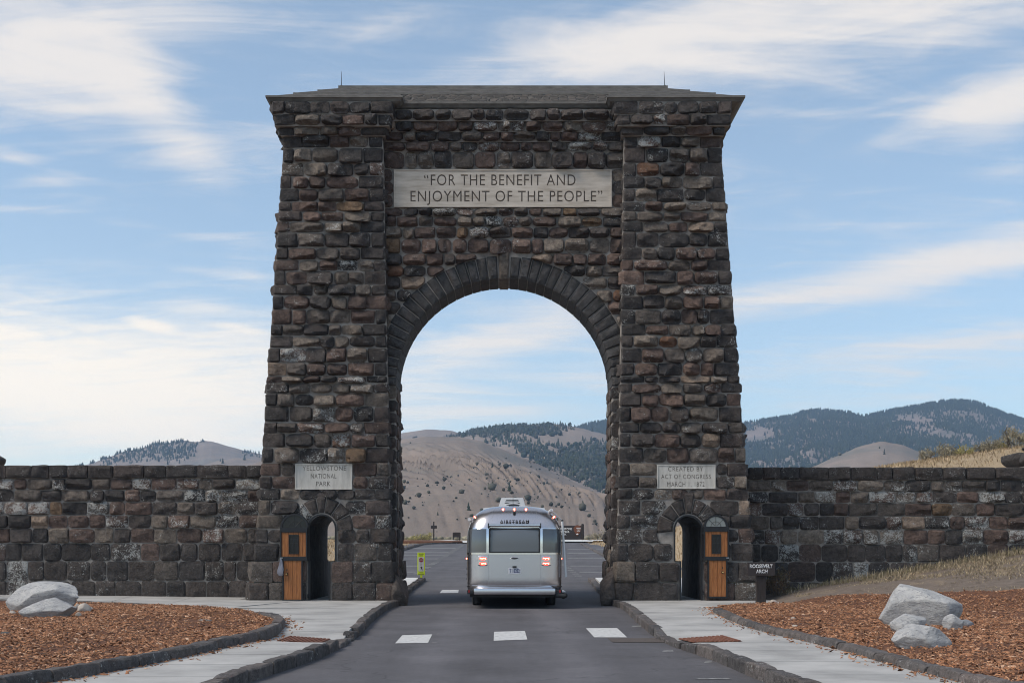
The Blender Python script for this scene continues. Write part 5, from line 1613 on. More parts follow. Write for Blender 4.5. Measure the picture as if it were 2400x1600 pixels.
# ---------------------------------------------------------------- dry grass
def blades(name, PX, PY, PZ, Ht, rg, lab, cat, pal, lean=.35, wid=.006):
    n = len(PX); yaw = rg.uniform(0, 6.283, n); ln = np.abs(rg.normal(0, lean, n)) * Ht
    dx, dy = np.cos(yaw), np.sin(yaw); w = wid * (1 + rg.random(n))
    base = np.stack([PX, PY, PZ], 1); sd = np.stack([-dy * w, dx * w, np.zeros(n)], 1); fw = np.stack([dx, dy, np.zeros(n)], 1)
    up = np.array([0, 0, 1.0])
    m = base + fw * (ln * .35)[:, None] + up * (Ht * .6)[:, None]; t = base + fw * ln[:, None] + up * (Ht * .95)[:, None]
    V = np.stack([base - sd, base + sd, m + sd * .7, m - sd * .7, t + sd * .15, t - sd * .15], 1).reshape(-1, 3)
    f = np.array([[0, 1, 2, 3], [3, 2, 4, 5]]); Fq = (f[None] + (np.arange(n) * 6)[:, None, None]).reshape(-1, 4)
    me = mesh_np(name, V, Fq); pal = np.array(pal); c = pal[rg.integers(0, len(pal), n)] * rg.uniform(.7, 1.25, (n, 1))
    color_attr(me, np.repeat(np.concatenate([c, np.ones((n, 1))], 1), 6, axis=0))
    return tag(obj(name, me, GRASSM), lab, cat, kind='stuff')


STRAW = [(.31, .25, .165), (.40, .325, .22), (.25, .20, .135), (.22, .185, .12)]
rg = np.random.default_rng(17)
n = 5200; PX = rg.uniform(8.0, 16.5, n); PY = 34.75 - np.abs(rg.normal(0, .38, n)); keep = rg.random(n) < np.clip((PX - 7.6) / 3, .12, 1)
PX, PY = PX[keep], PY[keep]
blades('wall_grass', PX, PY, ground_z(PX, PY) - .06, rg.gamma(4, .026, len(PX)).clip(.03, .26), rg, 'tall dry grass growing along the foot of the right wall', 'grass', STRAW + [(.20, .17, .08)], .45)
n = 32000; PX = rg.uniform(8.2, 17, n); PY = rg.uniform(26, 34.6, n)
cl = np.array([noise.noise(Vector((a * .5, b * .9, 3))) + .5 * noise.noise(Vector((a * 1.7, b * 2.2, 3))) for a, b in zip(PX, PY)])
keep = (cl > .05 - (PX - 9) * .05) & (PY > 28.2)
PX, PY = PX[keep], PY[keep]
blades('slope_grass', PX, PY, ground_z(PX, PY) - .05, rg.uniform(.02, .085, len(PX)), rg, 'sparse dry straw on the earth bank below the right wall', 'grass', STRAW + [(.38, .29, .18)], 1.4, .005)
n = 42000; PX = rg.uniform(12, 42, n); PY = rg.uniform(46, 76, n)
cl = np.array([noise.noise(Vector((a * .35, b * .35, 9))) for a, b in zip(PX, PY)]); keep = cl > -.25; PX, PY = PX[keep], PY[keep]
blades('hillside_grass', PX, PY, ground_z(PX, PY) - .06, rg.uniform(.08, .28, len(PX)), rg, 'golden dry grass on the slope behind the right wall', 'grass', [(.34, .255, .155), (.42, .32, .20), (.27, .195, .12), (.37, .285, .17)], .6, .014)
n = 12000; PX = rg.uniform(6, 20, n) * rg.choice([-1, 1], n); PY = rg.uniform(60, 140, n)
keep = (np.abs(PX) > 8.6); PX, PY = PX[keep], PY[keep]
blades('verge_grass', PX, PY, ground_z(PX, PY) - .06, rg.uniform(.08, .3, len(PX)), rg, 'dry golden grass on the verges of the car park', 'grass', [(.38, .265, .14), (.46, .33, .18), (.30, .20, .105)], .5, .014)


def bush(name, c, rx_, rz_, seed, label, pal, n=900, group=None, cat='bush'):
    rg = np.random.default_rng(seed)
    root = thing(name, c, label, cat, group)
    mb = MB(); st = 16
    for i in range(st):
        a = rg.uniform(0, 6.28); r = rg.uniform(.2, .8)
        mb.tube((c[0] + .04 * math.cos(a), c[1] + .04 * math.sin(a), c[2] - .05), (c[0] + rx_ * r * math.cos(a), c[1] + rx_ * r * math.sin(a), c[2] + rz_ * rg.uniform(.5, .9)), .018, .006, 5)
    mb.build('stem', simple(name + '_bark', (.10, .08, .065), .9), root)
    # leaf sprays gathered in clumps
    k = 26; ca = rg.uniform(0, 6.28, k); cr_ = np.sqrt(rg.random(k)) * .85; cz = rg.uniform(.25, 1.0, k) * np.sqrt(np.clip(1 - cr_ ** 2 * .8, .1, 1))
    idx = rg.integers(0, k, n)
    PXc = np.stack([cr_[idx] * np.cos(ca[idx]) * rx_, cr_[idx] * np.sin(ca[idx]) * rx_, cz[idx] * rz_], 1) + rg.normal(0, .13, (n, 3)) * np.array([rx_, rx_, rz_])
    PXc[:, 2] = np.maximum(PXc[:, 2], .02)
    d = rg.normal(0, 1, (n, 3)); d[:, 2] = np.abs(d[:, 2]) + .6; d /= np.linalg.norm(d, axis=1)[:, None]
    s = np.cross(d, rg.normal(0, 1, (n, 3))); s /= np.linalg.norm(s, axis=1)[:, None]
    ln = rg.uniform(.10, .22, (n, 1)) * rx_; w = ln * .16
    B = PXc + np.array(c)
    V = np.stack([B - s * w * .4, B + s * w * .4, B + d * ln * .6 + s * w, B + d * ln, B + d * ln * .6 - s * w], 1).reshape(-1, 3)
    Fq = (np.array([[0, 1, 2, 4], [4, 2, 3, 3]])[None] + (np.arange(n) * 5)[:, None, None])
    f1 = (np.array([[0, 1, 2], [0, 2, 4], [4, 2, 3]])[None] + (np.arange(n) * 5)[:, None, None]).reshape(-1, 3)
    me = mesh_np('foliage', V, f1); pal = np.array(pal); cc = pal[idx % len(pal)] * rg.uniform(.7, 1.25, (n, 1))
    color_attr(me, np.repeat(np.concatenate([cc, np.ones((n, 1))], 1), 5, axis=0)); obj('foliage', me, LEAF, root)


SAGE = [(.25, .22, .155), (.31, .275, .19), (.19, .17, .13), (.35, .30, .20)]
RABBIT = [(.34, .30, .12), (.42, .36, .15), (.25, .23, .11)]
for i, (u, v, Yb, r_, h_, pal, lb) in enumerate([(2174, 1077, 70, .72, 1.25, SAGE, 'leftmost grey green bush on the golden slope'), (2214, 1069, 70, .92, 1.5, SAGE, 'second bush from the left on the golden slope'),
                                              (2258, 1060, 70, .95, .95, RABBIT, 'low yellowish bush between the grey ones on the golden slope'), (2299, 1050, 70, .72, 1.2, SAGE, 'narrow grey bush in the middle of the slope top row'),
                                              (2326, 1045, 70.3, .85, 1.3, SAGE, 'rounded green bush right of the narrow grey one'), (2372, 1038, 70, 1.25, 1.9, SAGE, 'largest pale bush at the right end of the slope top row'),
                                              (2348, 1042, 71, .7, .75, RABBIT, 'small yellow bush before the largest pale one'),
                                              (2244, 1082, 58, .45, .6, RABBIT, 'small yellow clump low on the golden slope'), (2296, 1086, 56, .4, .6, SAGE, 'small grey clump low on the golden slope above the wall')]):
    xx = (u - CU) * Yb / F; bush('sagebrush', (xx, Yb, float(ground_z(xx, Yb)) - .08), r_ * .75, h_ * .62, 100 + i, lb, pal, 1100, 'bushes on the golden slope')
for i, (u, v, Yb, r_, h_, lb) in enumerate([(1003, 1264, 132, .9, .9, 'yellow green brush behind the tall crossed sign post'), (985, 1265, 131, 1.0, .7, 'low yellow green brush left of the crossed sign post'), (972, 1266, 130, .9, .5, 'lowest yellow green brush at the left end of the island'),
                                             (1392, 1258, 146, .8, .8, 'small dark bush in the dry grass beyond the brown park sign'), (1414, 1257, 148, 1.2, 1.1, 'larger dark bush right of the small one beyond the brown park sign')]):
    xx = (u - CU) * Yb / F; zz_ = EYE - (v + 2 - HV) * Yb / F
    bush('sagebrush', (xx, Yb, float(ground_z(xx, Yb)) - .06), r_, h_, 130 + i, lb, RABBIT if i < 3 else SAGE, 500, 'brush round the car park')
rgx = (1800 - CU) * 34.2 / F
bush('weed_clump', (7.95, 34.0, float(ground_z(7.95, 34)) - .05), .42, .85, 150, 'reddish dry weeds at the wall foot right of the brown sign', [(.12, .07, .04), (.10, .08, .045), (.15, .10, .055)], 900)

# island kerbed with bark, far end of the car park
isl = MB(); isl_pts = [(-9.0, 119.0), (-5.2, 117.6), (-4.2, 119.0), (-4.6, 123), (-12, 126), (-14, 121)]
n_ = len(isl_pts); isl.add([(x_, y_, float(lot_z(y_)) + .22) for x_, y_ in isl_pts] + [(x_, y_, float(lot_z(y_)) - .1) for x_, y_ in isl_pts], [tuple(range(n_))] + [(i, n_ + i, n_ + (i + 1) % n_, (i + 1) % n_) for i in range(n_)])
tag(isl.build('island', MULCHBASE), kind='structure')
w_ = MB(); 
for (xa, xb, ya, yb) in ((4.0, 9.4, 122.5, 134.0), (9.4, 14.5, 128, 134.0)):
    w_.add([(xa, ya, float(lot_z(ya)) + .12), (xb, ya, float(lot_z(ya)) + .12), (xb + .6, yb, float(lot_z(yb)) + .12), (xa, yb, float(lot_z(yb)) + .12)], [(0, 1, 2, 3)])
tag(w_.build('far_path', PALE), kind='structure')
w_ = MB(); w_.add([(-4.2, 118.5, float(lot_z(118.5)) + .1), (-3.3, 118.5, float(lot_z(118.5)) + .1), (-3.4, 126, float(lot_z(126)) + .1), (-6.5, 134, float(lot_z(134)) + .1), (-7.5, 134, float(lot_z(134)) + .1), (-4.5, 125, float(lot_z(125)) + .1)], [(0, 1, 2, 3, 4, 5)])
tag(w_.build('far_path', PALE), kind='structure')
# ---------------------------------------------------------------- hills
def hill_material(name, pale, dark, sage, scale):
    m, nt, N, L, b = new_mat(name)
    g = N.new('ShaderNodeNewGeometry'); pos = g.outputs['Position']

    def nz(s, detail=9, rough=.62, st=(1, 1, 1), dist=0):
        mp = N.new('ShaderNodeMapping'); mp.inputs['Scale'].default_value = st; L.new(pos, mp.inputs[0])
        n = N.new('ShaderNodeTexNoise'); n.inputs['Scale'].default_value = s; n.inputs['Detail'].default_value = detail; n.inputs['Distortion'].default_value = dist
        n.inputs['Roughness'].default_value = rough; L.new(mp.outputs[0], n.inputs['Vector']); return n.outputs['Fac']

    def rng(x, a, bb):
        n = N.new('ShaderNodeMapRange'); L.new(x, n.inputs[0]); n.inputs[1].default_value = a; n.inputs[2].default_value = bb; return n.outputs[0]

    def mix(f, a, bb):
        n = N.new('ShaderNodeMix'); n.data_type = 'RGBA'
        for i, v in ((0, f), (6, a), (7, bb)):
            if isinstance(v, tuple): n.inputs[i].default_value = (*v, 1)
            else: L.new(v, n.inputs[i])
        return n.outputs[2]
    c = mix(rng(nz(scale, 10, .66, (1, .5, 1), .5), .33, .66), dark, pale)
    c = mix(rng(nz(scale * .45, 8, .7, (1, .6, 2), .8), .50, .64), c, sage)
    L.new(c, b.inputs['Base Color']); b.inputs['Roughness'].default_value = 1.0; b.inputs['Specular IOR Level'].default_value = .05
    bp = N.new('ShaderNodeBump'); bp.inputs['Strength'].default_value = .7; bp.inputs['Distance'].default_value = 2.5
    L.new(nz(scale * 5, 8, .7), bp.inputs['Height']); L.new(bp.outputs[0], b.inputs['Normal'])
    return m


GRASSHILL = hill_material('grass_hill', (.265, .215, .18), (.18, .15, .13), (.165, .155, .14), .018)
FARHILL = hill_material('far_hill', (.24, .19, .165), (.17, .14, .12), (.14, .13, .115), .010)


class Hill:
    def __init__(s, name, crest, Dc, Db, zb, mat, amp=4.0, gully=0.0, skew=.6, prof=1.0, du=7, nt_=70, seed=1.0, gscale=.02, concave=.0):
        cu_ = np.array([c[0] for c in crest], float); cv_ = np.array([c[1] for c in crest], float)
        U = np.arange(cu_[0], cu_[-1] + .1, du); T = np.concatenate([np.linspace(0, 1, nt_), [1.03, 1.10, 1.25, 1.6]])
        # smooth the crest line a little, keep it uneven
        Vc = np.interp(U, cu_, cv_); k = np.array([1, 2, 3, 2, 1]) / 9; Vc = np.convolve(np.pad(Vc, 2, mode='edge'), k, 'valid')
        Vc = Vc + np.array([noise.noise(Vector((u * .03, seed, 0))) * 1.6 + noise.noise(Vector((u * .11, seed, 5))) * .8 for u in U])
        UU, TT = np.meshgrid(U, T); VC = np.tile(Vc, (len(T), 1))
        zc = EYE + (HV - VC) * Dc / F
        Y = Db + (Dc - Db) * TT
        X = (UU - CU) / F * Dc * (.55 + .45 * np.minimum(TT, 1.2)) if False else (UU - CU) / F * Y
        tt = np.clip(TT, 0, 1)
        pr = tt ** prof * (1 - concave) + concave * (tt ** 2 * (3 - 2 * tt))
        Z = zb + (zc - zb) * pr
        Z = np.where(TT > 1, zc - (TT - 1) * (zc - zb) * 1.2, Z)
        w = np.sin(np.clip(tt, 0, 1) * math.pi) ** .8
        nzv = np.array([noise.fractal(Vector((a * .004, b * .004, seed)), .9, 2.1, 5) for a, b in zip(X.ravel(), Y.ravel())]).reshape(X.shape)
        Z = Z + amp * nzv * w
        if gully:
            A = (UU + skew * (VC - HV) * (1 - tt) * 1.2 + 60 * np.array([noise.noise(Vector((a * .003, b * .003, seed + 9))) for a, b in zip(X.ravel(), Y.ravel())]).reshape(X.shape)) * gscale
            rdg = 1 - np.abs(np.array([noise.noise(Vector((a, b * .004, seed + 3))) + .5 * noise.noise(Vector((a * 2.3, b * .008, seed + 7))) for a, b in zip(A.ravel(), Y.ravel())]).reshape(X.shape)) * 2
            Z = Z + gully * (rdg - .6) * (np.sin(np.clip(tt * 1.45, 0, 1) * math.pi) ** 1.0) * np.clip(.75 + 1.6 * np.array([noise.noise(Vector((a * .006, b * .006, seed + 21))) for a, b in zip(X.ravel(), Y.ravel())]).reshape(X.shape), .1, 1.4)
        s.U, s.T, s.X, s.Y, s.Z = U, T, X, Y, Z
        nx_ = len(U); q = (np.arange(len(T) - 1)[:, None] * nx_ + np.arange(nx_ - 1)[None]).ravel()
        me = mesh_np(name, np.stack([X.ravel(), Y.ravel(), Z.ravel()], 1), np.stack([q, q + 1, q + nx_ + 1, q + nx_], 1), True)
        s.o = tag(obj(name, me, mat), kind='structure'); s.nt = nt_

    def sample(s, rg, n):
        i = rg.uniform(0, len(s.U) - 1.001, n); j = rg.uniform(0, s.nt - 1.001, n)
        i0 = i.astype(int); j0 = j.astype(int); a = i - i0; b = j - j0
        f = lambda M: M[j0, i0] * (1 - a) * (1 - b) + M[j0, i0 + 1] * a * (1 - b) + M[j0 + 1, i0] * (1 - a) * b + M[j0 + 1, i0 + 1] * a * b
        x, y, z = f(s.X), f(s.Y), f(s.Z)
        return x, y, z, CU + x / y * F, HV - (z - EYE) / y * F, j / (s.nt - 1)


h_main = Hill('grass_hill', [(150, 1190), (300, 1160), (500, 1115), (700, 1065), (850, 1040), (937, 1031), (1000, 1022), (1072, 1024), (1122, 1031), (1224, 1071), (1327, 1117), (1424, 1151), (1520, 1185), (1700, 1232), (1760, 1246)], 1000, 330, 5.0, GRASSHILL, 8, 6.0, 1.6, .85, 4, 130, 2.0, .034)
h_sec = Hill('second_hill', [(700, 1060), (900, 1026), (1050, 1026), (1072, 1020), (1122, 1006), (1214, 996), (1296, 992), (1367, 1004), (1424, 1019), (1500, 1040), (1600, 1070), (1760, 1130)], 1500, 800, 20, GRASSHILL, 9, 6, -.6, .9, 5, 80, 5.0, .012)
h_dome = Hill('dome_hill', [(780, 1045), (850, 1030), (937, 1015), (1005, 1005), (1066, 1010), (1110, 1030), (1200, 1070)], 1750, 1300, 60, GRASSHILL, 4, 0, 0, 1, 6, 30, 7.0)
h_mtn = Hill('forest_mountain', [(1180, 1060), (1270, 1030), (1347, 1002), (1424, 985), (1560, 988), (1700, 996), (1747, 991), (1834, 979), (1905, 961), (1938, 961), (1983, 967), (2021, 976), (2057, 969), (2131, 954), (2206, 942), (2250, 939), (2295, 945), (2355, 970), (2400, 984), (2520, 1020), (2700, 1060)], 2300, 1150, 15, FARHILL, 16, 14, .4, .95, 7, 80, 11.0, .012)
h_foot = Hill('foothill', [(1800, 1150), (1870, 1108), (1917, 1088), (1968, 1066), (2012, 1046), (2069, 1033), (2117, 1043), (2161, 1061), (2240, 1085), (2330, 1110), (2450, 1150)], 950, 640, 12, GRASSHILL, 5, 3, .8, 1, 5, 60, 13.0, .02)
h_left = Hill('wooded_hill', [(60, 1130), (130, 1108), (202, 1089), (253, 1072), (295, 1056), (337, 1049), (368, 1037), (399, 1038), (432, 1031), (460, 1036), (480, 1032), (502, 1035), (533, 1045), (575, 1056), (603, 1062), (680, 1075), (800, 1085)], 1900, 1300, 40, GRASSHILL, 6, 5, .6, 1, 5, 50, 17.0, .015)
h_lfront = Hill('low_hill', [(330, 1125), (400, 1108), (474, 1090), (519, 1077), (561, 1072), (606, 1076), (700, 1085), (850, 1090)], 1500, 1000, 25, GRASSHILL, 4, 3, .6, 1, 6, 40, 19.0)
for h in ():
    pass


# ---------------------------------------------------------------- trees on the hills
def cone_template(seed, tiers=3, n=6):
    rg = np.random.default_rng(seed); V = []; Fc = []
    for t in range(tiers):
        z0 = .08 + .30 * t; z1 = min(z0 + .46, 1.0); r = (.24 - .065 * t); b = len(V)
        for i in range(n):
            a = 2 * math.pi * i / n + t * .5; k = r * rg.uniform(.75, 1.2); V.append((k * math.cos(a), k * math.sin(a), z0 + rg.uniform(-.05, .04)))
        V.append((rg.uniform(-.02, .02), rg.uniform(-.02, .02), z1))
        Fc += [(b + i, b + (i + 1) % n, b + n) for i in range(n)]
    return np.array(V), np.array(Fc)


def blob_template(seed):
    bm = bmesh.new(); bmesh.ops.create_icosphere(bm, subdivisions=1, radius=1); rg = random.Random(seed)
    V = np.array([tuple(v.co * rg.uniform(.7, 1.25)) for v in bm.verts]); Fc = np.array([[v.index for v in f.verts] for f in bm.faces]); bm.free()
    V = V * np.array([.42, .42, .46]) + np.array([0, 0, .42]); return V, Fc


TT = [cone_template(i) for i in range(6)]
BT = [blob_template(i) for i in range(4)]
NEEDLE = tint_mat('conifer', .9, .2, .6, .1)


def forest(name, label, x, y, z, hgt, rg, temps, pal, fat=1.0):
    n = len(x); which = rg.integers(0, len(temps), n); VV = []; FF = []; CC_ = []; off = 0; pal = np.array(pal)
    for k, (V, Fc) in enumerate(temps):
        m = np.where(which == k)[0]
        if not len(m): continue
        a = rg.uniform(0, 6.28, len(m)); c, s = np.cos(a)[:, None], np.sin(a)[:, None]; f = fat * rg.uniform(.8, 1.25, len(m))[:, None]; h = hgt[m][:, None]
        X = (V[None, :, 0] * c - V[None, :, 1] * s) * h * f + x[m][:, None]; Y = (V[None, :, 0] * s + V[None, :, 1] * c) * h * f + y[m][:, None]; Z = V[None, :, 2] * h + z[m][:, None] - .04 * h
        VV.append(np.stack([X, Y, Z], -1).reshape(-1, 3)); FF.append((Fc[None] + (np.arange(len(m)) * len(V))[:, None, None]).reshape(-1, 3) + off); off += len(m) * len(V)
        cc = pal[rg.integers(0, len(pal), len(m))] * rg.uniform(.7, 1.3, (len(m), 1)); CC_.append(np.repeat(np.concatenate([cc, np.ones((len(m), 1))], 1), len(V), axis=0))
    me = mesh_np(name, np.concatenate(VV), np.concatenate(FF)); color_attr(me, np.concatenate(CC_))
    return tag(obj(name, me, NEEDLE), label, 'trees', kind='stuff')


GREEN = [(.030, .040, .028), (.036, .046, .030), (.026, .034, .026), (.042, .050, .032)]
JUN = [(.066, .068, .058), (.055, .058, .050), (.09, .088, .072)]


def pick(h, rg, n, dens):
    x, y, z, u, v, t = h.sample(rg, n); p = dens(u, v, t, x, y); k = rg.random(n) < p
    return x[k], y[k], z[k], u[k], v[k], t[k]


def ns(x, y, f, s=0): return np.array([noise.fractal(Vector((a * f, b * f, s)), .9, 2.0, 4) for a, b in zip(x, y)])


def el(u, v, cu_, cv_, a, b, rot=0):
    c, s = math.cos(R(rot)), math.sin(R(rot)); dx, dy = u - cu_, v - cv_
    return np.exp(-(((dx * c + dy * s) / a) ** 2 + ((dy * c - dx * s) / b) ** 2))


rg = np.random.default_rng(77)


def d_mtn(u, v, t, x, y):
    n1 = ns(x, y, .0045, 2); n2 = ns(x, y, .018, 6)
    p = .88 + .75 * n1 + .35 * n2
    p = p + .6 * sstep(t, .80, .97)                                    # wooded ridge
    p = p - 1.3 * el(u, v, 1775, 1020, 45, 22, 0) - .9 * el(u, v, 1900, 982, 22, 8) - 1.0 * el(u, v, 1975, 972, 16, 10, 30)
    p = p - .75 * el(u, v, 2190, 1012, 130, 26, 20) - .5 * el(u, v, 2300, 985, 80, 14, 35) - .8 * el(u, v, 2150, 985, 45, 9, 15) - .35 * el(u, v, 1880, 1050, 60, 30)
    return np.clip(p, 0.03, 1)


x, y, z, u, v, t = pick(h_mtn, rg, 60000, d_mtn)
forest('mountain_forest', 'dark blue green conifers covering the far mountain on the right', x, y, z, rg.uniform(4.2, 8, len(x)), rg, TT, GREEN, 1.3)
x, y, z, u, v, t = pick(h_sec, rg, 24000, lambda u, v, t, x, y: np.clip(
    1.3 * el(u, v, 1130, 1012, 55, 9, -8) + 1.1 * el(u, v, 1235, 1008, 60, 9, 0) + .7 * el(u, v, 1290, 1012, 35, 7) + .5 * el(u, v, 1330, 998, 20, 5) + .55 * el(u, v, 1230, 1050, 90, 14, 24)
    + .9 * el(u, v, 1330, 1100, 110, 26, 26) + 1.3 * el(u, v, 1400, 1085, 45, 42, 30) + .5 * el(u, v, 1310, 1050, 60, 14, 20) + (.35 * ns(x, y, .012, 4) - .12), 0, 1))
forest('hill_forest', 'conifers and junipers scattered over the second brown hill', x, y, z, rg.uniform(3.2, 6.5, len(x)), rg, TT[:4] + BT[:1], GREEN + JUN[:1], 1.2)
x, y, z, u, v, t = pick(h_left, rg, 9000, lambda u, v, t, x, y: np.clip(
    1.2 * el(u, v, 395, 1060, 50, 16, -8) + 1.1 * el(u, v, 310, 1066, 70, 11, -22) + .7 * el(u, v, 440, 1060, 30, 18, -40) + .8 * el(u, v, 590, 1064, 26, 7, 10) + 1.2 * sstep(t, .93, 1) * (u < 430) + .5 * el(u, v, 480, 1034, 14, 4) + (.3 * ns(x, y, .012, 8) - .16), 0, 1))
forest('left_hill_forest', 'dark pines along the crest and face of the far left hill', x, y, z, rg.uniform(3.5, 6.8, len(x)), rg, TT, GREEN, 1.2)
x, y, z, u, v, t = pick(h_main, rg, 7000, lambda u, v, t, x, y: np.clip(
    .30 * (u > 900) * sstep(v, 1065, 1090) + .35 * el(u, v, 1120, 1095, 110, 22, 12) + .20 * el(u, v, 1000, 1130, 80, 30) + .25 * el(u, v, 1190, 1140, 60, 20, 20) + (.30 * ns(x, y, .02, 3) - .10), 0, 1) * (v < 1255))
forest('hillside_brush', 'small dark shrubs dotted over the gullied brown hillside', x, y, z, rg.gamma(3, .27, len(x)).clip(.35, 2.2), rg, BT, JUN, 1.15)
x, y, z, u, v, t = pick(h_foot, rg, 500, lambda u, v, t, x, y: np.clip(.5 * el(u, v, 2030, 1050, 25, 6) + .02 + .4 * el(u, v, 1975, 1075, 14, 8), 0, 1))
forest('foothill_brush', 'few dark shrubs on the bare foothill at the right', x, y, z, rg.uniform(1.5, 5, len(x)), rg, BT + TT[:2], JUN, 1.1)
x, y, z, u, v, t = pick(h_lfront, rg, 500, lambda u, v, t, x, y: np.clip(.5 * el(u, v, 500, 1086, 22, 5, -10) + .02, 0, 1))
forest('low_hill_brush', 'few dark trees before the low hill at the left', x, y, z, rg.uniform(3, 8, len(x)), rg, TT[:3], GREEN, 1.2)
# sagebrush plain between the car park and the hill
n = 9000; x = rg.uniform(-90, 120, n); y = rg.uniform(142, 400, n); k = rg.random(n) < np.clip(.35 + ns(x, y, .03, 5), .05, 1); x, y = x[k], y[k]
forest('sagebrush_plain', 'pale grey sagebrush on the flat beyond the car park', x, y, ground_z(x, y) - .06, rg.uniform(.3, .85, len(x)), rg, BT, [(.20, .185, .14), (.26, .235, .175), (.16, .15, .115), (.30, .265, .19)], 1.5)

# single trees that stand out on the brown hill
tm = []
for i in range(3):
    V, Fc = cone_template(40 + i, 4, 8); tm.append(mesh_np('conifer', V, Fc))
for i in range(3):
    V, Fc = blob_template(50 + i); tm.append(mesh_np('juniper', V, Fc))
for k, me in enumerate(tm):
    color_attr(me, (*(GREEN[k % 4] if k < 3 else JUN[k % 3]), 1)); me.materials.append(NEEDLE)
spots = [(1152, 1095, 4), (1186, 1100, 5), (1170, 1090, 3), (1205, 1118, 4), (1264, 1120, 3), (1234, 1138, 3), (1290, 1148, 3), (1256, 1143, 2), (1155, 1148, 5), (1192, 1150, 5), (1236, 1172, 4), (1368, 1196, 5), (1364, 1182, 3), (1335, 1160, 2),
         (1040, 1092, 3), (1060, 1085, 3), (1088, 1082, 3), (1118, 1090, 3), (1098, 1192, 4), (1042, 1126, 3), (1016, 1120, 2), (986, 1098, 2), (1002, 1140, 2), (1082, 1155, 3), (1028, 1208, 2), (970, 1195, 2), (950, 1180, 3), (1310, 1155, 2), (1400, 1178, 2), (1395, 1225, 2), (1320, 1163, 2)]
for i, (u, v, hm) in enumerate(spots):
    # nearest point of the slope that projects there
    D = (h_main.X / h_main.Y * F + CU - u) ** 2 + (HV - (h_main.Z - EYE) / h_main.Y * F - v) ** 2; j = np.unravel_index(np.argmin(D[:h_main.nt]), D.shape)
    p = (h_main.X[j], h_main.Y[j], h_main.Z[j] - .2); me = tm[(0 if i % 3 == 0 else 3) + i % 3]
    o = obj('conifer' if i % 3 == 0 else 'juniper', me, None, None, p); sc_ = hm * .72; o.scale = (sc_ * 1.1, sc_ * 1.1, sc_); o.rotation_euler = (0, 0, i * 1.7)
    tag(o, 'single small dark evergreen standing on the gullied brown hill beyond the arch', 'tree', 'single evergreens on the brown hill')

# ---------------------------------------------------------------- haze
HAZE_D = 0.00016
hm_, nt, N, L, b = new_mat('haze_air'); N.remove(b)
pv = N.new('ShaderNodeVolumePrincipled'); pv.inputs['Color'].default_value = (.45, .68, 1.0, 1); pv.inputs['Density'].default_value = HAZE_D; pv.inputs['Anisotropy'].default_value = .1
L.new(pv.outputs[0], N['Material Output'].inputs['Volume'])
hb = MB(); hb.box(-1950, 1950, -450, 3150, -3, 325)
if HAZE_D: tag(hb.build('haze', hm_), kind='stuff')

# ---------------------------------------------------------------- signs
BROWNP = simple('brown_sign_paint', (.030, .022, .021), .55); WHITE = simple('white_sign_vinyl', (.62, .62, .62), .5)
TIMBER = noise_mat('dark_timber', [(.022, .017, .016), (.045, .036, .033)], 6, 6, .7, .3, 30, stretch=(6, 6, .6))
Ys = 30.3
sg = thing('name_sign', (*P(1784.5, 1416, Ys)[:2], .15), 'small brown board on a single post with white capitals before the right tower', 'sign')
x = lambda u: (u - CU) * Ys / F; z = lambda v: EYE - (v - HV) * Ys / F
mb = MB(); mb.box(x(1752), x(1816), Ys - .05, Ys, z(1348), z(1317)); mb.build('board', BROWNP, sg, bevel=.006)
mb = MB(); mb.box(x(1773.5), x(1795.5), Ys + .002, Ys + .16, .05, z(1346)); mb.build('post', TIMBER, sg, bevel=.01)
text_mesh('lettering', 'ROOSEVELT', x(1756.5), x(1810.5), z(1330.5), z(1321.5), Ys - .05, WHITE, sg, .004, .03)
text_mesh('lettering', 'ARCH', x(1771), x(1798), z(1342.5), z(1333.5), Ys - .05, WHITE, sg, .004, .03)

# in-street crossing sign
Yz = 46.2
HIVIS = simple('fluorescent_yellow_green', (.50, .62, .02), .5, emit=None); HW = simple('sign_white', (.45, .45, .44), .5); SRED = simple('stop_red', (.23, .02, .03), .5); BLK = simple('sign_black', (.012, .012, .014), .5); RUB = simple('black_rubber', (.012, .012, .013), .75)
x = lambda u: (u - CU) * Yz / F; z = lambda v: EYE - (v - HV) * Yz / F
cs = thing('crossing_sign', (x(987.3), Yz, float(lot_z(Yz)) + .13), 'narrow fluorescent yellow pedestrian crossing sign at the kerb behind the arch', 'sign')
mb = MB(); mb.box(x(978.3), x(996), Yz, Yz + .03, z(1346.8), z(1294)); mb.build('panel', HIVIS, cs, bevel=.006)
mb = MB(); mb.box(x(980.7), x(993.6), Yz - .004, Yz, z(1337.8), z(1304.7)); mb.build('white_field', HW, cs)
mb = MB(); c_ = (x(987), z(1311.6)); r_ = 5.4 * Yz / F; n = 8; pts = [(c_[0] + r_ * math.cos(R(22.5 + 45 * i)), c_[1] + r_ * math.sin(R(22.5 + 45 * i))) for i in range(n)]; mb.prism(pts, Yz - .010, Yz - .004); mb.build('stop_octagon', SRED, cs)
text_mesh('lettering', 'STOP', x(983), x(991), z(1313), z(1310.2), Yz - .010, HW, cs, .002, .02)
text_mesh('lettering', 'STATE', x(981.6), x(992.4), z(1299), z(1296), Yz, BLK, cs, .002, .03); text_mesh('lettering', 'LAW', x(983.2), x(991), z(1302.8), z(1300), Yz, BLK, cs, .002, .03)
text_mesh('lettering', 'FOR', x(984.6), x(989.8), z(1321.6), z(1319.6), Yz - .004, BLK, cs, .002, .02)
text_mesh('lettering', 'WITHIN', x(983), x(991.2), z(1342), z(1340), Yz, BLK, cs, .002, .02); text_mesh('lettering', 'CROSSWALK', x(980), x(994.2), z(1345.6), z(1343.4), Yz, BLK, cs, .002, .02)
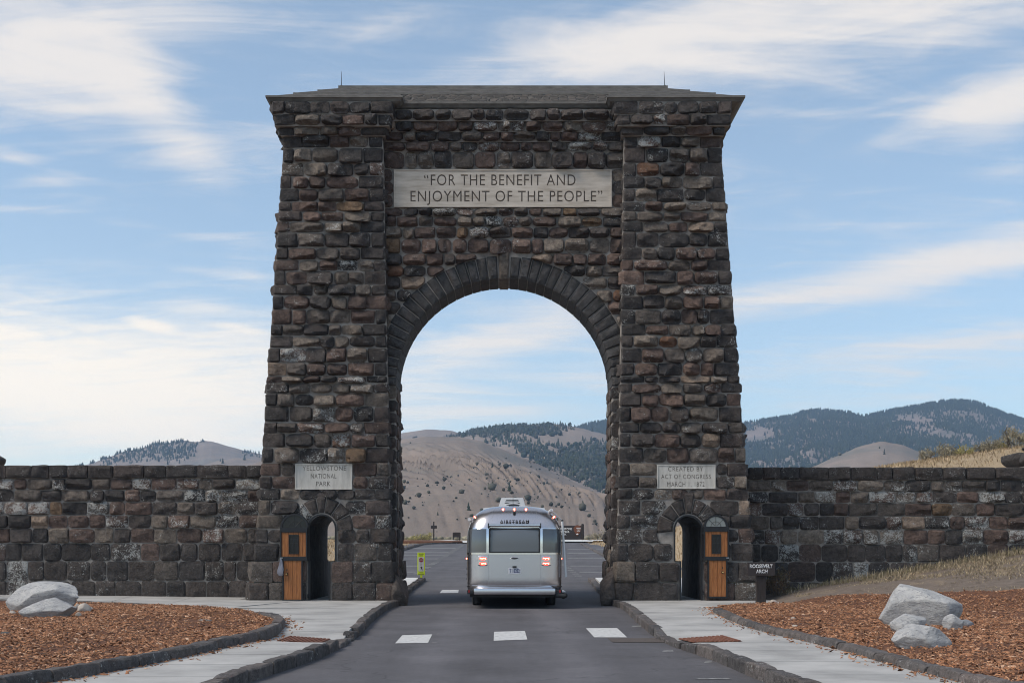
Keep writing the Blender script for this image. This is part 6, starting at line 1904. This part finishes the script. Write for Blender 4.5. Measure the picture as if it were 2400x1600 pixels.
ped = MB(); X_ = lambda a: x(960 + a / 17.42); Z_ = lambda b_: z(1280 + b_ / 17.42); yy = Yz - .005
for (a, b_, r0, c, d, r1) in [((480), 815, 18, 490, 880, 20, ), (485, 880, 15, 455, 965, 7), (492, 880, 14, 528, 965, 7), (470, 825, 10, 430, 862, 6), (495, 820, 10, 522, 868, 6), (430, 862, 5, 445, 880, 4)]:
    ped.tube((X_(a), yy, Z_(b_)), (X_(c), yy, Z_(d)), r0 / 17.42 * Yz / F, r1 / 17.42 * Yz / F, 8)
ped.ball((X_(465), yy, Z_(772)), 17 / 17.42 * Yz / F, 10, 6); ped.v = [(a, min(max(b_, yy - .004), yy + .001), c) for a, b_, c in ped.v]; ped.build('pedestrian_symbol', BLK, cs)
mb = MB(); mb.box(x(985), x(989.8), Yz + .005, Yz + .025, z(1353.5), z(1346.5)); mb.build('stem', HIVIS, cs)
mb = MB(); mb.box(x(979.5), x(995.8), Yz - .12, Yz + .16, z(1355.5), z(1353)); mb.build('base', RUB, cs, bevel=.02)

# crossed post, two-legged board, park sign
Y1 = 126.0; x = lambda u: (u - CU) * Y1 / F; z = lambda v: EYE - (v - HV) * Y1 / F
ps = thing('sign_post', (x(1016.5), Y1, float(lot_z(Y1))), 'tall dark post with a small crossboard on the island', 'sign')
mb = MB(); mb.box(x(1015.2), x(1018), Y1, Y1 + .14, float(lot_z(Y1)) - .1, z(1221.5)); mb.build('post', TIMBER, ps); mb = MB(); mb.box(x(1009.8), x(1024), Y1 - .05, Y1, z(1238), z(1230.6)); mb.build('board', BROWNP, ps)
Y1 = 137.0
ps = thing('information_board', (x(1070), Y1, float(ground_z(-5, Y1))), 'low dark information board on two legs beyond the car park', 'sign')
mb = MB(); mb.add([(x(1061), Y1 - .05, z(1258.5)), (x(1079.6), Y1 - .05, z(1258.5)), (x(1079.6), Y1 - .05, z(1248)), (x(1077.5), Y1 - .05, z(1246.8)), (x(1063), Y1 - .05, z(1246.8)), (x(1061), Y1 - .05, z(1248))] + [(x(a), Y1 + .05, z(b_)) for a, b_ in ((1061, 1258.5), (1079.6, 1258.5), (1079.6, 1248), (1077.5, 1246.8), (1063, 1246.8), (1061, 1248))],
                  [(0, 1, 2, 3, 4, 5), (11, 10, 9, 8, 7, 6)] + [(i, 6 + i, 6 + (i + 1) % 6, (i + 1) % 6) for i in range(6)]); mb.build('board', TIMBER, ps)
for a in (1062.5, 1076.3):
    mb = MB(); mb.box(x(a), x(a + 2.2), Y1 - .06, Y1 + .06, float(ground_z(-5, Y1)) - .15, z(1258)); mb.build('leg', TIMBER, ps)
Y1 = 137.5
ps = thing('park_sign', (x(1340), Y1, float(lot_z(Y1))), 'long dark brown park name sign partly hidden behind the trailer', 'sign')
mb = MB(); mb.box(x(1292), x(1362), Y1, Y1 + .2, z(1264), z(1231)); mb.build('board', BROWNP, ps)
for a in (1288, 1362.5):
    mb = MB(); mb.tube((x(a + 3), Y1 + .1, z(1266.5)), (x(a + 3), Y1 + .1, z(1229.5)), .17, .16, 12); mb.ball((x(a + 3), Y1 + .1, z(1229.3)), .16, 12, 6); mb.build('post', TIMBER, ps, smooth=True)
SWHITE = simple('sign_lettering', (.72, .72, .72), .5)
text_mesh('lettering', 'YELLOWSTONE', x(1296), x(1341), z(1241.5), z(1236.3), Y1, SWHITE, ps, .02, .02); text_mesh('lettering', 'NATIONAL', x(1299), x(1335), z(1247.8), z(1243), Y1, SWHITE, ps, .02, .02); text_mesh('lettering', 'PARK', x(1310), x(1328), z(1254), z(1249.2), Y1, SWHITE, ps, .02, .02)
em = MB(); pts = [(1344, 1236), (1349, 1230.5), (1354, 1229.8), (1360, 1232), (1361.5, 1238), (1360, 1246), (1356, 1252), (1352.5, 1256), (1349, 1250), (1345, 1243)]; em.prism([(x(a), z(b_)) for a, b_ in pts][::-1], Y1 - .05, Y1 - .001); em.build('arrowhead_emblem', simple('emblem_brown', (.16, .05, .018), .6), ps)
for (pts, nm) in (([(1350.5, 1236), (1361, 1236), (1360.5, 1237.4), (1351, 1237.4)], 'emblem_line'), ([(1351.5, 1240), (1360.5, 1240), (1360, 1241.2), (1352, 1241.2)], 'emblem_line'), ([(1351, 1245), (1356, 1242), (1360.5, 1245), (1356, 1243.8)], 'emblem_peak'), ([(1350, 1251), (1353, 1249), (1356, 1250.4), (1354, 1252.4), (1351, 1252.4)], 'emblem_bison')):
    em = MB(); em.prism([(x(a), z(b_)) for a, b_ in pts][::-1], Y1 - .07, Y1 - .051); em.build(nm, SWHITE, ps)

# ---------------------------------------------------------------- travel trailer
def alu_material(name, base, rough):
    m, nt, N, L, b = new_mat(name)
    g = N.new('ShaderNodeNewGeometry'); mp = N.new('ShaderNodeMapping'); mp.inputs['Scale'].default_value = (14, 14, .5); L.new(g.outputs['Position'], mp.inputs[0])
    n = N.new('ShaderNodeTexNoise'); n.inputs['Scale'].default_value = 3; n.inputs['Detail'].default_value = 8; L.new(mp.outputs[0], n.inputs['Vector'])
    mr = N.new('ShaderNodeMapRange'); L.new(n.outputs['Fac'], mr.inputs[0]); mr.inputs[1].default_value = .3; mr.inputs[2].default_value = .7; mr.inputs[3].default_value = rough * .92; mr.inputs[4].default_value = rough * 1.1
    b.inputs['Roughness'].default_value = rough; b.inputs['Metallic'].default_value = 1; b.inputs['Base Color'].default_value = (*base, 1)
    n2 = N.new('ShaderNodeTexNoise'); n2.inputs['Scale'].default_value = 1.6; n2.inputs['Detail'].default_value = 3; L.new(g.outputs['Position'], n2.inputs['Vector'])
    bp = N.new('ShaderNodeBump'); bp.inputs['Strength'].default_value = .02; bp.inputs['Distance'].default_value = .05; L.new(n2.outputs['Fac'], bp.inputs['Height'])
    return m


ALU = alu_material('polished_aluminium', (.64, .615, .632), .27)
ALU2 = alu_material('bright_trim', (.82, .82, .83), .16)
PLASTW = simple('white_plastic', (.62, .62, .62), .45); BLACKP = simple('black_plastic', (.015, .015, .016), .55); TYRE = simple('tyre_rubber', (.014, .014, .015), .8)
WGLASS = simple('tinted_glass', (.12, .13, .14), .10, 0.35, spec=.9)
SHADE = simple('mesh_screen', (.14, .15, .16), .30, 0.15, spec=.8)
REDL = simple('red_lens', (.35, .02, .02), .25, 0, (1.0, .06, .04), 2.2); HOT = simple('lit_led', (1, .3, .2), .3, 0, (1.0, .30, .16), 9.0); REDOFF = simple('red_reflector', (.22, .012, .012), .25)
CHROME = simple('chrome_bezel', (.75, .75, .76), .18, 1.0)

TX, TY, TLEN = .284, 31.2, 8.2
tr = thing('travel_trailer', (TX, TY + 2, 0), 'rounded silver aluminium travel trailer seen from behind in the archway', 'trailer')
ZT = 2.775


def Wz(z):
    if z > 1.5: return 1.285 * max(0.0, 1 - ((z - 1.5) / (ZT - 1.5)) ** 3.4) ** (1 / 3.4)
    return 1.285 - .03 * max(0, (.75 - z) / .25) ** 2


def Yr(z):
    a = .95 * (1 - max(0.0, 1 - (max(0, z - 1.75) / (ZT - 1.75)) ** 2.3) ** (1 / 2.3))
    return a + .05 * max(0, (.75 - z) / .25) ** 2


def Rc(z): return .56 * min(1.0, Wz(z) / 1.285 + .0) + .002


def rear_pt(s, z, off=0.0):
    """point on the tail at signed girth s from its centre line"""
    W, r, y0 = Wz(z), Rc(z), Yr(z); fl = max(W - r, .001); a = abs(s); sg_ = 1 if s >= 0 else -1
    if a <= fl: x_, y_, nx_, ny_ = a, y0 - .03 * (1 - (a / max(fl, .01)) ** 2), 0, -1
    elif a <= fl + r * math.pi / 2:
        t = (a - fl) / r; x_, y_, nx_, ny_ = fl + r * math.sin(t), y0 + r * (1 - math.cos(t)), math.sin(t), -math.cos(t)
    else: x_, y_, nx_, ny_ = W, y0 + r + (a - fl - r * math.pi / 2), 1, 0
    return Vector((TX + sg_ * (x_ + nx_ * off), TY + y_ + ny_ * off, z))


def outline(z, n1=10, n2=10, n3=14):
    W, r = Wz(z), Rc(z); fl = max(W - r, .001); y0 = Yr(z); y1 = TLEN - Yr(z)
    half = [rear_pt(fl * i / n1, z) for i in range(n1)] + [rear_pt(fl + r * math.pi / 2 * i / n2, z) for i in range(n2)]
    ys = y0 + r; ye = y1 - r
    half += [Vector((TX + W, TY + ys + (ye - ys) * i / n3, z)) for i in range(n3)]
    half += [Vector((TX + fl + r * math.cos(math.pi / 2 * i / n2), TY + ye + r * math.sin(math.pi / 2 * i / n2), z)) for i in range(n2)]
    half += [Vector((TX + fl * (1 - i / n1), TY + y1, z)) for i in range(n1 + 1)]
    left = [Vector((2 * TX - p.x, p.y, p.z)) for p in half[1:-1]][::-1]
    return half + left


zs = list(np.linspace(.52, 1.6, 14)) + [1.6 + (ZT - 1.6) * math.sin(math.pi / 2 * i / 22) for i in range(1, 22)] + [ZT - .0006]
ring = [outline(z_) for z_ in zs]; m = len(ring[0]); mb = MB(); vs = [p for r_ in ring for p in r_]
fs = [(j * m + i, j * m + (i + 1) % m, (j + 1) * m + (i + 1) % m, (j + 1) * m + i) for j in range(len(zs) - 1) for i in range(m)]
fs += [tuple((len(zs) - 1) * m + i for i in range(m)), tuple(range(m))[::-1]]
mb.add(vs, fs); me = mb.mesh('body'); 
for p_ in me.polygons: p_.use_smooth = True
body = obj('body', me, ALU, tr)


def band(name, z0, z1, s0, s1, off, mat, parent, n=40, nz_=1, th=.0, cuts=None):
    mb = MB(); vs = []
    for j in range(nz_ + 1):
        z_ = z0 + (z1 - z0) * j / nz_
        for i in range(n + 1): vs.append(rear_pt(s0 + (s1 - s0) * i / n, z_, off))
    k = n + 1; fs = [(j * k + i, j * k + i + 1, (j + 1) * k + i + 1, (j + 1) * k + i) for j in range(nz_) for i in range(n)]
    nv = len(vs)
    for j in range(nz_ + 1):
        z_ = z0 + (z1 - z0) * j / nz_
        for i in range(n + 1): vs.append(rear_pt(s0 + (s1 - s0) * i / n, z_, -.01))
    bd = list(range(k)) + [(j + 1) * k + n for j in range(nz_)] + [nz_ * k + i for i in range(n - 1, -1, -1)] + [j * k for j in range(nz_ - 1, 0, -1)]
    fs += [(bd[i], bd[i] + nv, bd[(i + 1) % len(bd)] + nv, bd[(i + 1) % len(bd)]) for i in range(len(bd))]
    mb.add(vs, fs); o = mb.build(name, mat, parent)
    for p_ in o.data.polygons: p_.use_smooth = True
    o.data.set_sharp_from_angle(angle=R(40)); return o


GIR = 3.4
band('belt_trim', 2.135, 2.165, -GIR, GIR, .012, ALU2, tr); band('belt_trim', 1.455, 1.50, -GIR, GIR, .016, ALU2, tr); band('belt_trim', .575, .615, -GIR, GIR, .02, ALU2, tr); band('lower_skirt', .50, .572, -GIR, GIR, .008, ALU, tr)
for sg_ in (-1, 1):
    band('side_window', 1.505, 2.13, sg_ * .755, sg_ * 1.30, .006, WGLASS, tr, 16, 8)
    band('corner_window', 1.505, 2.13, sg_ * 1.325, sg_ * 2.05, .006, WGLASS, tr, 16, 8)
    band('window_mullion', 1.49, 2.145, sg_ * .69, sg_ * .748, .020, ALU2, tr, 4, 8)
    band('window_mullion', 1.5, 2.14, sg_ * 1.302, sg_ * 1.322, .012, BLACKP, tr, 3, 8)
    band('panel_seam', .63, 1.45, sg_ * .70, sg_ * .706, .003, simple('seam', (.3, .3, .31), .5, .8), tr, 1, 8)
    band('panel_seam', 2.17, 2.66, sg_ * .60, sg_ * .605, .003, simple('seam', (.3, .3, .31), .5, .8), tr, 1, 10)
hw_ = band('rear_hatch_window', 1.53, 2.12, -.645, .645, .014, SHADE, tr, 20, 8)
mb = MB()
fr = [(-.685, .685, 1.495, 1.53), (-.685, -.65, 1.53, 2.15), (.65, .685, 1.53, 2.15), (-.685, .685, 2.118, 2.15)]
for (a, b_, c, d) in fr: mb.box(TX + a, TX + b_, TY + Yr((c + d) / 2) - .055, TY + Yr((c + d) / 2) + .03, c, d)
mb.build('hatch_frame', BLACKP, hw_, bevel=.004)
for a in (-.42, .42):
    mb = MB(); mb.box(TX + a - .05, TX + a + .05, TY - .075, TY - .04, 1.50, 1.52); mb.build('hatch_latch', BLACKP, hw_)
for sg_ in (-1, 1):
    mb = MB(); mb.box(TX + sg_ * .655 - .012, TX + sg_ * .655 + .012, TY - .06, TY, 1.92, 2.0); mb.build('hatch_stay', BLACKP, hw_)
mb = MB(); zr = 2.232; mb.tube((TX - .70, TY + Yr(zr) - .05, zr), (TX + .70, TY + Yr(zr) - .05, zr), .042, None, 16); mb.build('awning_roll', ALU2, tr, smooth=True)
for sg_ in (-1, 1):
    mb = MB(); mb.box(TX + sg_ * .70 - .014, TX + sg_ * .70 + .014, TY + Yr(zr) - .095, TY + Yr(zr) + .02, zr - .055, zr + .055); mb.build('roll_bracket', BLACKP, tr)
mb = MB(); mb.box(TX - .66, TX + .66, TY + .0, TY + .05, 2.166, 2.182); mb.build('awning_rail', ALU2, tr)
zl_ = 2.305; text_mesh('lettering', 'AIRSTREAM', TX - .39, TX + .39, 2.302, 2.372, TY + Yr(2.30) - .045, simple('lettering_dark', (.02, .02, .025), .5, 0), tr, .03, .02, 1.25)
# tail lamps
for sg_ in (-1, 1):
    c = rear_pt(sg_ * .845, 1.277, .012); cx, cyv = c.x, c.y - .02
    mb = MB(); mb.box(cx - .132, cx + .132, cyv, cyv + .10, 1.145, 1.41); lamp = mb.build('tail_lamp', CHROME, tr, bevel=.03)
    for zz_, lit in ((1.345, 1), (1.21, 0 if sg_ < 0 else 1)):
        mb = MB(); mb.ball((cx, cyv + .002, zz_), .105, 16, 8, (1, .22, .45)); mb.build('lens', REDL, lamp, smooth=True)
        for k in range(4):
            if not lit and k == 0: continue
            mb = MB(); mb.ball((cx - .063 + .042 * k, cyv - .018, zz_ + (-.004 if k % 2 else .004)), .0155, 10, 6, (1.1, .6, 1)); mb.build('led', HOT, lamp, smooth=True)
# clearance and marker lamps
def marker(s, z_, off=.02, w=.05):
    p_ = rear_pt(s, z_, off); mb = MB(); mb.ball(p_, w * .62, 12, 8, (1.1, .8, .8)); o = mb.build('marker_lamp', REDL, tr, smooth=True)
    mb = MB(); mb.ball((p_.x, p_.y - w * .38, p_.z), w * .34, 10, 6); mb.build('led', HOT, o, smooth=True)


for s in (-.305, 0, .315): marker(s, 2.675, .01, .06)
for sg_ in (-1, 1):
    fl2 = Wz(2.47) - Rc(2.47); marker(sg_ * (fl2 + Rc(2.47) * 1.15), 2.47, .015, .055)
    fl3 = Wz(1.34) - Rc(1.34); marker(sg_ * (fl3 + Rc(1.34) * 1.57 + .6), 1.335, .02, .055)
mb = MB(); yb_ = TY + Yr(2.57); mb.box(TX - .035, TX + .035, yb_ - .10, yb_ + .03, 2.535, 2.60); mb.ball((TX, yb_ - .10, 2.565), .026, 10, 6); mb.build('rear_camera', BLACKP, tr, bevel=.008)
mb = MB(); mb.ball((TX, TY - .035, 1.352), .105, 20, 8, (1, .12, .28)); lg = mb.build('oval_badge', CHROME, tr, smooth=True)
mb = MB(); mb.ball((TX, TY - .043, 1.352), .095, 20, 8, (1, .1, .22)); mb.build('badge_field', simple('badge_grey', (.06, .06, .065), .3), lg, smooth=True)
mb = MB(); mb.box(TX - .06, TX + .06, TY - .056, TY - .05, 1.364, 1.370); mb.build('badge_bar', REDOFF, lg)
mb = MB(); mb.box(TX - .162, TX + .162, TY - .05, TY - .036, .935, 1.095); pl_ = mb.build('licence_plate', simple('plate_white', (.50, .51, .55), .45), tr, bevel=.006)
text_mesh('plate_number', 'T 18282', TX - .135, TX + .135, .965, 1.065, TY - .05, simple('plate_blue', (.03, .04, .13), .5), pl_, .003, .02)
mb = MB(); mb.box(TX - .055, TX + .055, TY - .09, TY - .03, 1.10, 1.145); mb.build('plate_lamp', BLACKP, tr, bevel=.008)
# bumper, corners, underside
mb = MB(); mb.box(TX - 1.09, TX + 1.09, TY - .10, TY + .12, .385, .548); mb.build('bumper', ALU, tr, bevel=.03, smooth=True)
for sg_ in (-1, 1):
    mb = MB(); a, b_ = sorted((TX + sg_ * 1.095, TX + sg_ * 1.27)); mb.box(a, b_, TY - .02, TY + .5, .39, .51); cb = mb.build('bumper_corner', BLACKP, tr, bevel=.02)
    mb = MB(); mb.box(TX + sg_ * 1.215 - .022, TX + sg_ * 1.215 + .022, TY - .032, TY - .021, .435, .51); mb.build('reflector', REDOFF, cb)
mb = MB(); mb.box(TX - 1.2, TX + 1.2, TY + .25, TY + TLEN - .5, .30, .515); mb.build('chassis', BLACKP, tr)
mb = MB(); mb.tube((TX + 1.10, TY + .02, .36), (TX + 1.36, TY + .02, .345), .062, .07, 12); mb.tube((TX + 1.30, TY + .02, .345), (TX + 1.36, TY + .1, .36), .085, .075, 12); mb.build('sewer_outlet', BLACKP, tr, smooth=True)
for sg_ in (-1, 1):
    for yy_ in (2.15, 3.05):
        cxw = TX + sg_ * 1.06; mb = MB(); n = 28; vs = []; prof = [(-.115, .24), (-.12, .33), (-.10, .365), (.10, .365), (.12, .33), (.115, .24)]
        for i in range(n):
            t = 2 * math.pi * i / n
            for (a, r_) in prof: vs.append((cxw + a, TY + yy_ + r_ * math.cos(t), .366 + r_ * math.sin(t)))
        k = len(prof); mb.add(vs, [(i * k + j, i * k + (j + 1) % k, ((i + 1) % n) * k + (j + 1) % k, ((i + 1) % n) * k + j) for i in range(n) for j in range(k)])
        wh = mb.build('wheel', TYRE, tr, smooth=True)
        mb = MB(); mb.tube((cxw - .09, TY + yy_, .366), (cxw + .09, TY + yy_, .366), .241, None, 24); mb.build('rim', CHROME, wh, smooth=True)
mb = MB(); mb.tube((TX - 1.0, TY + 2.15, .366), (TX + 1.0, TY + 2.15, .366), .045, None, 10); mb.tube((TX - 1.0, TY + 3.05, .366), (TX + 1.0, TY + 3.05, .366), .045, None, 10); mb.build('axle', BLACKP, tr)
for sg_ in (-1, 1):
    mb = MB(); mb.box(*sorted((TX + sg_ * 1.03, TX + sg_ * 1.10)), TY + 1.55, TY + 1.58, .08, .40); mb.build('mud_flap', RUB, tr)
# roof: air conditioner, low white panels, vent, aerial
yA = 3.0; zA = 2.77
mb = MB(); b0 = [(-.42, 0), (.42, 0), (.42, 1.0), (-.42, 1.0)]; t0 = [(-.32, .10), (.32, .10), (.33, .9), (-.33, .9)]
mb.add([(TX - .04 + a, TY + yA + b_, zA) for a, b_ in b0] + [(TX - .04 + a, TY + yA + b_, zA + .34) for a, b_ in t0], [(0, 1, 5, 4), (1, 2, 6, 5), (2, 3, 7, 6), (3, 0, 4, 7), (4, 5, 6, 7), (3, 2, 1, 0)])
ac = mb.build('air_conditioner', PLASTW, tr, bevel=.03, smooth=True)
for k in range(3):
    mb = MB(); zz_ = zA + .17 + .045 * k; mb.box(TX - .26 + .02 * k, TX + .18 - .02 * k, TY + yA + .045 + .013 * k, TY + yA + .10, zz_, zz_ + .02); mb.build('vent_slot', BLACKP, ac)
mb = MB(); n = 14; pts = [(TX - .02 + .30 * math.cos(math.pi * i / n), 2.765 + .14 * math.sin(math.pi * i / n)) for i in range(n + 1)]; mb.prism(pts, TY + 1.75, TY + 2.3); dm = mb.build('roof_vent', PLASTW, tr, smooth=True)
mb = MB(); pts = [(TX - .02 + .25 * math.cos(math.pi * i / n), 2.768 + .10 * math.sin(math.pi * i / n)) for i in range(n + 1)]; mb.prism(pts, TY + 1.735, TY + 1.76); mb.build('vent_opening', BLACKP, dm)
for sg_ in (-1, 1):
    mb = MB(); mb.add([(TX + sg_ * .15, TY + 1.5, 2.79), (TX + sg_ * .86, TY + 1.5, 2.70), (TX + sg_ * .86, TY + 3.0, 2.70), (TX + sg_ * .15, TY + 3.0, 2.79), (TX + sg_ * .15, TY + 1.5, 2.82), (TX + sg_ * .86, TY + 1.5, 2.745), (TX + sg_ * .86, TY + 3.0, 2.745), (TX + sg_ * .15, TY + 3.0, 2.82)],
                      [(0, 1, 5, 4), (1, 2, 6, 5), (2, 3, 7, 6), (3, 0, 4, 7), (4, 5, 6, 7), (3, 2, 1, 0)]); mb.build('roof_panel', PLASTW, tr)
mb = MB(); mb.tube((TX - .03, TY + 1.2, 2.70), (TX - .03, TY + 1.2, 3.16), .008, .004, 6); mb.build('aerial', BLACKP, tr)
# awning arm on the right, its stay, the rolled awnings on both sides
mb = MB(); mb.tube((TX + 1.295, TY + .45, 2.35), (TX + 1.40, TY + .45, .84), .032, .030, 10); arm = mb.build('awning_arm', PLASTW, tr, smooth=True)
mb = MB(); mb.tube((TX + 1.293, TY + .45, 2.35), (TX + 1.291, TY + .45, 2.385), .036, None, 10); mb.build('arm_cap', BLACKP, arm)
mb = MB(); mb.tube((TX + .99, TY + .45, 2.655), (TX + 1.295, TY + .45, 2.37), .012, None, 6); mb.build('stay', ALU2, arm)
for sg_ in (-1, 1):
    mb = MB(); xx_, zz_ = (1.01, 2.655) if sg_ > 0 else (1.225, 2.40); mb.tube((TX + sg_ * xx_, TY + .55, zz_), (TX + sg_ * xx_, TY + 6.5, zz_), .045, None, 12); mb.build('side_awning', PLASTW, tr, smooth=True)
mb = MB()
for zz_ in (1.05, .90, .78): mb.box(TX - 1.315, TX - 1.27, TY + 1.0, TY + 1.12, zz_ - .02, zz_ + .02)
mb.build('side_hinge', BLACKP, tr)
mb = MB(); mb.tube((TX, TY + TLEN - .6, .42), (TX, TY + TLEN + 1.1, .45), .05, None, 8); mb.build('tow_bar', BLACKP, tr)
for o_ in list(bpy.data.objects):
    if o_.select_get(): o_.select_set(False)
